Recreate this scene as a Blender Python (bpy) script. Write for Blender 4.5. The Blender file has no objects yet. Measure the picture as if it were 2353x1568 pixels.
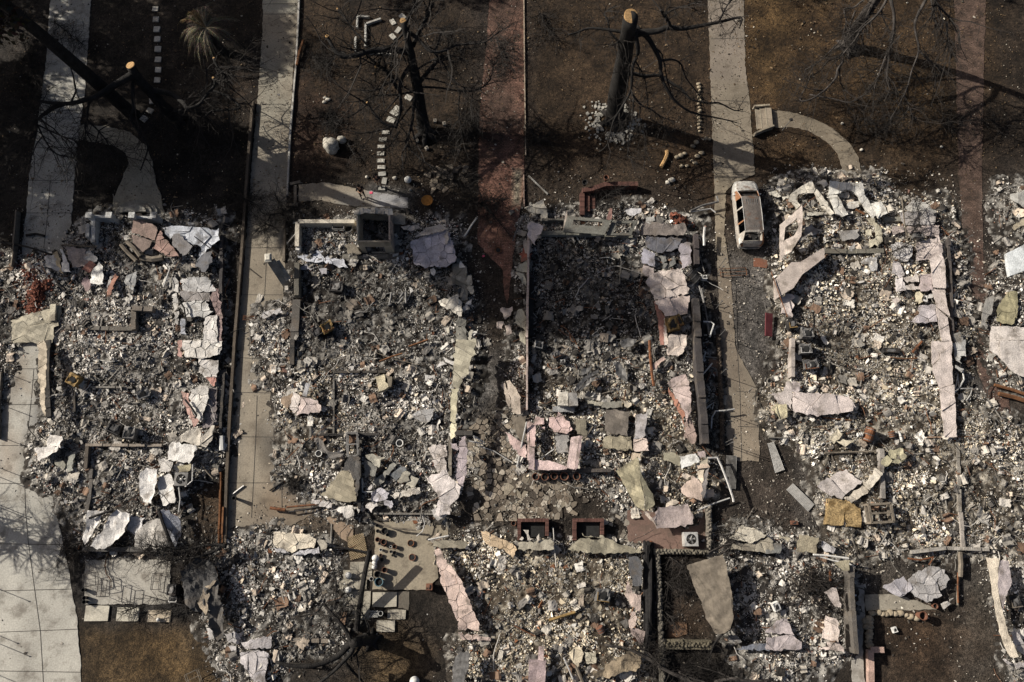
import bpy, bmesh, math, random
import numpy as np
from mathutils import Vector, Matrix, Euler
from mathutils.geometry import delaunay_2d_cdt
random.seed(7); RNG = np.random.default_rng(7)
scene = bpy.context.scene
COL = scene.collection
R = math.radians
# ---------------- camera: high aerial view, tilted a little from straight down
FPX, TILT, CAMH = 1750.0, R(15.5), 46.8
cd = bpy.data.cameras.new('camera'); cam = bpy.data.objects.new('camera', cd); COL.objects.link(cam)
cam.location = (0,0, CAMH); cam.rotation_euler = (TILT, 0,0)
cd.sensor_width = 36.0; cd.lens = 36.0 * FPX / 2353.0; cd.clip_start = 0.5; cd.clip_end = 3000
scene.camera = cam
# ---------------- light
SUN_EL, SHADOW_AZ = R(30), R(-20)
world = bpy.data.worlds.new('World'); scene.world = world; world.use_nodes = True
nt = world.node_tree; sky = nt.nodes.new('ShaderNodeTexSky'); sky.sky_type = 'NISHITA'; sky.sun_disc = False
sky.sun_elevation = SUN_EL; sky.air_density = .7; sky.dust_density = 4.0; sky.ozone_density = .4
sx, sy = -math.cos(SHADOW_AZ), -math.sin(SHADOW_AZ)          # direction towards the sun
sky.sun_rotation = math.atan2(sx, sy)
bg = nt.nodes['Background']; bg.inputs[1].default_value = 0.05
nt.links.new(sky.outputs[0], bg.inputs[0])
sl = bpy.data.lights.new('sun', 'SUN'); sl.energy = 5.0; sl.angle = R(0.5); sl.color = (1.0,0.935,0.83)
so = bpy.data.objects.new('sun', sl); COL.objects.link(so)
dirv = Vector((-sx * math.cos(SUN_EL), -sy * math.cos(SUN_EL), -math.sin(SUN_EL)))
so.rotation_euler = dirv.to_track_quat('-Z', 'Y').to_euler(); so.location = (sx * 60, sy * 60,60)
scene.view_settings.view_transform = 'Standard'; scene.view_settings.look = 'None'
scene.view_settings.exposure = 0.45; scene.view_settings.gamma = 1.0
scene.render.engine = 'CYCLES'
try:
 scene.cycles.max_bounces = 4; scene.cycles.diffuse_bounces = 3
except Exception: pass
# ---------------- surveying helpers: map positions to metres on the plot
def P(u, v, z=0.0):
 rx = u - 1176.5; w = 784 - v
 ry = FPX * math.sin(TILT) + w * math.cos(TILT); rz = -FPX * math.cos(TILT) + w * math.sin(TILT)
 k = (z - CAMH) / rz
 return (rx * k, ry * k)
SC = 2353 / 4096.0
def F(t, x, y):
 if t == 'F': return (x, y)
 c, r = int(t[0]), int(t[1])
 return ((c * 1024 + x / 2.296) * SC, ((0,683,1366,2047)[r] + y / 2.296) * SC)
def W(t, x, y, z=0.0):
 u, v = F(t, x, y); a = P(u, v, z); return Vector((a[0], a[1], z))
def WP(t, pts, z=0.0): return [tuple(W(t, x, y, z)[:2]) for x, y in pts]
# ---------------- noise
TAB = np.random.default_rng(3).random((256,256))
def vn(x, y, k=0):
 xi = np.floor(x).astype(np.int64); yi = np.floor(y).astype(np.int64)
 fx = x - xi; fy = y - yi; fx = fx * fx * (3 - 2 * fx); fy = fy * fy * (3 - 2 * fy)
 a = xi + 37 * k; b = yi + 91 * k
 t = lambda i, j: TAB[i & 255, j & 255]
 return (t(a, b) * (1 - fx) + t(a + 1, b) * fx) * (1 - fy) + (t(a, b + 1) * (1 - fx) + t(a + 1, b + 1) * fx) * fy
def fbm(x, y, s=1.0, o=4, k=0):
 x = np.asarray(x, float) / s; y = np.asarray(y, float) / s
 r = 0; a = 0.5; tot = 0
 for i in range(o):
  r = r + a * vn(x, y, k + i); tot += a; a *= 0.5; x = x * 2.03; y = y * 2.03
 return r / tot
def inside(px, py, poly):
 px = np.asarray(px, float); py = np.asarray(py, float)
 res = np.zeros(px.shape, bool); n = len(poly)
 for i in range(n):
  x1, y1 = poly[i]; x2, y2 = poly[(i + 1) % n]
  if y1 == y2: continue
  c = ((y1 > py) != (y2 > py)) & (px < (x2 - x1) * (py - y1) / (y2 - y1) + x1)
  res ^= c
 return res
def edge_dist(px, py, poly):
 d = np.full(np.shape(px), 1e9); n = len(poly)
 for i in range(n):
  x1, y1 = poly[i]; x2, y2 = poly[(i + 1) % n]
  dx, dy = x2 - x1, y2 - y1; L = dx * dx + dy * dy + 1e-9
  t = np.clip(((px - x1) * dx + (py - y1) * dy) / L, 0,1)
  d = np.minimum(d, np.hypot(px - x1 - t * dx, py - y1 - t * dy))
 return d
def soft(px, py, poly, w=0.6, warp=0.8, k=0):
 """0..1 membership with a ragged, soft edge"""
 qx = px + warp * (fbm(px, py, 1.3,3,40 + k) - .5) * 2; qy = py + warp * (fbm(px, py, 1.3,3,60 + k) - .5) * 2
 xs = [p[0] for p in poly]; ys = [p[1] for p in poly]
 out = np.zeros(np.shape(px)); b = (px > min(xs) - 2) & (px < max(xs) + 2) & (py > min(ys) - 2) & (py < max(ys) + 2)
 if not np.any(b): return out
 ins = inside(qx[b], qy[b], poly); d = edge_dist(qx[b], qy[b], poly)
 s = np.where(ins, d, -d); out[b] = np.clip(s / w * 0.5 + 0.5,0,1)
 return out
# ---------------- materials
def nd(nt, t, **kw):
 n = nt.nodes.new(t)
 for k, v in kw.items(): setattr(n, k, v)
 return n
def material(name, color=None, rough=0.85, metal=0.0, var=0.35, vscale=3.0, stain=None, stain_amt=0.5, stain_scale=1.2,
             bump=0.3, bscale=30.0, fine=60.0, fine_amt=0.25, grid=None, rings=False):
 """colour from the 'col' attribute when color is None, broken up with procedural noise"""
 m = bpy.data.materials.new(name); m.use_nodes = True; t = m.node_tree
 b = t.nodes['Principled BSDF']; b.inputs['Roughness'].default_value = rough; b.inputs['Metallic'].default_value = metal
 b.inputs['Specular IOR Level'].default_value = 0.25
 tc = nd(t, 'ShaderNodeNewGeometry'); pos = tc.outputs['Position']
 if color is None:
  a = nd(t, 'ShaderNodeAttribute'); a.attribute_name = 'col'; c = a.outputs['Color']
 else:
  a = nd(t, 'ShaderNodeRGB'); a.outputs[0].default_value = (*color, 1); c = a.outputs[0]
 def mul(c, scale, amt, detail=5):
  n = nd(t, 'ShaderNodeTexNoise'); n.inputs['Scale'].default_value = scale; n.inputs['Detail'].default_value = detail
  t.links.new(pos, n.inputs['Vector'])
  mr = nd(t, 'ShaderNodeMapRange'); mr.inputs[1].default_value = 0.3; mr.inputs[2].default_value = 0.7
  mr.inputs[3].default_value = 1 - amt; mr.inputs[4].default_value = 1 + amt
  t.links.new(n.outputs[0], mr.inputs[0])
  mx = nd(t, 'ShaderNodeMix', data_type='RGBA', blend_type='MULTIPLY'); mx.inputs[0].default_value = 1
  t.links.new(c, mx.inputs[6]); t.links.new(mr.outputs[0], mx.inputs[7])
  return mx.outputs[2], n
 c, n1 = mul(c, vscale, var)
 c, n2 = mul(c, fine, fine_amt, 3)
 if stain is not None:
  n = nd(t, 'ShaderNodeTexNoise'); n.inputs['Scale'].default_value = stain_scale; n.inputs['Detail'].default_value = 7
  n.inputs['Roughness'].default_value = .62
  t.links.new(pos, n.inputs['Vector'])
  mr = nd(t, 'ShaderNodeMapRange'); mr.inputs[1].default_value = 0.52; mr.inputs[2].default_value = 0.68
  mr.inputs[4].default_value = stain_amt; t.links.new(n.outputs[0], mr.inputs[0])
  mx = nd(t, 'ShaderNodeMix', data_type='RGBA'); mx.inputs[7].default_value = (*stain, 1)
  t.links.new(mr.outputs[0], mx.inputs[0]); t.links.new(c, mx.inputs[6]); c = mx.outputs[2]
 hsrc = n2.outputs[0]
 if grid:
  br = nd(t, 'ShaderNodeTexBrick'); br.inputs['Scale'].default_value = grid[0]
  br.inputs['Brick Width'].default_value = grid[1]; br.inputs['Row Height'].default_value = grid[2]
  br.inputs['Mortar Size'].default_value = grid[3]; br.offset = grid[4]
  br.inputs['Color1'].default_value = (1,1,1,1); br.inputs['Color2'].default_value = (.62,.62,.62,1)
  br.inputs['Mortar'].default_value = (grid[5],) * 3 + (1,)
  if len(grid) > 6:
   vr = nd(t, 'ShaderNodeVectorRotate'); vr.rotation_type = 'Z_AXIS'; vr.inputs['Angle'].default_value = R(grid[6])
   t.links.new(pos, vr.inputs['Vector']); t.links.new(vr.outputs[0], br.inputs['Vector'])
  else: t.links.new(pos, br.inputs['Vector'])
  mx = nd(t, 'ShaderNodeMix', data_type='RGBA', blend_type='MULTIPLY'); mx.inputs[0].default_value = 1
  t.links.new(c, mx.inputs[6]); t.links.new(br.outputs[0], mx.inputs[7]); c = mx.outputs[2]
 t.links.new(c, b.inputs['Base Color'])
 bn = nd(t, 'ShaderNodeTexNoise'); bn.inputs['Scale'].default_value = bscale; bn.inputs['Detail'].default_value = 6
 bn.inputs['Roughness'].default_value = .65
 t.links.new(pos, bn.inputs['Vector'])
 bp = nd(t, 'ShaderNodeBump'); bp.inputs['Strength'].default_value = bump; bp.inputs['Distance'].default_value = 0.05
 t.links.new(bn.outputs[0], bp.inputs['Height']); t.links.new(bp.outputs[0], b.inputs['Normal'])
 return m
M = {}
M['soil'] = material('burnt_soil', None, .95, var=.5, vscale=4.5, fine=15, fine_amt=.75, bump=1.0, bscale=11)
M['ash'] = material('ash', None, .95, var=.4, vscale=2.2, fine=26, fine_amt=.6, bump=1.0, bscale=12)
M['chip'] = material('rubble', None, .9, var=.15, vscale=2, fine=30, fine_amt=.25, bump=.4, bscale=30)
M['concrete'] = material('concrete', None, .88, var=.16, vscale=.6, fine=12, fine_amt=.17, bump=.3, bscale=30, stain=(.09,.072,.055), stain_amt=.6, stain_scale=1.1)
M['joint'] = material('joint_dirt', (.06,.055,.05), .95)
M['stucco'] = material('stucco', None, .9, var=.22, vscale=1.8, fine=16, fine_amt=.22, bump=.8, bscale=14, stain=(.12,.10,.08), stain_amt=.75, stain_scale=1.35)
M['lath'] = material('lath_backed_stucco', None, .92, var=.2, vscale=1.5, fine=25, fine_amt=.25, bump=.5, bscale=20, stain=(.10,.085,.06), stain_amt=.5, stain_scale=1.3, grid=(1,.55,.33,.012,.5,.55,25))
M['char'] = material('charred_wood', (.014,.013,.013), .8, var=.4, vscale=4, fine=40, fine_amt=.5, bump=.8, bscale=25)
M['bark'] = material('charred_bark', (.017,.0155,.0145), .85, var=.5, vscale=3, fine=30, fine_amt=.5, bump=1.0, bscale=16)
M['bark_grey'] = material('scorched_grey_bark', (.05,.044,.04), .85, var=.5, vscale=3, fine=30, fine_amt=.5, bump=.8, bscale=20)
M['twig'] = material('twig', (.022,.019,.017), .85)
M['cut'] = material('fresh_cut_wood', (.50,.31,.14), .85, var=.3, vscale=8, fine=24, fine_amt=.3, bump=.5, stain=(.22,.12,.05), stain_amt=.6, stain_scale=4)
M['rust'] = material('rusty_metal', (.15,.065,.032), .8,.2, var=.5, vscale=5, fine=40, fine_amt=.4, stain=(.05,.045,.04), stain_amt=.6, stain_scale=4)
M['yellowrust'] = material('heat_yellowed_metal', (.25,.165,.065), .7,.1, var=.4, vscale=4, stain=(.09,.06,.03), stain_amt=.7, stain_scale=3)
M['greymetal'] = material('burnt_grey_metal', (.16,.155,.15), .6,.4, var=.35, vscale=5, stain=(.05,.045,.04), stain_amt=.6, stain_scale=4)
M['darkmetal'] = material('blackened_metal', (.035,.034,.034), .65,.3, var=.4, vscale=5, stain=(.12,.07,.04), stain_amt=.4, stain_scale=5)
M['palemetal'] = material('pale_bare_metal', (.50,.49,.47), .5,.35, var=.15, vscale=5, stain=(.2,.18,.16), stain_amt=.5, stain_scale=4)
M['white'] = material('white_paint', (.62,.61,.58), .7, var=.1, vscale=4, stain=(.2,.18,.16), stain_amt=.5, stain_scale=4)
M['brick'] = material('red_brick', (.17,.062,.042), .9, var=.4, vscale=4, bump=.4, grid=(1,.23,.08,.008,.5,.45))
M['brickpave'] = material('brick_paving', None, .9, var=.4, vscale=1.5, fine=14, fine_amt=.45, bump=.7, grid=(1,.22,.11,.012,.5,.45), stain=(.035,.028,.022), stain_amt=.75, stain_scale=1.9)
M['terracotta'] = material('terracotta', (.15,.07,.045), .85, var=.25, vscale=8, stain=(.06,.04,.03), stain_amt=.6, stain_scale=5)
M['rock'] = material('pale_rock', (.46,.43,.37), .9, var=.25, vscale=4, fine=20, fine_amt=.2, bump=.6, bscale=9, stain=(.15,.13,.11), stain_amt=.5, stain_scale=3)
M['tanrock'] = material('tan_rock', (.30,.25,.18), .9, var=.3, vscale=4, bump=.6, bscale=9, stain=(.1,.08,.06), stain_amt=.5, stain_scale=3)
M['wood'] = material('weathered_timber', (.17,.145,.115), .9, var=.3, vscale=4, bump=.5, stain=(.03,.025,.02), stain_amt=.7, stain_scale=2)
M['brownwood'] = material('brown_timber', (.16,.075,.035), .9, var=.35, vscale=4, bump=.5, stain=(.03,.02,.015), stain_amt=.7, stain_scale=2)
M['soot'] = material('soot', (.02,.02,.02), .95)
M['frond'] = material('scorched_frond', None, .8, var=.3, vscale=4)
M['car'] = material('burnt_car_body', None, .75,.1, var=.25, vscale=3, fine=20, fine_amt=.3, stain=(.12,.065,.04), stain_amt=.8, stain_scale=2.4, bump=.25)
# ---------------- mesh builder
class MB:
 def __init__(s): s.v = []; s.f = []; s.c = []; s.mi = []
 def add(s, vs, fs, col=(.5,.5,.5), mi=0):
  o = len(s.v); s.v += [tuple(v) for v in vs]
  for f in fs: s.f.append(tuple(i + o for i in f)); s.c.append(col); s.mi.append(mi)
  return s
 def box(s, c, size, rz=0, tilt=(0,0), col=(.5,.5,.5), mi=0, taper=1.0):
  m = Matrix.Translation(Vector(c)) @ Euler((tilt[0], tilt[1], rz)).to_matrix().to_4x4()
  x, y, z = size[0] / 2, size[1] / 2, size[2] / 2; k = taper
  vs = [m @ Vector(p) for p in ((-x, -y, -z),(x, -y, -z),(x, y, -z),(-x, y, -z),(-x * k, -y * k, z),(x * k, -y * k, z),(x * k, y * k, z),(-x * k, y * k, z))]
  return s.add(vs, [(3,2,1,0),(4,5,6,7),(0,1,5,4),(1,2,6,5),(2,3,7,6),(3,0,4,7)], col, mi)
 def bar(s, a, b, w, h, col=(.5,.5,.5), mi=0):
  a = Vector(a); b = Vector(b); d = b - a; L = d.length
  q = d.to_track_quat('X', 'Z').to_matrix().to_4x4(); m = Matrix.Translation((a + b) / 2) @ q
  x, y, z = L / 2, w / 2, h / 2
  vs = [m @ Vector(p) for p in ((-x, -y, -z),(x, -y, -z),(x, y, -z),(-x, y, -z),(-x, -y, z),(x, -y, z),(x, y, z),(-x, y, z))]
  return s.add(vs, [(3,2,1,0),(4,5,6,7),(0,1,5,4),(1,2,6,5),(2,3,7,6),(3,0,4,7)], col, mi)
 def tube(s, pts, rad, n=8, cap=True, col=(.5,.5,.5), lump=0.0):
  pts = [Vector(p) for p in pts]; m = len(pts)
  if not hasattr(rad, '__len__'): rad = [rad] * m
  vs = []; up = Vector((0.13,0.31,0.94)); ph = random.random() * 6
  for i, p in enumerate(pts):
   d = (pts[min(i + 1, m - 1)] - pts[max(i - 1,0)])
   if d.length < 1e-6: d = Vector((0,0,1))
   d.normalize(); x = d.cross(up)
   if x.length < .05: x = d.cross(Vector((1,0,0)))
   x.normalize(); y = d.cross(x)
   for j in range(n):
    a = 2 * math.pi * j / n
    r = rad[i] * (1 + lump * math.sin(3 * a + ph + i * .7) + lump * .6 * random.uniform(-1,1))
    vs.append(p + (x * math.cos(a) + y * math.sin(a)) * r)
  fs = []
  for i in range(m - 1):
   for j in range(n):
    k = (j + 1) % n; fs.append((i * n + j, i * n + k, (i + 1) * n + k, (i + 1) * n + j))
  if cap and n > 2: fs.append(tuple(range(n - 1,-1,-1))); fs.append(tuple((m - 1) * n + j for j in range(n)))
  return s.add(vs, fs, col)
 def lathe(s, c, prof, n=20, col=(.5,.5,.5), cap_top=False, sq=False):
  c = Vector(c); vs = []
  for r, z in prof:
   for j in range(n):
    a = 2 * math.pi * j / n; vs.append(c + Vector((math.cos(a) * r, math.sin(a) * r, z)))
  fs = []
  for i in range(len(prof) - 1):
   for j in range(n):
    k = (j + 1) % n; fs.append((i * n + j, i * n + k, (i + 1) * n + k, (i + 1) * n + j))
  fs.append(tuple(range(n - 1,-1,-1)))
  if cap_top: fs.append(tuple((len(prof) - 1) * n + j for j in range(n)))
  return s.add(vs, fs, col)
 def prism(s, poly, z0, z1, col=(.5,.5,.5), mi=0):
  n = len(poly)
  a = sum(poly[i][0] * poly[(i + 1) % n][1] - poly[(i + 1) % n][0] * poly[i][1] for i in range(n))
  if a < 0: poly = poly[::-1]
  vs = [(x, y, z0) for x, y in poly] + [(x, y, z1) for x, y in poly]
  fs = [tuple(range(n, 2 * n)), tuple(range(n - 1,-1,-1))] + [(i, (i + 1) % n, n + (i + 1) % n, n + i) for i in range(n)]
  return s.add(vs, fs, col, mi)
 def blob(s, c, r, seed=0, sub=2, flat=1.0, lump=.25, col=(.5,.5,.5)):
  bm = bmesh.new(); bmesh.ops.create_icosphere(bm, subdivisions=sub, radius=1.0)
  c = Vector(c); vs = []
  rr = (r, r, r) if not hasattr(r, '__len__') else r
  for v in bm.verts:
   p = v.co; k = 1 + lump * (float(fbm(p.x * 1.3 + seed * 3.1 + 5, p.y * 1.3 + p.z * 1.7 + seed, 1.0,2)) - .5) * 2
   vs.append(c + Vector((p.x * rr[0] * k, p.y * rr[1] * k, p.z * rr[2] * k * flat)))
  fs = [tuple(v.index for v in f.verts) for f in bm.faces]; bm.free()
  return s.add(vs, fs, col)
 def build(s, name, mat, parent=None, smooth=False):
  me = bpy.data.meshes.new(name); me.from_pydata(s.v, [], s.f)
  mats = mat if isinstance(mat, (list, tuple)) else [mat]
  for q in mats: me.materials.append(M[q] if isinstance(q, str) else q)
  if len(mats) > 1: me.polygons.foreach_set('material_index', s.mi)
  at = me.attributes.new('col', 'FLOAT_COLOR', 'FACE')
  at.data.foreach_set('color', np.array([(c[0], c[1], c[2], 1) for c in s.c], np.float32).ravel())
  if smooth: me.polygons.foreach_set('use_smooth', [True] * len(me.polygons))
  me.update(); o = bpy.data.objects.new(name, me); COL.objects.link(o)
  if parent: o.parent = parent; o.matrix_parent_inverse = parent.matrix_world.inverted() if False else Matrix.Translation(-parent.location) if parent.type == 'EMPTY' else Matrix.Identity(4)
  return o
def tag(o, label=None, cat=None, group=None, kind=None):
 if label: o['label'] = label
 if cat: o['category'] = cat
 if group: o['group'] = group
 if kind: o['kind'] = kind
 return o
def thing(name, loc, label, cat, group=None):
 o = bpy.data.objects.new(name, None); COL.objects.link(o); o.location = loc; o.empty_display_size = .2
 return tag(o, label, cat, group)
def copy_thing(o, loc, rz=None, label=None, s=None):
 c = o.copy(); COL.objects.link(c); c.location = loc
 if rz is not None: c.rotation_euler = (0,0, rz)
 if s: c.scale = (s, s, s)
 if label: c['label'] = label
 for ch in o.children:
  d = ch.copy(); COL.objects.link(d); d.parent = c
  for g in ch.children:
   e = g.copy(); COL.objects.link(e); e.parent = d
 return c
def arrays(name, verts, loops, starts, totals, cols, mat, dom='FACE', smooth=False):
 me = bpy.data.meshes.new(name)
 me.vertices.add(len(verts)); me.vertices.foreach_set('co', np.asarray(verts, np.float32).ravel())
 me.loops.add(len(loops)); me.loops.foreach_set('vertex_index', np.asarray(loops, np.int32))
 me.polygons.add(len(starts)); me.polygons.foreach_set('loop_start', np.asarray(starts, np.int32))
 try: me.polygons.foreach_set('loop_total', np.asarray(totals, np.int32))
 except Exception: pass
 me.polygons.foreach_set('use_smooth', np.full(len(starts), smooth))
 me.materials.append(M[mat]); me.update(calc_edges=True)
 at = me.attributes.new('col', 'FLOAT_COLOR', dom)
 c4 = np.ones((len(cols), 4), np.float32); c4[:, :3] = cols; at.data.foreach_set('color', c4.ravel())
 o = bpy.data.objects.new(name, me); COL.objects.link(o); return o
def grid_obj(name, xs, ys, zf, cf, mat):
 X, Y = np.meshgrid(xs, ys); Z = zf(X, Y); C = cf(X, Y)
 v = np.stack([X, Y, Z], -1).reshape(-1,3); nx = len(xs); ny = len(ys)
 i = np.arange(ny - 1)[:, None] * nx + np.arange(nx - 1)[None, :]
 q = np.stack([i, i + 1, i + nx + 1, i + nx], -1).reshape(-1,4)
 st = np.arange(len(q)) * 4
 return arrays(name, v, q.ravel(), st, np.full(len(q), 4), C.reshape(-1,3), mat, 'POINT', True)
# =====================================================================  GROUND
def FP(pts): return [P(u, v) for u, v in pts]
H1 = FP([(212,505),(505,500),(512,620),(515,800),(522,1000),(500,1070),(440,1100),(412,1150),(412,1258),(200,1268),(185,1180),(120,1120),(85,1080),(80,1020),(112,960),(118,780),(60,700),(0,700),(0,640),(60,600),(140,570)])
H2 = FP([(682,512),(905,500),(1040,515),(1060,620),(1085,700),(1098,800),(1050,1000),(1072,1080),(1010,1190),(830,1190),(720,1160),(650,1090),(645,1000),(645,900),(590,870),(590,720),(680,700)])
H3 = FP([(1205,500),(1480,480),(1590,510),(1600,700),(1645,900),(1645,1080),(1600,1180),(1450,1180),(1340,1085),(1215,1085),(1190,1070),(1175,960),(1185,880),(1196,760),(1200,580)])
H4 = FP([(1770,440),(1850,405),(2010,410),(2050,470),(2170,465),(2215,600),(2225,900),(2370,1010),(2370,1262),(2210,1268),(1910,1268),(1880,1100),(1850,1020),(1750,960),(1745,900),(1800,850),(1795,750),(1790,600)])
G1 = FP([(495,1262),(620,1215),(770,1270),(800,1400),(790,1480),(700,1500),(620,1590),(540,1590),(500,1500),(480,1400)])
G2 = FP([(1000,1250),(1100,1235),(1475,1265),(1482,1480),(1460,1590),(1060,1590),(1050,1480),(1110,1450),(1080,1350)])
G3 = FP([(1640,1250),(1700,1210),(1950,1275),(1945,1495),(1780,1590),(1690,1500),(1660,1400)])
G4 = FP([(2290,1260),(2400,1240),(2400,1600),(2330,1540),(2300,1400)])
G0 = FP([(-40,560),(48,600),(50,700),(30,850),(-40,1000)])
GR = FP([(2290,440),(2400,420),(2400,900),(2280,880),(2260,700),(2300,600)])
BEDS = [H1, H2, H3, H4, G1, G2, G3, G4, G0, GR]
BEDZ = [.26,.24,.22,.26,.2,.24,.22,.2,.2,.2]
def bed_h(x, y):
 z = np.full(np.shape(x), 0.0)
 n = fbm(x, y, 2.2,3,5); m = fbm(x, y, .55,3,9)
 for b, h in zip(BEDS, BEDZ):
  s = soft(x, y, b, 1.2,.7,3)
  z = np.maximum(z, s * (h * (.1 + 1.9 * n) + .16 * m))
 return z
# colour regions of the soil: (polygon, colour, softness, warp, strength)
def L(*c): return np.array(c, float)
REG = [
 ([(600,0),(2353,-80),(2353,420),(1700,420),(1200,450),(680,480)], L(.050,.034,.022), 3,2,1),
 ([(1220,-60),(1650,-60),(1640,400),(1480,380),(1330,420),(1215,380)], L(.070,.045,.026), 4,2,.8),
 ([(1560,330),(1650,400),(1650,480),(1520,450)], L(.10,.058,.03), 1.5,1,.8),
 ([(1700,-60),(2200,-60),(2190,300),(2150,420),(1850,330),(1710,240)], L(.085,.052,.026), 4,2.5,.9),
 ([(1705,-60),(1830,-60),(1790,200),(1720,200)], L(.16,.098,.04), 2.5,2.5,.65),
 ([(1730,290),(1830,300),(1900,350),(1950,400),(1800,420),(1750,400)], L(.10,.06,.028), 1.5,1.5,.7),
 ([(2010,150),(2140,170),(2150,240),(2060,260)], L(.13,.08,.035), 2,1.5,.7),
 ([(690,-40),(760,-20),(830,120),(760,190),(680,190)], L(.085,.055,.032), 2,2,.8),
 ([(680,200),(760,215),(780,330),(670,420)], L(.075,.042,.028), 2,2,.8),
 ([(480,190),(570,190),(570,260),(490,260)], L(.10,.06,.035), 1.5,1,.7),
 ([(200,-20),(460,-20),(420,180),(210,200)], L(.072,.056,.042), 2.5,2,.8),
 ([(-60,-60),(118,-60),(60,480),(-60,560)], L(.04,.034,.03), 3,2,.9),
 ([(170,280),(560,240),(570,560),(170,480)], L(.028,.024,.02), 2,1,.9),
 ([(190,1430),(330,1425),(490,1440),(530,1600),(186,1600)], L(.135,.088,.042), 1.2,.5,1),
 ([(190,1440),(260,1430),(300,1480),(260,1540),(190,1530)], L(.10,.07,.04), 1.5,1.5,.6),
 ([(135,1120),(185,1130),(198,1265),(480,1400),(480,1430),(190,1432),(165,1330)], L(.062,.058,.055), .6,.3,1),
 ([(440,1070),(510,1060),(515,1250),(430,1250)], L(.065,.042,.024), 1,.8,.9),
 ([(850,1455),(985,1440),(1010,1480),(960,1600),(790,1600),(840,1500)], L(.125,.085,.045), 1,.8,.9),
 ([(930,1365),(1050,1365),(1060,1470),(1020,1500),(945,1440)], L(.045,.037,.03), 1,.8,.9),
 ([(640,1010),(690,1080),(770,1130),(790,1190),(700,1240),(560,1240),(530,1180)], L(.15,.115,.082), 1,.6,.85),
 ([(780,1190),(860,1200),(850,1300),(790,1300)], L(.105,.08,.06), .8,.4,.9),
 ([(1050,1080),(1090,1000),(1110,870),(1160,900),(1190,1080),(1200,1240),(1080,1240),(1040,1200)], L(.115,.095,.075), 1,.8,.9),
 ([(1090,790),(1140,800),(1150,900),(1090,950),(1070,1050),(1055,1000)], L(.20,.195,.19), 1,.8,.8),
 ([(1060,610),(1100,590),(1165,620),(1190,790),(1100,830),(1090,700)], L(.075,.058,.045), 1,.8,.9),
 ([(960,420),(1100,420),(1100,560),(1050,520),(950,470)], L(.10,.078,.06), 1.5,1,.85),
 ([(675,425),(860,400),(935,440),(940,485),(820,480),(690,490)], L(.06,.05,.04), 1,.8,.8),
 ([(870,440),(935,445),(940,495),(880,490)], L(.28,.28,.28), .8,.5,.8),
 ([(1210,400),(1620,420),(1650,500),(1480,500),(1230,470)], L(.062,.045,.032), 2,1.5,.8),
 ([(1640,560),(1800,580),(1790,760),(1740,900),(1760,960),(1700,1060),(1660,1060),(1645,800)], L(.14,.12,.10), 1,1.2,.8),
 ([(1690,600),(1800,600),(1795,760),(1720,900),(1690,760)], L(.20,.19,.18), 1.2,1.2,.7),
 ([(1655,1040),(1760,1000),(1850,1040),(1890,1120),(1910,1200),(1830,1230),(1650,1220)], L(.085,.068,.055), 1.2,.8,.95),
 ([(1850,1080),(1890,1100),(1890,1200),(1860,1230)], L(.22,.21,.2), 1,.8,.6),
 ([(1515,1270),(1600,1270),(1660,1400),(1700,1480),(1640,1490),(1515,1480)], L(.055,.04,.03), 1,.7,1),
 ([(1560,1420),(1610,1410),(1620,1470),(1560,1470)], L(.12,.08,.05), .8,.5,.8),
 ([(1475,1480),(1760,1500),(1760,1600),(1480,1600)], L(.03,.026,.023), 1.2,.8,1),
 ([(1945,1265),(2290,1265),(2300,1400),(2000,1410),(1945,1400)], L(.12,.105,.09), 1.2,.8,.9),
 ([(1990,1400),(2300,1400),(2330,1600),(1990,1600)], L(.07,.048,.032), 1.2,1,1),
 ([(2190,1330),(2290,1330),(2300,1560),(2240,1560),(2200,1440)], L(.115,.105,.09), 1.5,1,.8),
 ([(2060,1400),(2200,1400),(2240,1470),(2100,1500)], L(.10,.062,.036), 1.5,1.2,.6),
 ([(2190,400),(2400,400),(2400,700),(2230,700)], L(.065,.052,.043), 2,1,.9),
 ([(2215,560),(2300,640),(2330,900),(2400,1000),(2400,1050),(2230,1000)], L(.105,.08,.065), 1.5,1,.9),
 ([(2225,900),(2275,880),(2280,1000),(2235,1010)], L(.25,.25,.25), 1,.7,.7),
 ([(1080,-60),(1215,-60),(1215,450),(1090,450)], L(.05,.04,.034), 1,.8,.8),
]
def soil_col(x, y):
 sh = np.shape(x); c = np.ones(sh + (3,)) * L(.048,.038,.030)
 for i, (pl, col, w, wp, st) in enumerate(REG):
  a = soft(x, y, FP(pl), w, wp, i * 3)[..., None] * st; c = c * (1 - a) + col * a
 # ash blown over the soil near the ruins
 for i, b in enumerate(BEDS):
  a = soft(x, y, b, 2.4,1.8, i)[..., None] * .6; c = c * (1 - a) + L(.075,.066,.055) * a
 p = fbm(x, y, .9,5,77)[..., None]; c = c * (.15 + 1.15 * p) * .74; f2 = fbm(x, y, .32,3,88)[..., None]; c = c * (.55 + .9 * f2)
 k = (fbm(x, y, 3.5,3,21) < .44)[..., None]; c = np.where(k, c * .8, c)
 return c
def gz(X, Y): return -.02 + .05 * (fbm(X, Y, 1.5,4,2) - .5) + .03 * (fbm(X, Y, .3,2,8) - .5)
def nonuni(a, b, s, far):
 core = np.arange(a, b + 1e-6, s); e = np.array([1,2.5,6,14,30,60,120,240, far], float)
 return np.concatenate([a - e[::-1], core, b + e])
g = grid_obj('ground', nonuni(-39,39,.11,600), nonuni(-8.5,41,.11,600), gz, soil_col, 'soil'); tag(g, kind='structure')
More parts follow.
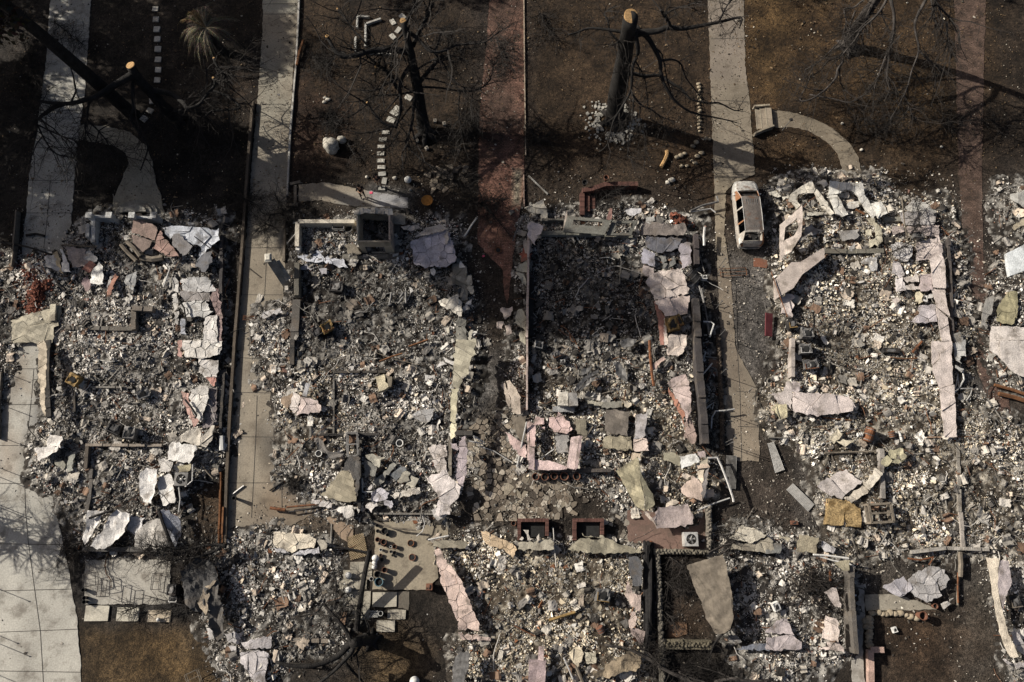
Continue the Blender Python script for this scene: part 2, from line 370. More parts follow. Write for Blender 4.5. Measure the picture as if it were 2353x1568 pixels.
# =====================================================================  PAVEMENTS
def densify(poly, s):
 out = []
 n = len(poly)
 for i in range(n):
  a = Vector(poly[i]); b = Vector(poly[(i + 1) % n]); k = max(1, int((b - a).length / s))
  for j in range(k): out.append(tuple(a.lerp(b, j / k)))
 return out
def pave(name, poly, z, cf, mat, step=.22, thick=.06, kind='structure', wob=.04):
 poly = densify(poly, step); n = len(poly)
 poly = [(x + random.uniform(-wob, wob), y + random.uniform(-wob, wob)) for x, y in poly]
 xs = [p[0] for p in poly]; ys = [p[1] for p in poly]
 gx, gy = np.meshgrid(np.arange(min(xs), max(xs), step), np.arange(min(ys), max(ys), step))
 gx = gx.ravel() + RNG.uniform(-.02,.02, gx.size); gy = gy.ravel() + RNG.uniform(-.02,.02, gy.size)
 ok = inside(gx, gy, poly) & (edge_dist(gx, gy, poly) > step * .45)
 pts = [Vector(p) for p in poly] + [Vector((a, b)) for a, b in zip(gx[ok], gy[ok])]
 r = delaunay_2d_cdt(pts, [(i, (i + 1) % n) for i in range(n)],[], 1,1e-4)
 V = np.array([(v.x, v.y, z) for v in r[0]]); fs = [tuple(f) for f in r[2]]
 nb = len(V); low = V.copy(); low[:, 2] = z - thick; VV = np.vstack([V, low])
 out = list(fs)
 for e in r[1]:
  pass
 ed = {}
 for f in fs:
  for i in range(len(f)):
   a, b = f[i], f[(i + 1) % len(f)]; ed[(a, b)] = 1
 for (a, b) in list(ed):
  if (b, a) not in ed: out.append((b, a, a + nb, b + nb))
 C = cf(VV[:, 0], VV[:, 1])
 loops = [i for f in out for i in f]; tot = [len(f) for f in out]; st = np.concatenate([[0], np.cumsum(tot)[:-1]])
 o = arrays(name, VV, loops, st, tot, C, mat, 'POINT')
 if kind: o['kind'] = kind
 return o
def blend(base, regs, ashw=.85):
 def f(x, y):
  c = np.ones(np.shape(x) + (3,)) * base * (.88 + .24 * fbm(x, y, 2.5,3,14))[..., None]
  for i, (pl, col, w, wp, st) in enumerate(regs):
   a = soft(x, y, FP(pl), w, wp, 7 + i)[..., None] * st; c = c * (1 - a) + L(*col) * a
  for i, b in enumerate(BEDS):
   a = soft(x, y, b, 1.4,.9, i)[..., None] * .85; c = c * (1 - a) + L(.12,.115,.105) * a
  return c
 return f
CONC = L(.38,.365,.325)
d1 = [(120,-60),(105,150),(85,300),(68,400),(60,490),(50,570),(52,640),(30,700),(28,790),(10,800),(10,850),(2,1010),(-60,1015),(-60,1620),(188,1620),(186,1540),(178,1430),(163,1340),(145,1250),(130,1176),(113,1112),(100,1000),(112,900),(112,780),(105,700),(150,600),(163,520),(170,420),(182,300),(196,200),(205,60),(213,-60)]
pave('driveway', FP(d1), .012, blend(CONC, [([(0,850),(20,850),(15,1100),(0,1100)],(.3,.2,.13), .8,.8,.5),([(30,820),(60,830),(60,900),(30,900)],(.25,.17,.1), .5,.6,.5),([(80,930),(110,900),(110,1080),(60,1020)],(.16,.16,.165), .6,.6,.8)]), 'concrete')
d2 = [(605,-60),(690,-60),(683,60),(674,160),(666,300),(660,400),(657,520),(654,640),(648,700),(642,784),(612,830),(642,905),(652,1000),(690,1070),(760,1120),(722,1180),(640,1225),(521,1262),(524,1100),(538,900),(553,700),(565,560),(577,400),(590,250),(603,80)]
pave('driveway', FP(d2), .012, blend(L(.26,.225,.175),[([(600,-60),(700,-60),(700,32),(600,32)],(.36,.34,.28), .1,.02,.8),([(595,100),(670,120),(660,260),(570,330),(580,180)],(.25,.24,.20), 1,1,.6),([(600,990),(640,1000),(650,1060),(610,1070)],(.075,.065,.055), .5,.5,.9),([(640,1060),(760,1100),(740,1200),(560,1250),(600,1150)],(.17,.125,.085), 1,.7,.8),([(655,1085),(700,1085),(700,1130),(655,1130)],(.05,.045,.04), .5,.5,.9),([(565,560),(660,560),(650,700),(560,700)],(.20,.17,.13), 1,1,.7),([(560,370),(660,370),(655,560),(565,560)],(.26,.24,.2), 1,1,.6)]), 'concrete')
d4 = [(1625,-60),(1708,-60),(1712,150),(1722,230),(1730,330),(1735,400),(1688,420),(1668,440),(1664,540),(1680,640),(1690,800),(1742,900),(1745,1060),(1690,1060),(1668,1000),(1660,850),(1650,640),(1643,500),(1641,400),(1635,250),(1630,100)]
pave('driveway', FP(d4), .012, blend(L(.205,.175,.135),[([(1620,-60),(1715,-60),(1715,170),(1630,170)],(.20,.17,.145), 1.2,1.4,.7),([(1650,640),(1700,640),(1700,880),(1655,880)],(.16,.125,.095), 1,.8,.7),([(1640,400),(1670,430),(1665,560),(1640,560)],(.25,.21,.15), 1,.8,.7),([(1700,940),(1745,900),(1750,1060),(1690,1060)],(.24,.19,.14), 1,.8,.6)]), 'concrete')
w1 = [(183,287),(245,290),(300,305),(335,335),(350,370),(358,420),(370,450),(378,495),(255,495),(262,455),(275,425),(285,400),(296,375),(290,352),(265,338),(230,328),(183,322)]
pave('garden_path', FP(w1), .016, blend(L(.29,.265,.21),[]), 'concrete')
w2 = WP('11', [(395,128),(640,108),(1000,178),(1390,250),(1395,345),(850,325),(600,272),(385,285)])
pave('garden_path', w2,.016, blend(L(.22,.19,.15),[([(850,420),(940,440),(940,500),(870,490)],(.30,.30,.31), .5,.5,.9),([(780,455),(840,460),(830,490),(780,490)],(.28,.27,.25), .5,.5,.7)]), 'concrete')
w4 = WP('30', [(20,1010),(160,1022),(330,1060),(500,1130),(620,1200),(720,1290),(790,1370),(830,1450),(860,1600),(680,1640),(678,1540),(665,1480),(640,1420),(580,1340),(480,1265),(370,1205),(250,1175),(30,1170)])
pave('garden_path', w4,.016, blend(L(.19,.16,.12),[]), 'concrete')
bp = [(1128,-60),(1206,-60),(1204,430),(1192,500),(1178,600),(1166,700),(1158,670),(1155,620),(1125,590),(1098,560),(1099,400),(1103,250),(1118,100)]
pave('brick_driveway', FP(bp), .012, blend(L(.25,.13,.095),[([(1090,-60),(1210,-60),(1210,370),(1090,370)],(.085,.058,.045), 1.5,1.5,.85),([(1180,390),(1200,390),(1198,470),(1180,470)],(.30,.27,.2), .2,.1,.9)]), 'brickpave')
bp2 = [(2190,-60),(2268,-60),(2262,100),(2256,400),(2260,620),(2292,800),(2335,1000),(2310,1010),(2285,960),(2248,860),(2222,650),(2203,400),(2196,100)]
pave('brick_driveway', FP(bp2), .012, blend(L(.12,.08,.062),[([(2230,560),(2290,640),(2330,1000),(2260,900)],(.14,.062,.04), 1,.8,.8)]), 'brickpave')
# joints, thin dirt lines lying on the slabs
def joint(mb, pts, z=.018, w=.035):
 for a, b in zip(pts[:-1], pts[1:]): mb.bar((a[0], a[1], z),(b[0], b[1], z), w, .006)
j = MB()
joint(j, WP('F', [(116,414),(108,510),(101,570)])); joint(j, WP('F', [(78,848),(73,910),(61,1022),(57,1110),(59,1176),(66,1251),(80,1356),(93,1450),(100,1568)]))
for a, b in [((68,415),(171,415)),((60,490),(163,490)),((10,848),(110,848)),((2,930),(95,930)),((0,1024),(75,1024)),((0,1111),(112,1112)),((0,1250),(145,1252)),((2,1358),(164,1354)),((0,1453),(179,1446)),((0,1542),(186,1545)),((73,340),(178,340)),((85,255),(188,255)),((95,90),(204,90))]:
 joint(j, WP('F', [a, b]))
o = j.build('driveway_joints', 'joint'); tag(o, kind='structure')
j = MB()
joint(j, WP('F', [(615,545),(608,680)])); joint(j, WP('F', [(591,910),(588,1000),(583,1100),(578,1190)])); joint(j, WP('F', [(630,905),(629,1000),(648,1080),(648,1180)])); joint(j, WP('F', [(703,1080),(702,1165)]), .018,.05)
for a, b in [((604,33),(680,33)),((604,10),(682,9)),((588,240),(668,240)),((566,570),(655,570)),((558,678),(648,678)),((548,822),(610,826)),((544,902),(640,904)),((537,1004),(650,1005)),((527,1110),(700,1110)),((700,1150),(740,1150))]:
 joint(j, WP('F', [a, b]))
o = j.build('driveway_joints', 'joint'); tag(o, kind='structure')
j = MB()
for a, b in [((1657,800),(1690,800)),((1692,900),(1742,902)),((1695,980),(1745,982)),((1636,230),(1722,235)),((1633,90),(1710,88)),((1641,400),(1735,395))]: joint(j, WP('F', [a, b]))
joint(j, WP('F', [(1690,640),(1694,800),(1700,900),(1704,1060)]))
o = j.build('driveway_joints', 'joint'); tag(o, kind='structure')
# =====================================================================  ASH BEDS
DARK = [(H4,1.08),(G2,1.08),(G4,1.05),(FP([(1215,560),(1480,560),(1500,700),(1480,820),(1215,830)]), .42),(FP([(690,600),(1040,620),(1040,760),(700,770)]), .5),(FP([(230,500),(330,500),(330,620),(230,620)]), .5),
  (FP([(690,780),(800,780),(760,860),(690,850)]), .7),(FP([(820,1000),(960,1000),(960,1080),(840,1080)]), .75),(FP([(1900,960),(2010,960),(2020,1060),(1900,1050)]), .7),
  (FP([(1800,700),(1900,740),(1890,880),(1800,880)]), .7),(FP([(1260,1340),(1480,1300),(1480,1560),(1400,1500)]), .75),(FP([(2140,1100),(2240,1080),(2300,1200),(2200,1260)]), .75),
  (FP([(503,560),(532,560),(522,1100),(500,1240),(478,1100),(512,900)]), .3),(FP([(1068,800),(1112,800),(1100,1000),(1062,1000)]), .3),(FP([(1603,560),(1655,600),(1655,1060),(1622,1060),(1610,800)]), .35),(FP([(1215,540),(1245,540),(1235,1000),(1212,1000)]), .4),(FP([(112,780),(150,780),(150,960),(108,960)]), .4),(FP([(2203,580),(2238,600),(2232,1000),(2203,900)]), .35),(FP([(680,850),(710,650),(700,540),(684,540)]), .4),  # strips along ruin edges: wall shadows and charcoal darkened into the colour
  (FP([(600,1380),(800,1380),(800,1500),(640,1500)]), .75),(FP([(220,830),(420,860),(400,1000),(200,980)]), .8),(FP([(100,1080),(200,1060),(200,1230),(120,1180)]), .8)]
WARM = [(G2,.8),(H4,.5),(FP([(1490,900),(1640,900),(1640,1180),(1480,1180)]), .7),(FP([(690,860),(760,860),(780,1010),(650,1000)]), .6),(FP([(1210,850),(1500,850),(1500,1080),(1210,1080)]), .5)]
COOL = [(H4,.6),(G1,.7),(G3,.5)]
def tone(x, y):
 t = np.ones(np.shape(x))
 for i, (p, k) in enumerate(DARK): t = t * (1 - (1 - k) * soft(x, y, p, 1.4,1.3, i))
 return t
def warm(x, y):
 w = np.zeros(np.shape(x))
 for i, (p, k) in enumerate(WARM): w = np.maximum(w, k * soft(x, y, p, 1.5,1, i))
 return w
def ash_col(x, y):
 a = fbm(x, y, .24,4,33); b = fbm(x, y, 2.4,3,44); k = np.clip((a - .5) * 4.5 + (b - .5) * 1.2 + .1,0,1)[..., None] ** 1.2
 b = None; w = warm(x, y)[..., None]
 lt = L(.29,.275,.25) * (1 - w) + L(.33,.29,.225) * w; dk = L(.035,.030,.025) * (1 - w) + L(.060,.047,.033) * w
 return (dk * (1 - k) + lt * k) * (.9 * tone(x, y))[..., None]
def ash_z(x, y):
 h = bed_h(x, y)
 return h - .075 + (.22 * (fbm(x, y, .24,3,70) - .5) + .10 * (fbm(x, y, .75,2,71) - .5)) * np.clip(h * 8,0,1)
def ash_obj(poly, label):
 xs = [p[0] for p in poly]; ys = [p[1] for p in poly]
 o = grid_obj('ash_bed', np.arange(min(xs) - 1.4, max(xs) + 1.4,.085), np.arange(min(ys) - 1.4, max(ys) + 1.4,.085),
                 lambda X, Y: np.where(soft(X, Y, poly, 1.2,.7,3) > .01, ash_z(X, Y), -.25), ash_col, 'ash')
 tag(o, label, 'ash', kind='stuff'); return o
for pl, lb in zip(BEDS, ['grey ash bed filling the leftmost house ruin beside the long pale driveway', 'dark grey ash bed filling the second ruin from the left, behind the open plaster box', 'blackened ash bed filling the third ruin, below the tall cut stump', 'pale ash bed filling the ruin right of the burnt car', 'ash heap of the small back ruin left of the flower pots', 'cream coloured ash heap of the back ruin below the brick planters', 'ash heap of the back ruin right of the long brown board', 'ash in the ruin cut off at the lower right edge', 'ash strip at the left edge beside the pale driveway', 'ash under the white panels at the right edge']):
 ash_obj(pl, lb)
# =====================================================================  RUBBLE CHIPS
PALN = [((.68,.65,.60),.23),((.50,.475,.435),.24),((.33,.31,.28),.20),((.15,.135,.12),.12),((.030,.027,.024),.15),((.62,.53,.41),.05),((.17,.07,.035),.025),((.25,.15,.12),.015)]
PALW = [((.68,.60,.46),.30),((.52,.44,.32),.20),((.40,.38,.34),.12),((.62,.60,.55),.12),((.12,.10,.08),.12),((.035,.03,.028),.09),((.20,.09,.045),.05)]
def choose(pal, n):
 w = np.array([p[1] for p in pal]); i = RNG.choice(len(pal), n, p=w / w.sum()); return np.array([p[0] for p in pal])[i]
def scatter(poly, dens, n=None):
 xs = [p[0] for p in poly]; ys = [p[1] for p in poly]; A = (max(xs) - min(xs) + 2) * (max(ys) - min(ys) + 2)
 m = int(A * dens); x = RNG.uniform(min(xs) - 1, max(xs) + 1, m); y = RNG.uniform(min(ys) - 1, max(ys) + 1, m)
 qx = x + .8 * (fbm(x, y, 1.3,3,40) - .5) * 2; qy = y + .8 * (fbm(x, y, 1.3,3,60) - .5) * 2
 ok = inside(qx, qy, poly) | (edge_dist(x, y, poly) < RNG.exponential(.26, m)); return x[ok], y[ok]
def chip_mesh(name, x, y, z, r, col, tilt=.55, thick=(.012,.045), asp=.72, k=5):
 n = len(x); ang = np.sort(RNG.uniform(0,1, (n, k)) * .7 + np.arange(k)[None, :], 1) * 2 * math.pi / k
 rr = r[:, None] * RNG.uniform(.45,1.25, (n, k)); lx = np.cos(ang) * rr; ly = np.sin(ang) * rr * RNG.uniform(1 - asp, 1, n)[:, None]
 th = RNG.uniform(0,6.283, n); ta = RNG.uniform(0,6.283, n); ti = np.abs(RNG.normal(0, tilt, n)).clip(0,1.35)
 c, s = np.cos(th)[:, None], np.sin(th)[:, None]; px = lx * c - ly * s; py = lx * s + ly * c
 d = px * np.cos(ta)[:, None] + py * np.sin(ta)[:, None]      # component tipped up
 ex = px + d * (np.cos(ti)[:, None] - 1) * np.cos(ta)[:, None]; ey = py + d * (np.cos(ti)[:, None] - 1) * np.sin(ta)[:, None]; ez = d * np.sin(ti)[:, None]
 t = RNG.uniform(thick[0], thick[1], n)[:, None]
 nx, ny, nz = -np.sin(ti)[:, None] * np.cos(ta)[:, None], -np.sin(ti)[:, None] * np.sin(ta)[:, None], np.cos(ti)[:, None]
 X, Y, Z = x[:, None] + ex, y[:, None] + ey, z[:, None] + ez + r[:, None] * np.sin(ti)[:, None] * .5
 top = np.stack([X, Y, Z + 0 * X], -1); bot = np.stack([X - nx * t, Y - ny * t, Z - nz * t + 0 * X], -1)
 V = np.concatenate([top, bot], 1).reshape(-1,3); o = (np.arange(n) * 2 * k)[:, None]
 ar = np.arange(k); nxt = (ar + 1) % k
 side = np.stack([ar + k, nxt + k, nxt, ar], -1).reshape(-1)
 pat = np.concatenate([ar, side]); loops = (o + pat[None, :]).ravel()
 tot1 = np.array([k] + [4] * k); tot = np.tile(tot1, n); st = np.concatenate([[0], np.cumsum(tot)[:-1]])
 cc = np.repeat(col * RNG.uniform(.8,1.15, n)[:, None], k + 1,0)
 return arrays(name, V, loops, st, tot, cc, 'chip')
def rubble(poly, dens, label, r0=.033, sg=.64, tonef=True, pal=None, zf=None, name='rubble', tilt=.5, rmax=.24):
 x, y = scatter(poly, dens); n = len(x)
 # clumping
 keep = RNG.uniform(0,1, n) < np.clip((fbm(x, y, 1.3,4,90) - .33) * 4.2,.16,1); x = x[keep]; y = y[keep]; n = len(x)
 r = (r0 * np.exp(RNG.normal(0, sg, n)) * (.55 + .95 * fbm(x, y, 2.1,2,130))).clip(.018, rmax)
 w = RNG.uniform(0,1, n) < warm(x, y)
 c = np.where(w[:, None], choose(pal or PALW, n), choose(pal or PALN, n))
 c = c * np.clip(-.05 + 2.05 * fbm(x, y, 1.5,4,150), .28,1.3)[:, None]
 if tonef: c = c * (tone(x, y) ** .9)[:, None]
 z = (zf(x, y) if zf else np.maximum(ash_z(x, y), 0.0)) + .01
 o = chip_mesh(name, x, y, z, r, c, tilt); tag(o, label, 'rubble', kind='stuff'); return o
RL = ['broken plaster and ash flakes in the leftmost house ruin', 'broken plaster and ash flakes in the second ruin from the left', 'broken plaster and charcoal bits in the third ruin from the left', 'pale plaster bits in the ruin right of the burnt car', 'ash flakes in the back ruin left of the flower pots', 'cream plaster bits in the back ruin below the brick planters', 'plaster bits in the back ruin right of the brown board', 'plaster bits in the ruin at the lower right edge', 'bits at the left edge beside the driveway', 'bits under the white panels at the right edge']
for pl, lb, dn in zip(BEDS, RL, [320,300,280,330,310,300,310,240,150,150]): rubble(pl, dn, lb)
def sticks(polys, label, dens, L0, w, cols, zf, mat='chip', name='charred_sticks'):
 mb = MB()
 for pl in polys:
  x, y = scatter(pl, dens); z = zf(x, y)
  for a, b_, c_ in zip(x, y, z):
   l_ = L0 * math.exp(random.gauss(0,.5)); t_ = random.uniform(0, math.pi); k = random.gauss(0,.22) * l_; k2 = random.uniform(.6,1.2)
   mb.bar((a - l_ / 2 * math.cos(t_), b_ - l_ / 2 * math.sin(t_), c_ + .06 - k / 2),(a + l_ / 2 * math.cos(t_), b_ + l_ / 2 * math.sin(t_), c_ + .07 + k / 2), w * k2, w * k2 * .7, random.choice(cols))
 tag(mb.build(name, mat), label, 'sticks', kind='stuff')
BC = [(.02,.018,.017),(.03,.027,.024),(.16,.14,.12),(.30,.28,.25),(.12,.06,.035)]
sticks(BEDS, 'charred laths and bent strips mixed into the ash of all the ruins', 1.3,.55,.045, BC, ash_z)
def flat0(x, y): return np.full(np.shape(x), .015)
ZONES = [([(60,380),(170,380),(110,760),(100,1000),(185,1500),(180,1568),(0,1568),(0,860),(50,700)], 1.6, 'specks of soot and leaf bits on the long pale driveway'),
 ([(600,0),(685,0),(650,700),(640,1100),(530,1200),(545,800)], 3.5, 'specks of soot and leaf bits on the second driveway'),
 ([(1630,0),(1710,0),(1735,400),(1660,440),(1735,900),(1740,1060),(1680,1000),(1640,500)], 7, 'specks and leaf bits on the grey driveway'),
 ([(1115,0),(1205,0),(1200,450),(1165,680),(1100,560)], 9, 'specks and leaf bits on the brick driveway'),
 ([(690,420),(1100,410),(1100,620),(1040,500),(700,500)], 14, 'scattered bits in front of the second ruin'),
 ([(1050,600),(1110,600),(1200,790),(1160,1000),(1190,1100),(1220,1250),(1050,1250),(1075,1000),(1100,800)], 30, 'gravelly debris between the second and third ruins'),
 ([(640,1000),(800,1100),(830,1240),(540,1250),(560,1190),(650,1120)], 16, 'scattered bits at the end of the second driveway'),
 ([(1605,560),(1800,560),(1790,760),(1750,930),(1850,1030),(1890,1120),(1910,1230),(1640,1220),(1640,900)], 24, 'scattered bits between the third ruin and the ruin with the car'),
 ([(500,520),(560,520),(530,900),(515,1240),(420,1250),(510,1000)], 26, 'bits along the low wall right of the leftmost ruin'),
 ([(130,1110),(200,1150),(200,1270),(160,1270)], 60, 'gravel beside the curved driveway edge'),
 ([(1950,1265),(2290,1265),(2300,1420),(1990,1410)], 30, 'bits around the grey slab fan at the lower right'),
 ([(2190,430),(2330,430),(2290,640),(2340,1010),(2230,1000),(2200,600)], 26, 'bits along the brick driveway at the right edge'),
 ([(1200,400),(1640,420),(1650,520),(1200,520)], 16, 'bits in front of the third ruin'),
 ([(1760,390),(2170,400),(2200,500),(1760,450)], 30, 'bits in front of the ruin right of the car'),
 ([(850,1190),(1080,1190),(1080,1260),(860,1230)], 30, 'bits above the flower pots'),
 ([(1180,1080),(1480,1080),(1620,1200),(1620,1260),(1180,1240)], 34, 'ashy debris around the brick planters'),
 ([(420,1260),(500,1260),(480,1420),(430,1400)], 20, 'bits beside the black sheet'),
 ([(40,480),(215,480),(215,620),(60,640)], 14, 'bits on the pale driveway near the brick heap'),
 ([(1480,1270),(1700,1270),(1700,1600),(1480,1600)], 10, 'bits in the dark yard below the air conditioner'),
 ([(790,1190),(860,1190),(870,1470),(790,1470)], 14, 'bits beside the paving slabs'),
 ([(2000,1400),(2330,1400),(2330,1600),(2000,1600)], 7, 'small bits on the brown yard at the lower right')]
for pl, dn, lb in ZONES: rubble(FP(pl), dn, lb, .034,.5, True, [((.5,.46,.40),.16),((.28,.25,.21),.28),((.11,.095,.08),.34),((.035,.03,.025),.22)], flat0, 'debris_bits', .35)
rubble(FP([(-60,-60),(2400,-60),(2400,450),(1200,460),(680,520),(560,560),(-60,560)]), 15, 'tiny flecks and leaf litter scattered over the burnt front yards', .03,.5, False, [((.45,.41,.34),.06),((.17,.12,.07),.3),((.09,.06,.035),.3),((.02,.016,.012),.34)], flat0, 'debris_bits', .3)
# crumpled sheets and bent wire lying in every ruin
def crumples(polys, dens, label, cols, rr=(.12,.34)):
 V = []; Fq = []; Ccol = []; n = 6
 for pl in polys:
  x, y = scatter(pl, dens); z = ash_z(x, y)
  for a, b_, c_ in zip(x, y, z):
   w = random.uniform(*rr); h = w * random.uniform(.4,1.1); th = random.uniform(0,6.283); ca, sa = math.cos(th), math.sin(th); f1, f2 = random.uniform(3,9) / w, random.uniform(0,6); am = random.uniform(.03,.11); tl = random.gauss(0,.35)
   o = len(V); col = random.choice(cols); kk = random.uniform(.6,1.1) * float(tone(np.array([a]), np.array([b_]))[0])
   for s_ in (0,1):
    for i in range(n):
     for j in range(n):
      u = (i / (n - 1) - .5) * 2 * w; v = (j / (n - 1) - .5) * 2 * h
      if i in (0, n - 1): u *= random.uniform(.75,1.1)
      if j in (0, n - 1): v *= random.uniform(.7,1.1)
      V.append((a + u * ca - v * sa, b_ + u * sa + v * ca, c_ + .10 + am * math.sin(f1 * u * .5 + f2 + v) + tl * u * .5 + random.gauss(0,.012) - .015 * s_))
   for i in range(n - 1):
    for j in range(n - 1):
     q_ = (o + i * n + j, o + (i + 1) * n + j, o + (i + 1) * n + j + 1, o + i * n + j + 1); Fq.append(q_); Fq.append(tuple(k + n * n for k in q_[::-1])); Ccol += [tuple(c * kk for c in col)] * 2
 st = np.arange(len(Fq)) * 4
 o = arrays('crumpled_scraps', np.array(V), np.array(Fq).ravel(), st, np.full(len(Fq), 4), np.array(Ccol), 'chip'); tag(o, label, 'scraps', kind='stuff')
crumples(BEDS, 1.15, 'torn and crumpled scraps of plaster and metal strewn through the ash of all the ruins', [(.6,.57,.52),(.46,.43,.39),(.30,.28,.25),(.56,.47,.38),(.14,.13,.12),(.05,.045,.04),(.20,.13,.09),(.50,.46,.40)])
mb = MB()
for pl in BEDS:
 x, y = scatter(pl, .35)
 for a, b_ in zip(x, y):
  z = float(ash_z(np.array([a]), np.array([b_]))[0]); d = random.uniform(0,6.283); p = [(a, b_, z + .1)]; L_ = random.uniform(.15,.45)
  for i in range(5): d += random.gauss(0,.35); p.append((p[-1][0] + L_ * math.cos(d), p[-1][1] + L_ * math.sin(d), z + .12 + random.uniform(-.03,.1)))
  mb.tube(p, random.uniform(.012,.03), 4, False, random.choice([(.03,.028,.026),(.16,.08,.045),(.45,.43,.40),(.2,.19,.17),(.03,.028,.026)]))
tag(mb.build('bent_wire', 'chip'), 'bent pipes, wires and rods strewn through the ash of all the ruins', 'wires', kind='stuff')
# =====================================================================  FALLEN WALL SHEETS
wh=(.62,.59,.55); wc=(.64,.58,.48); pk=(.60,.485,.445); pm=(.50,.43,.42); lv=(.46,.44,.47); cr=(.56,.49,.37); gy=(.33,.315,.30); dg=(.12,.115,.115); br=(.20,.15,.125)
ol=(.33,.30,.225); tn=(.42,.37,.29); rb=(.27,.115,.08); bg=(.33,.34,.36); ye=(.4,.36,.24); orr=(.45,.21,.14); gt=(.22,.20,.17)
def re_art(l):
 for a in ('a ', 'the '):
  if l.startswith(a): return l[len(a):]
 return l
def clipcell(poly, a, b):
 """keep the part of poly nearer to a than to b"""
 mx, my = (a[0] + b[0]) / 2, (a[1] + b[1]) / 2; nx, ny = b[0] - a[0], b[1] - a[1]
 d = [(p[0] - mx) * nx + (p[1] - my) * ny for p in poly]; out = []
 for i in range(len(poly)):
  j = (i + 1) % len(poly)
  if d[i] <= 0: out.append(poly[i])
  if (d[i] < 0 < d[j]) or (d[j] < 0 < d[i]):
   t = d[i] / (d[i] - d[j]); out.append((poly[i][0] + t * (poly[j][0] - poly[i][0]), poly[i][1] + t * (poly[j][1] - poly[i][1])))
 return out
def area(p): return sum(p[i][0] * p[(i + 1) % len(p)][1] - p[(i + 1) % len(p)][0] * p[i][1] for i in range(len(p))) / 2
def ragged(poly, step=.16, amp=.03):
 d = densify(poly, step); return [(x + random.gauss(0, amp), y + random.gauss(0, amp)) for x, y in d]
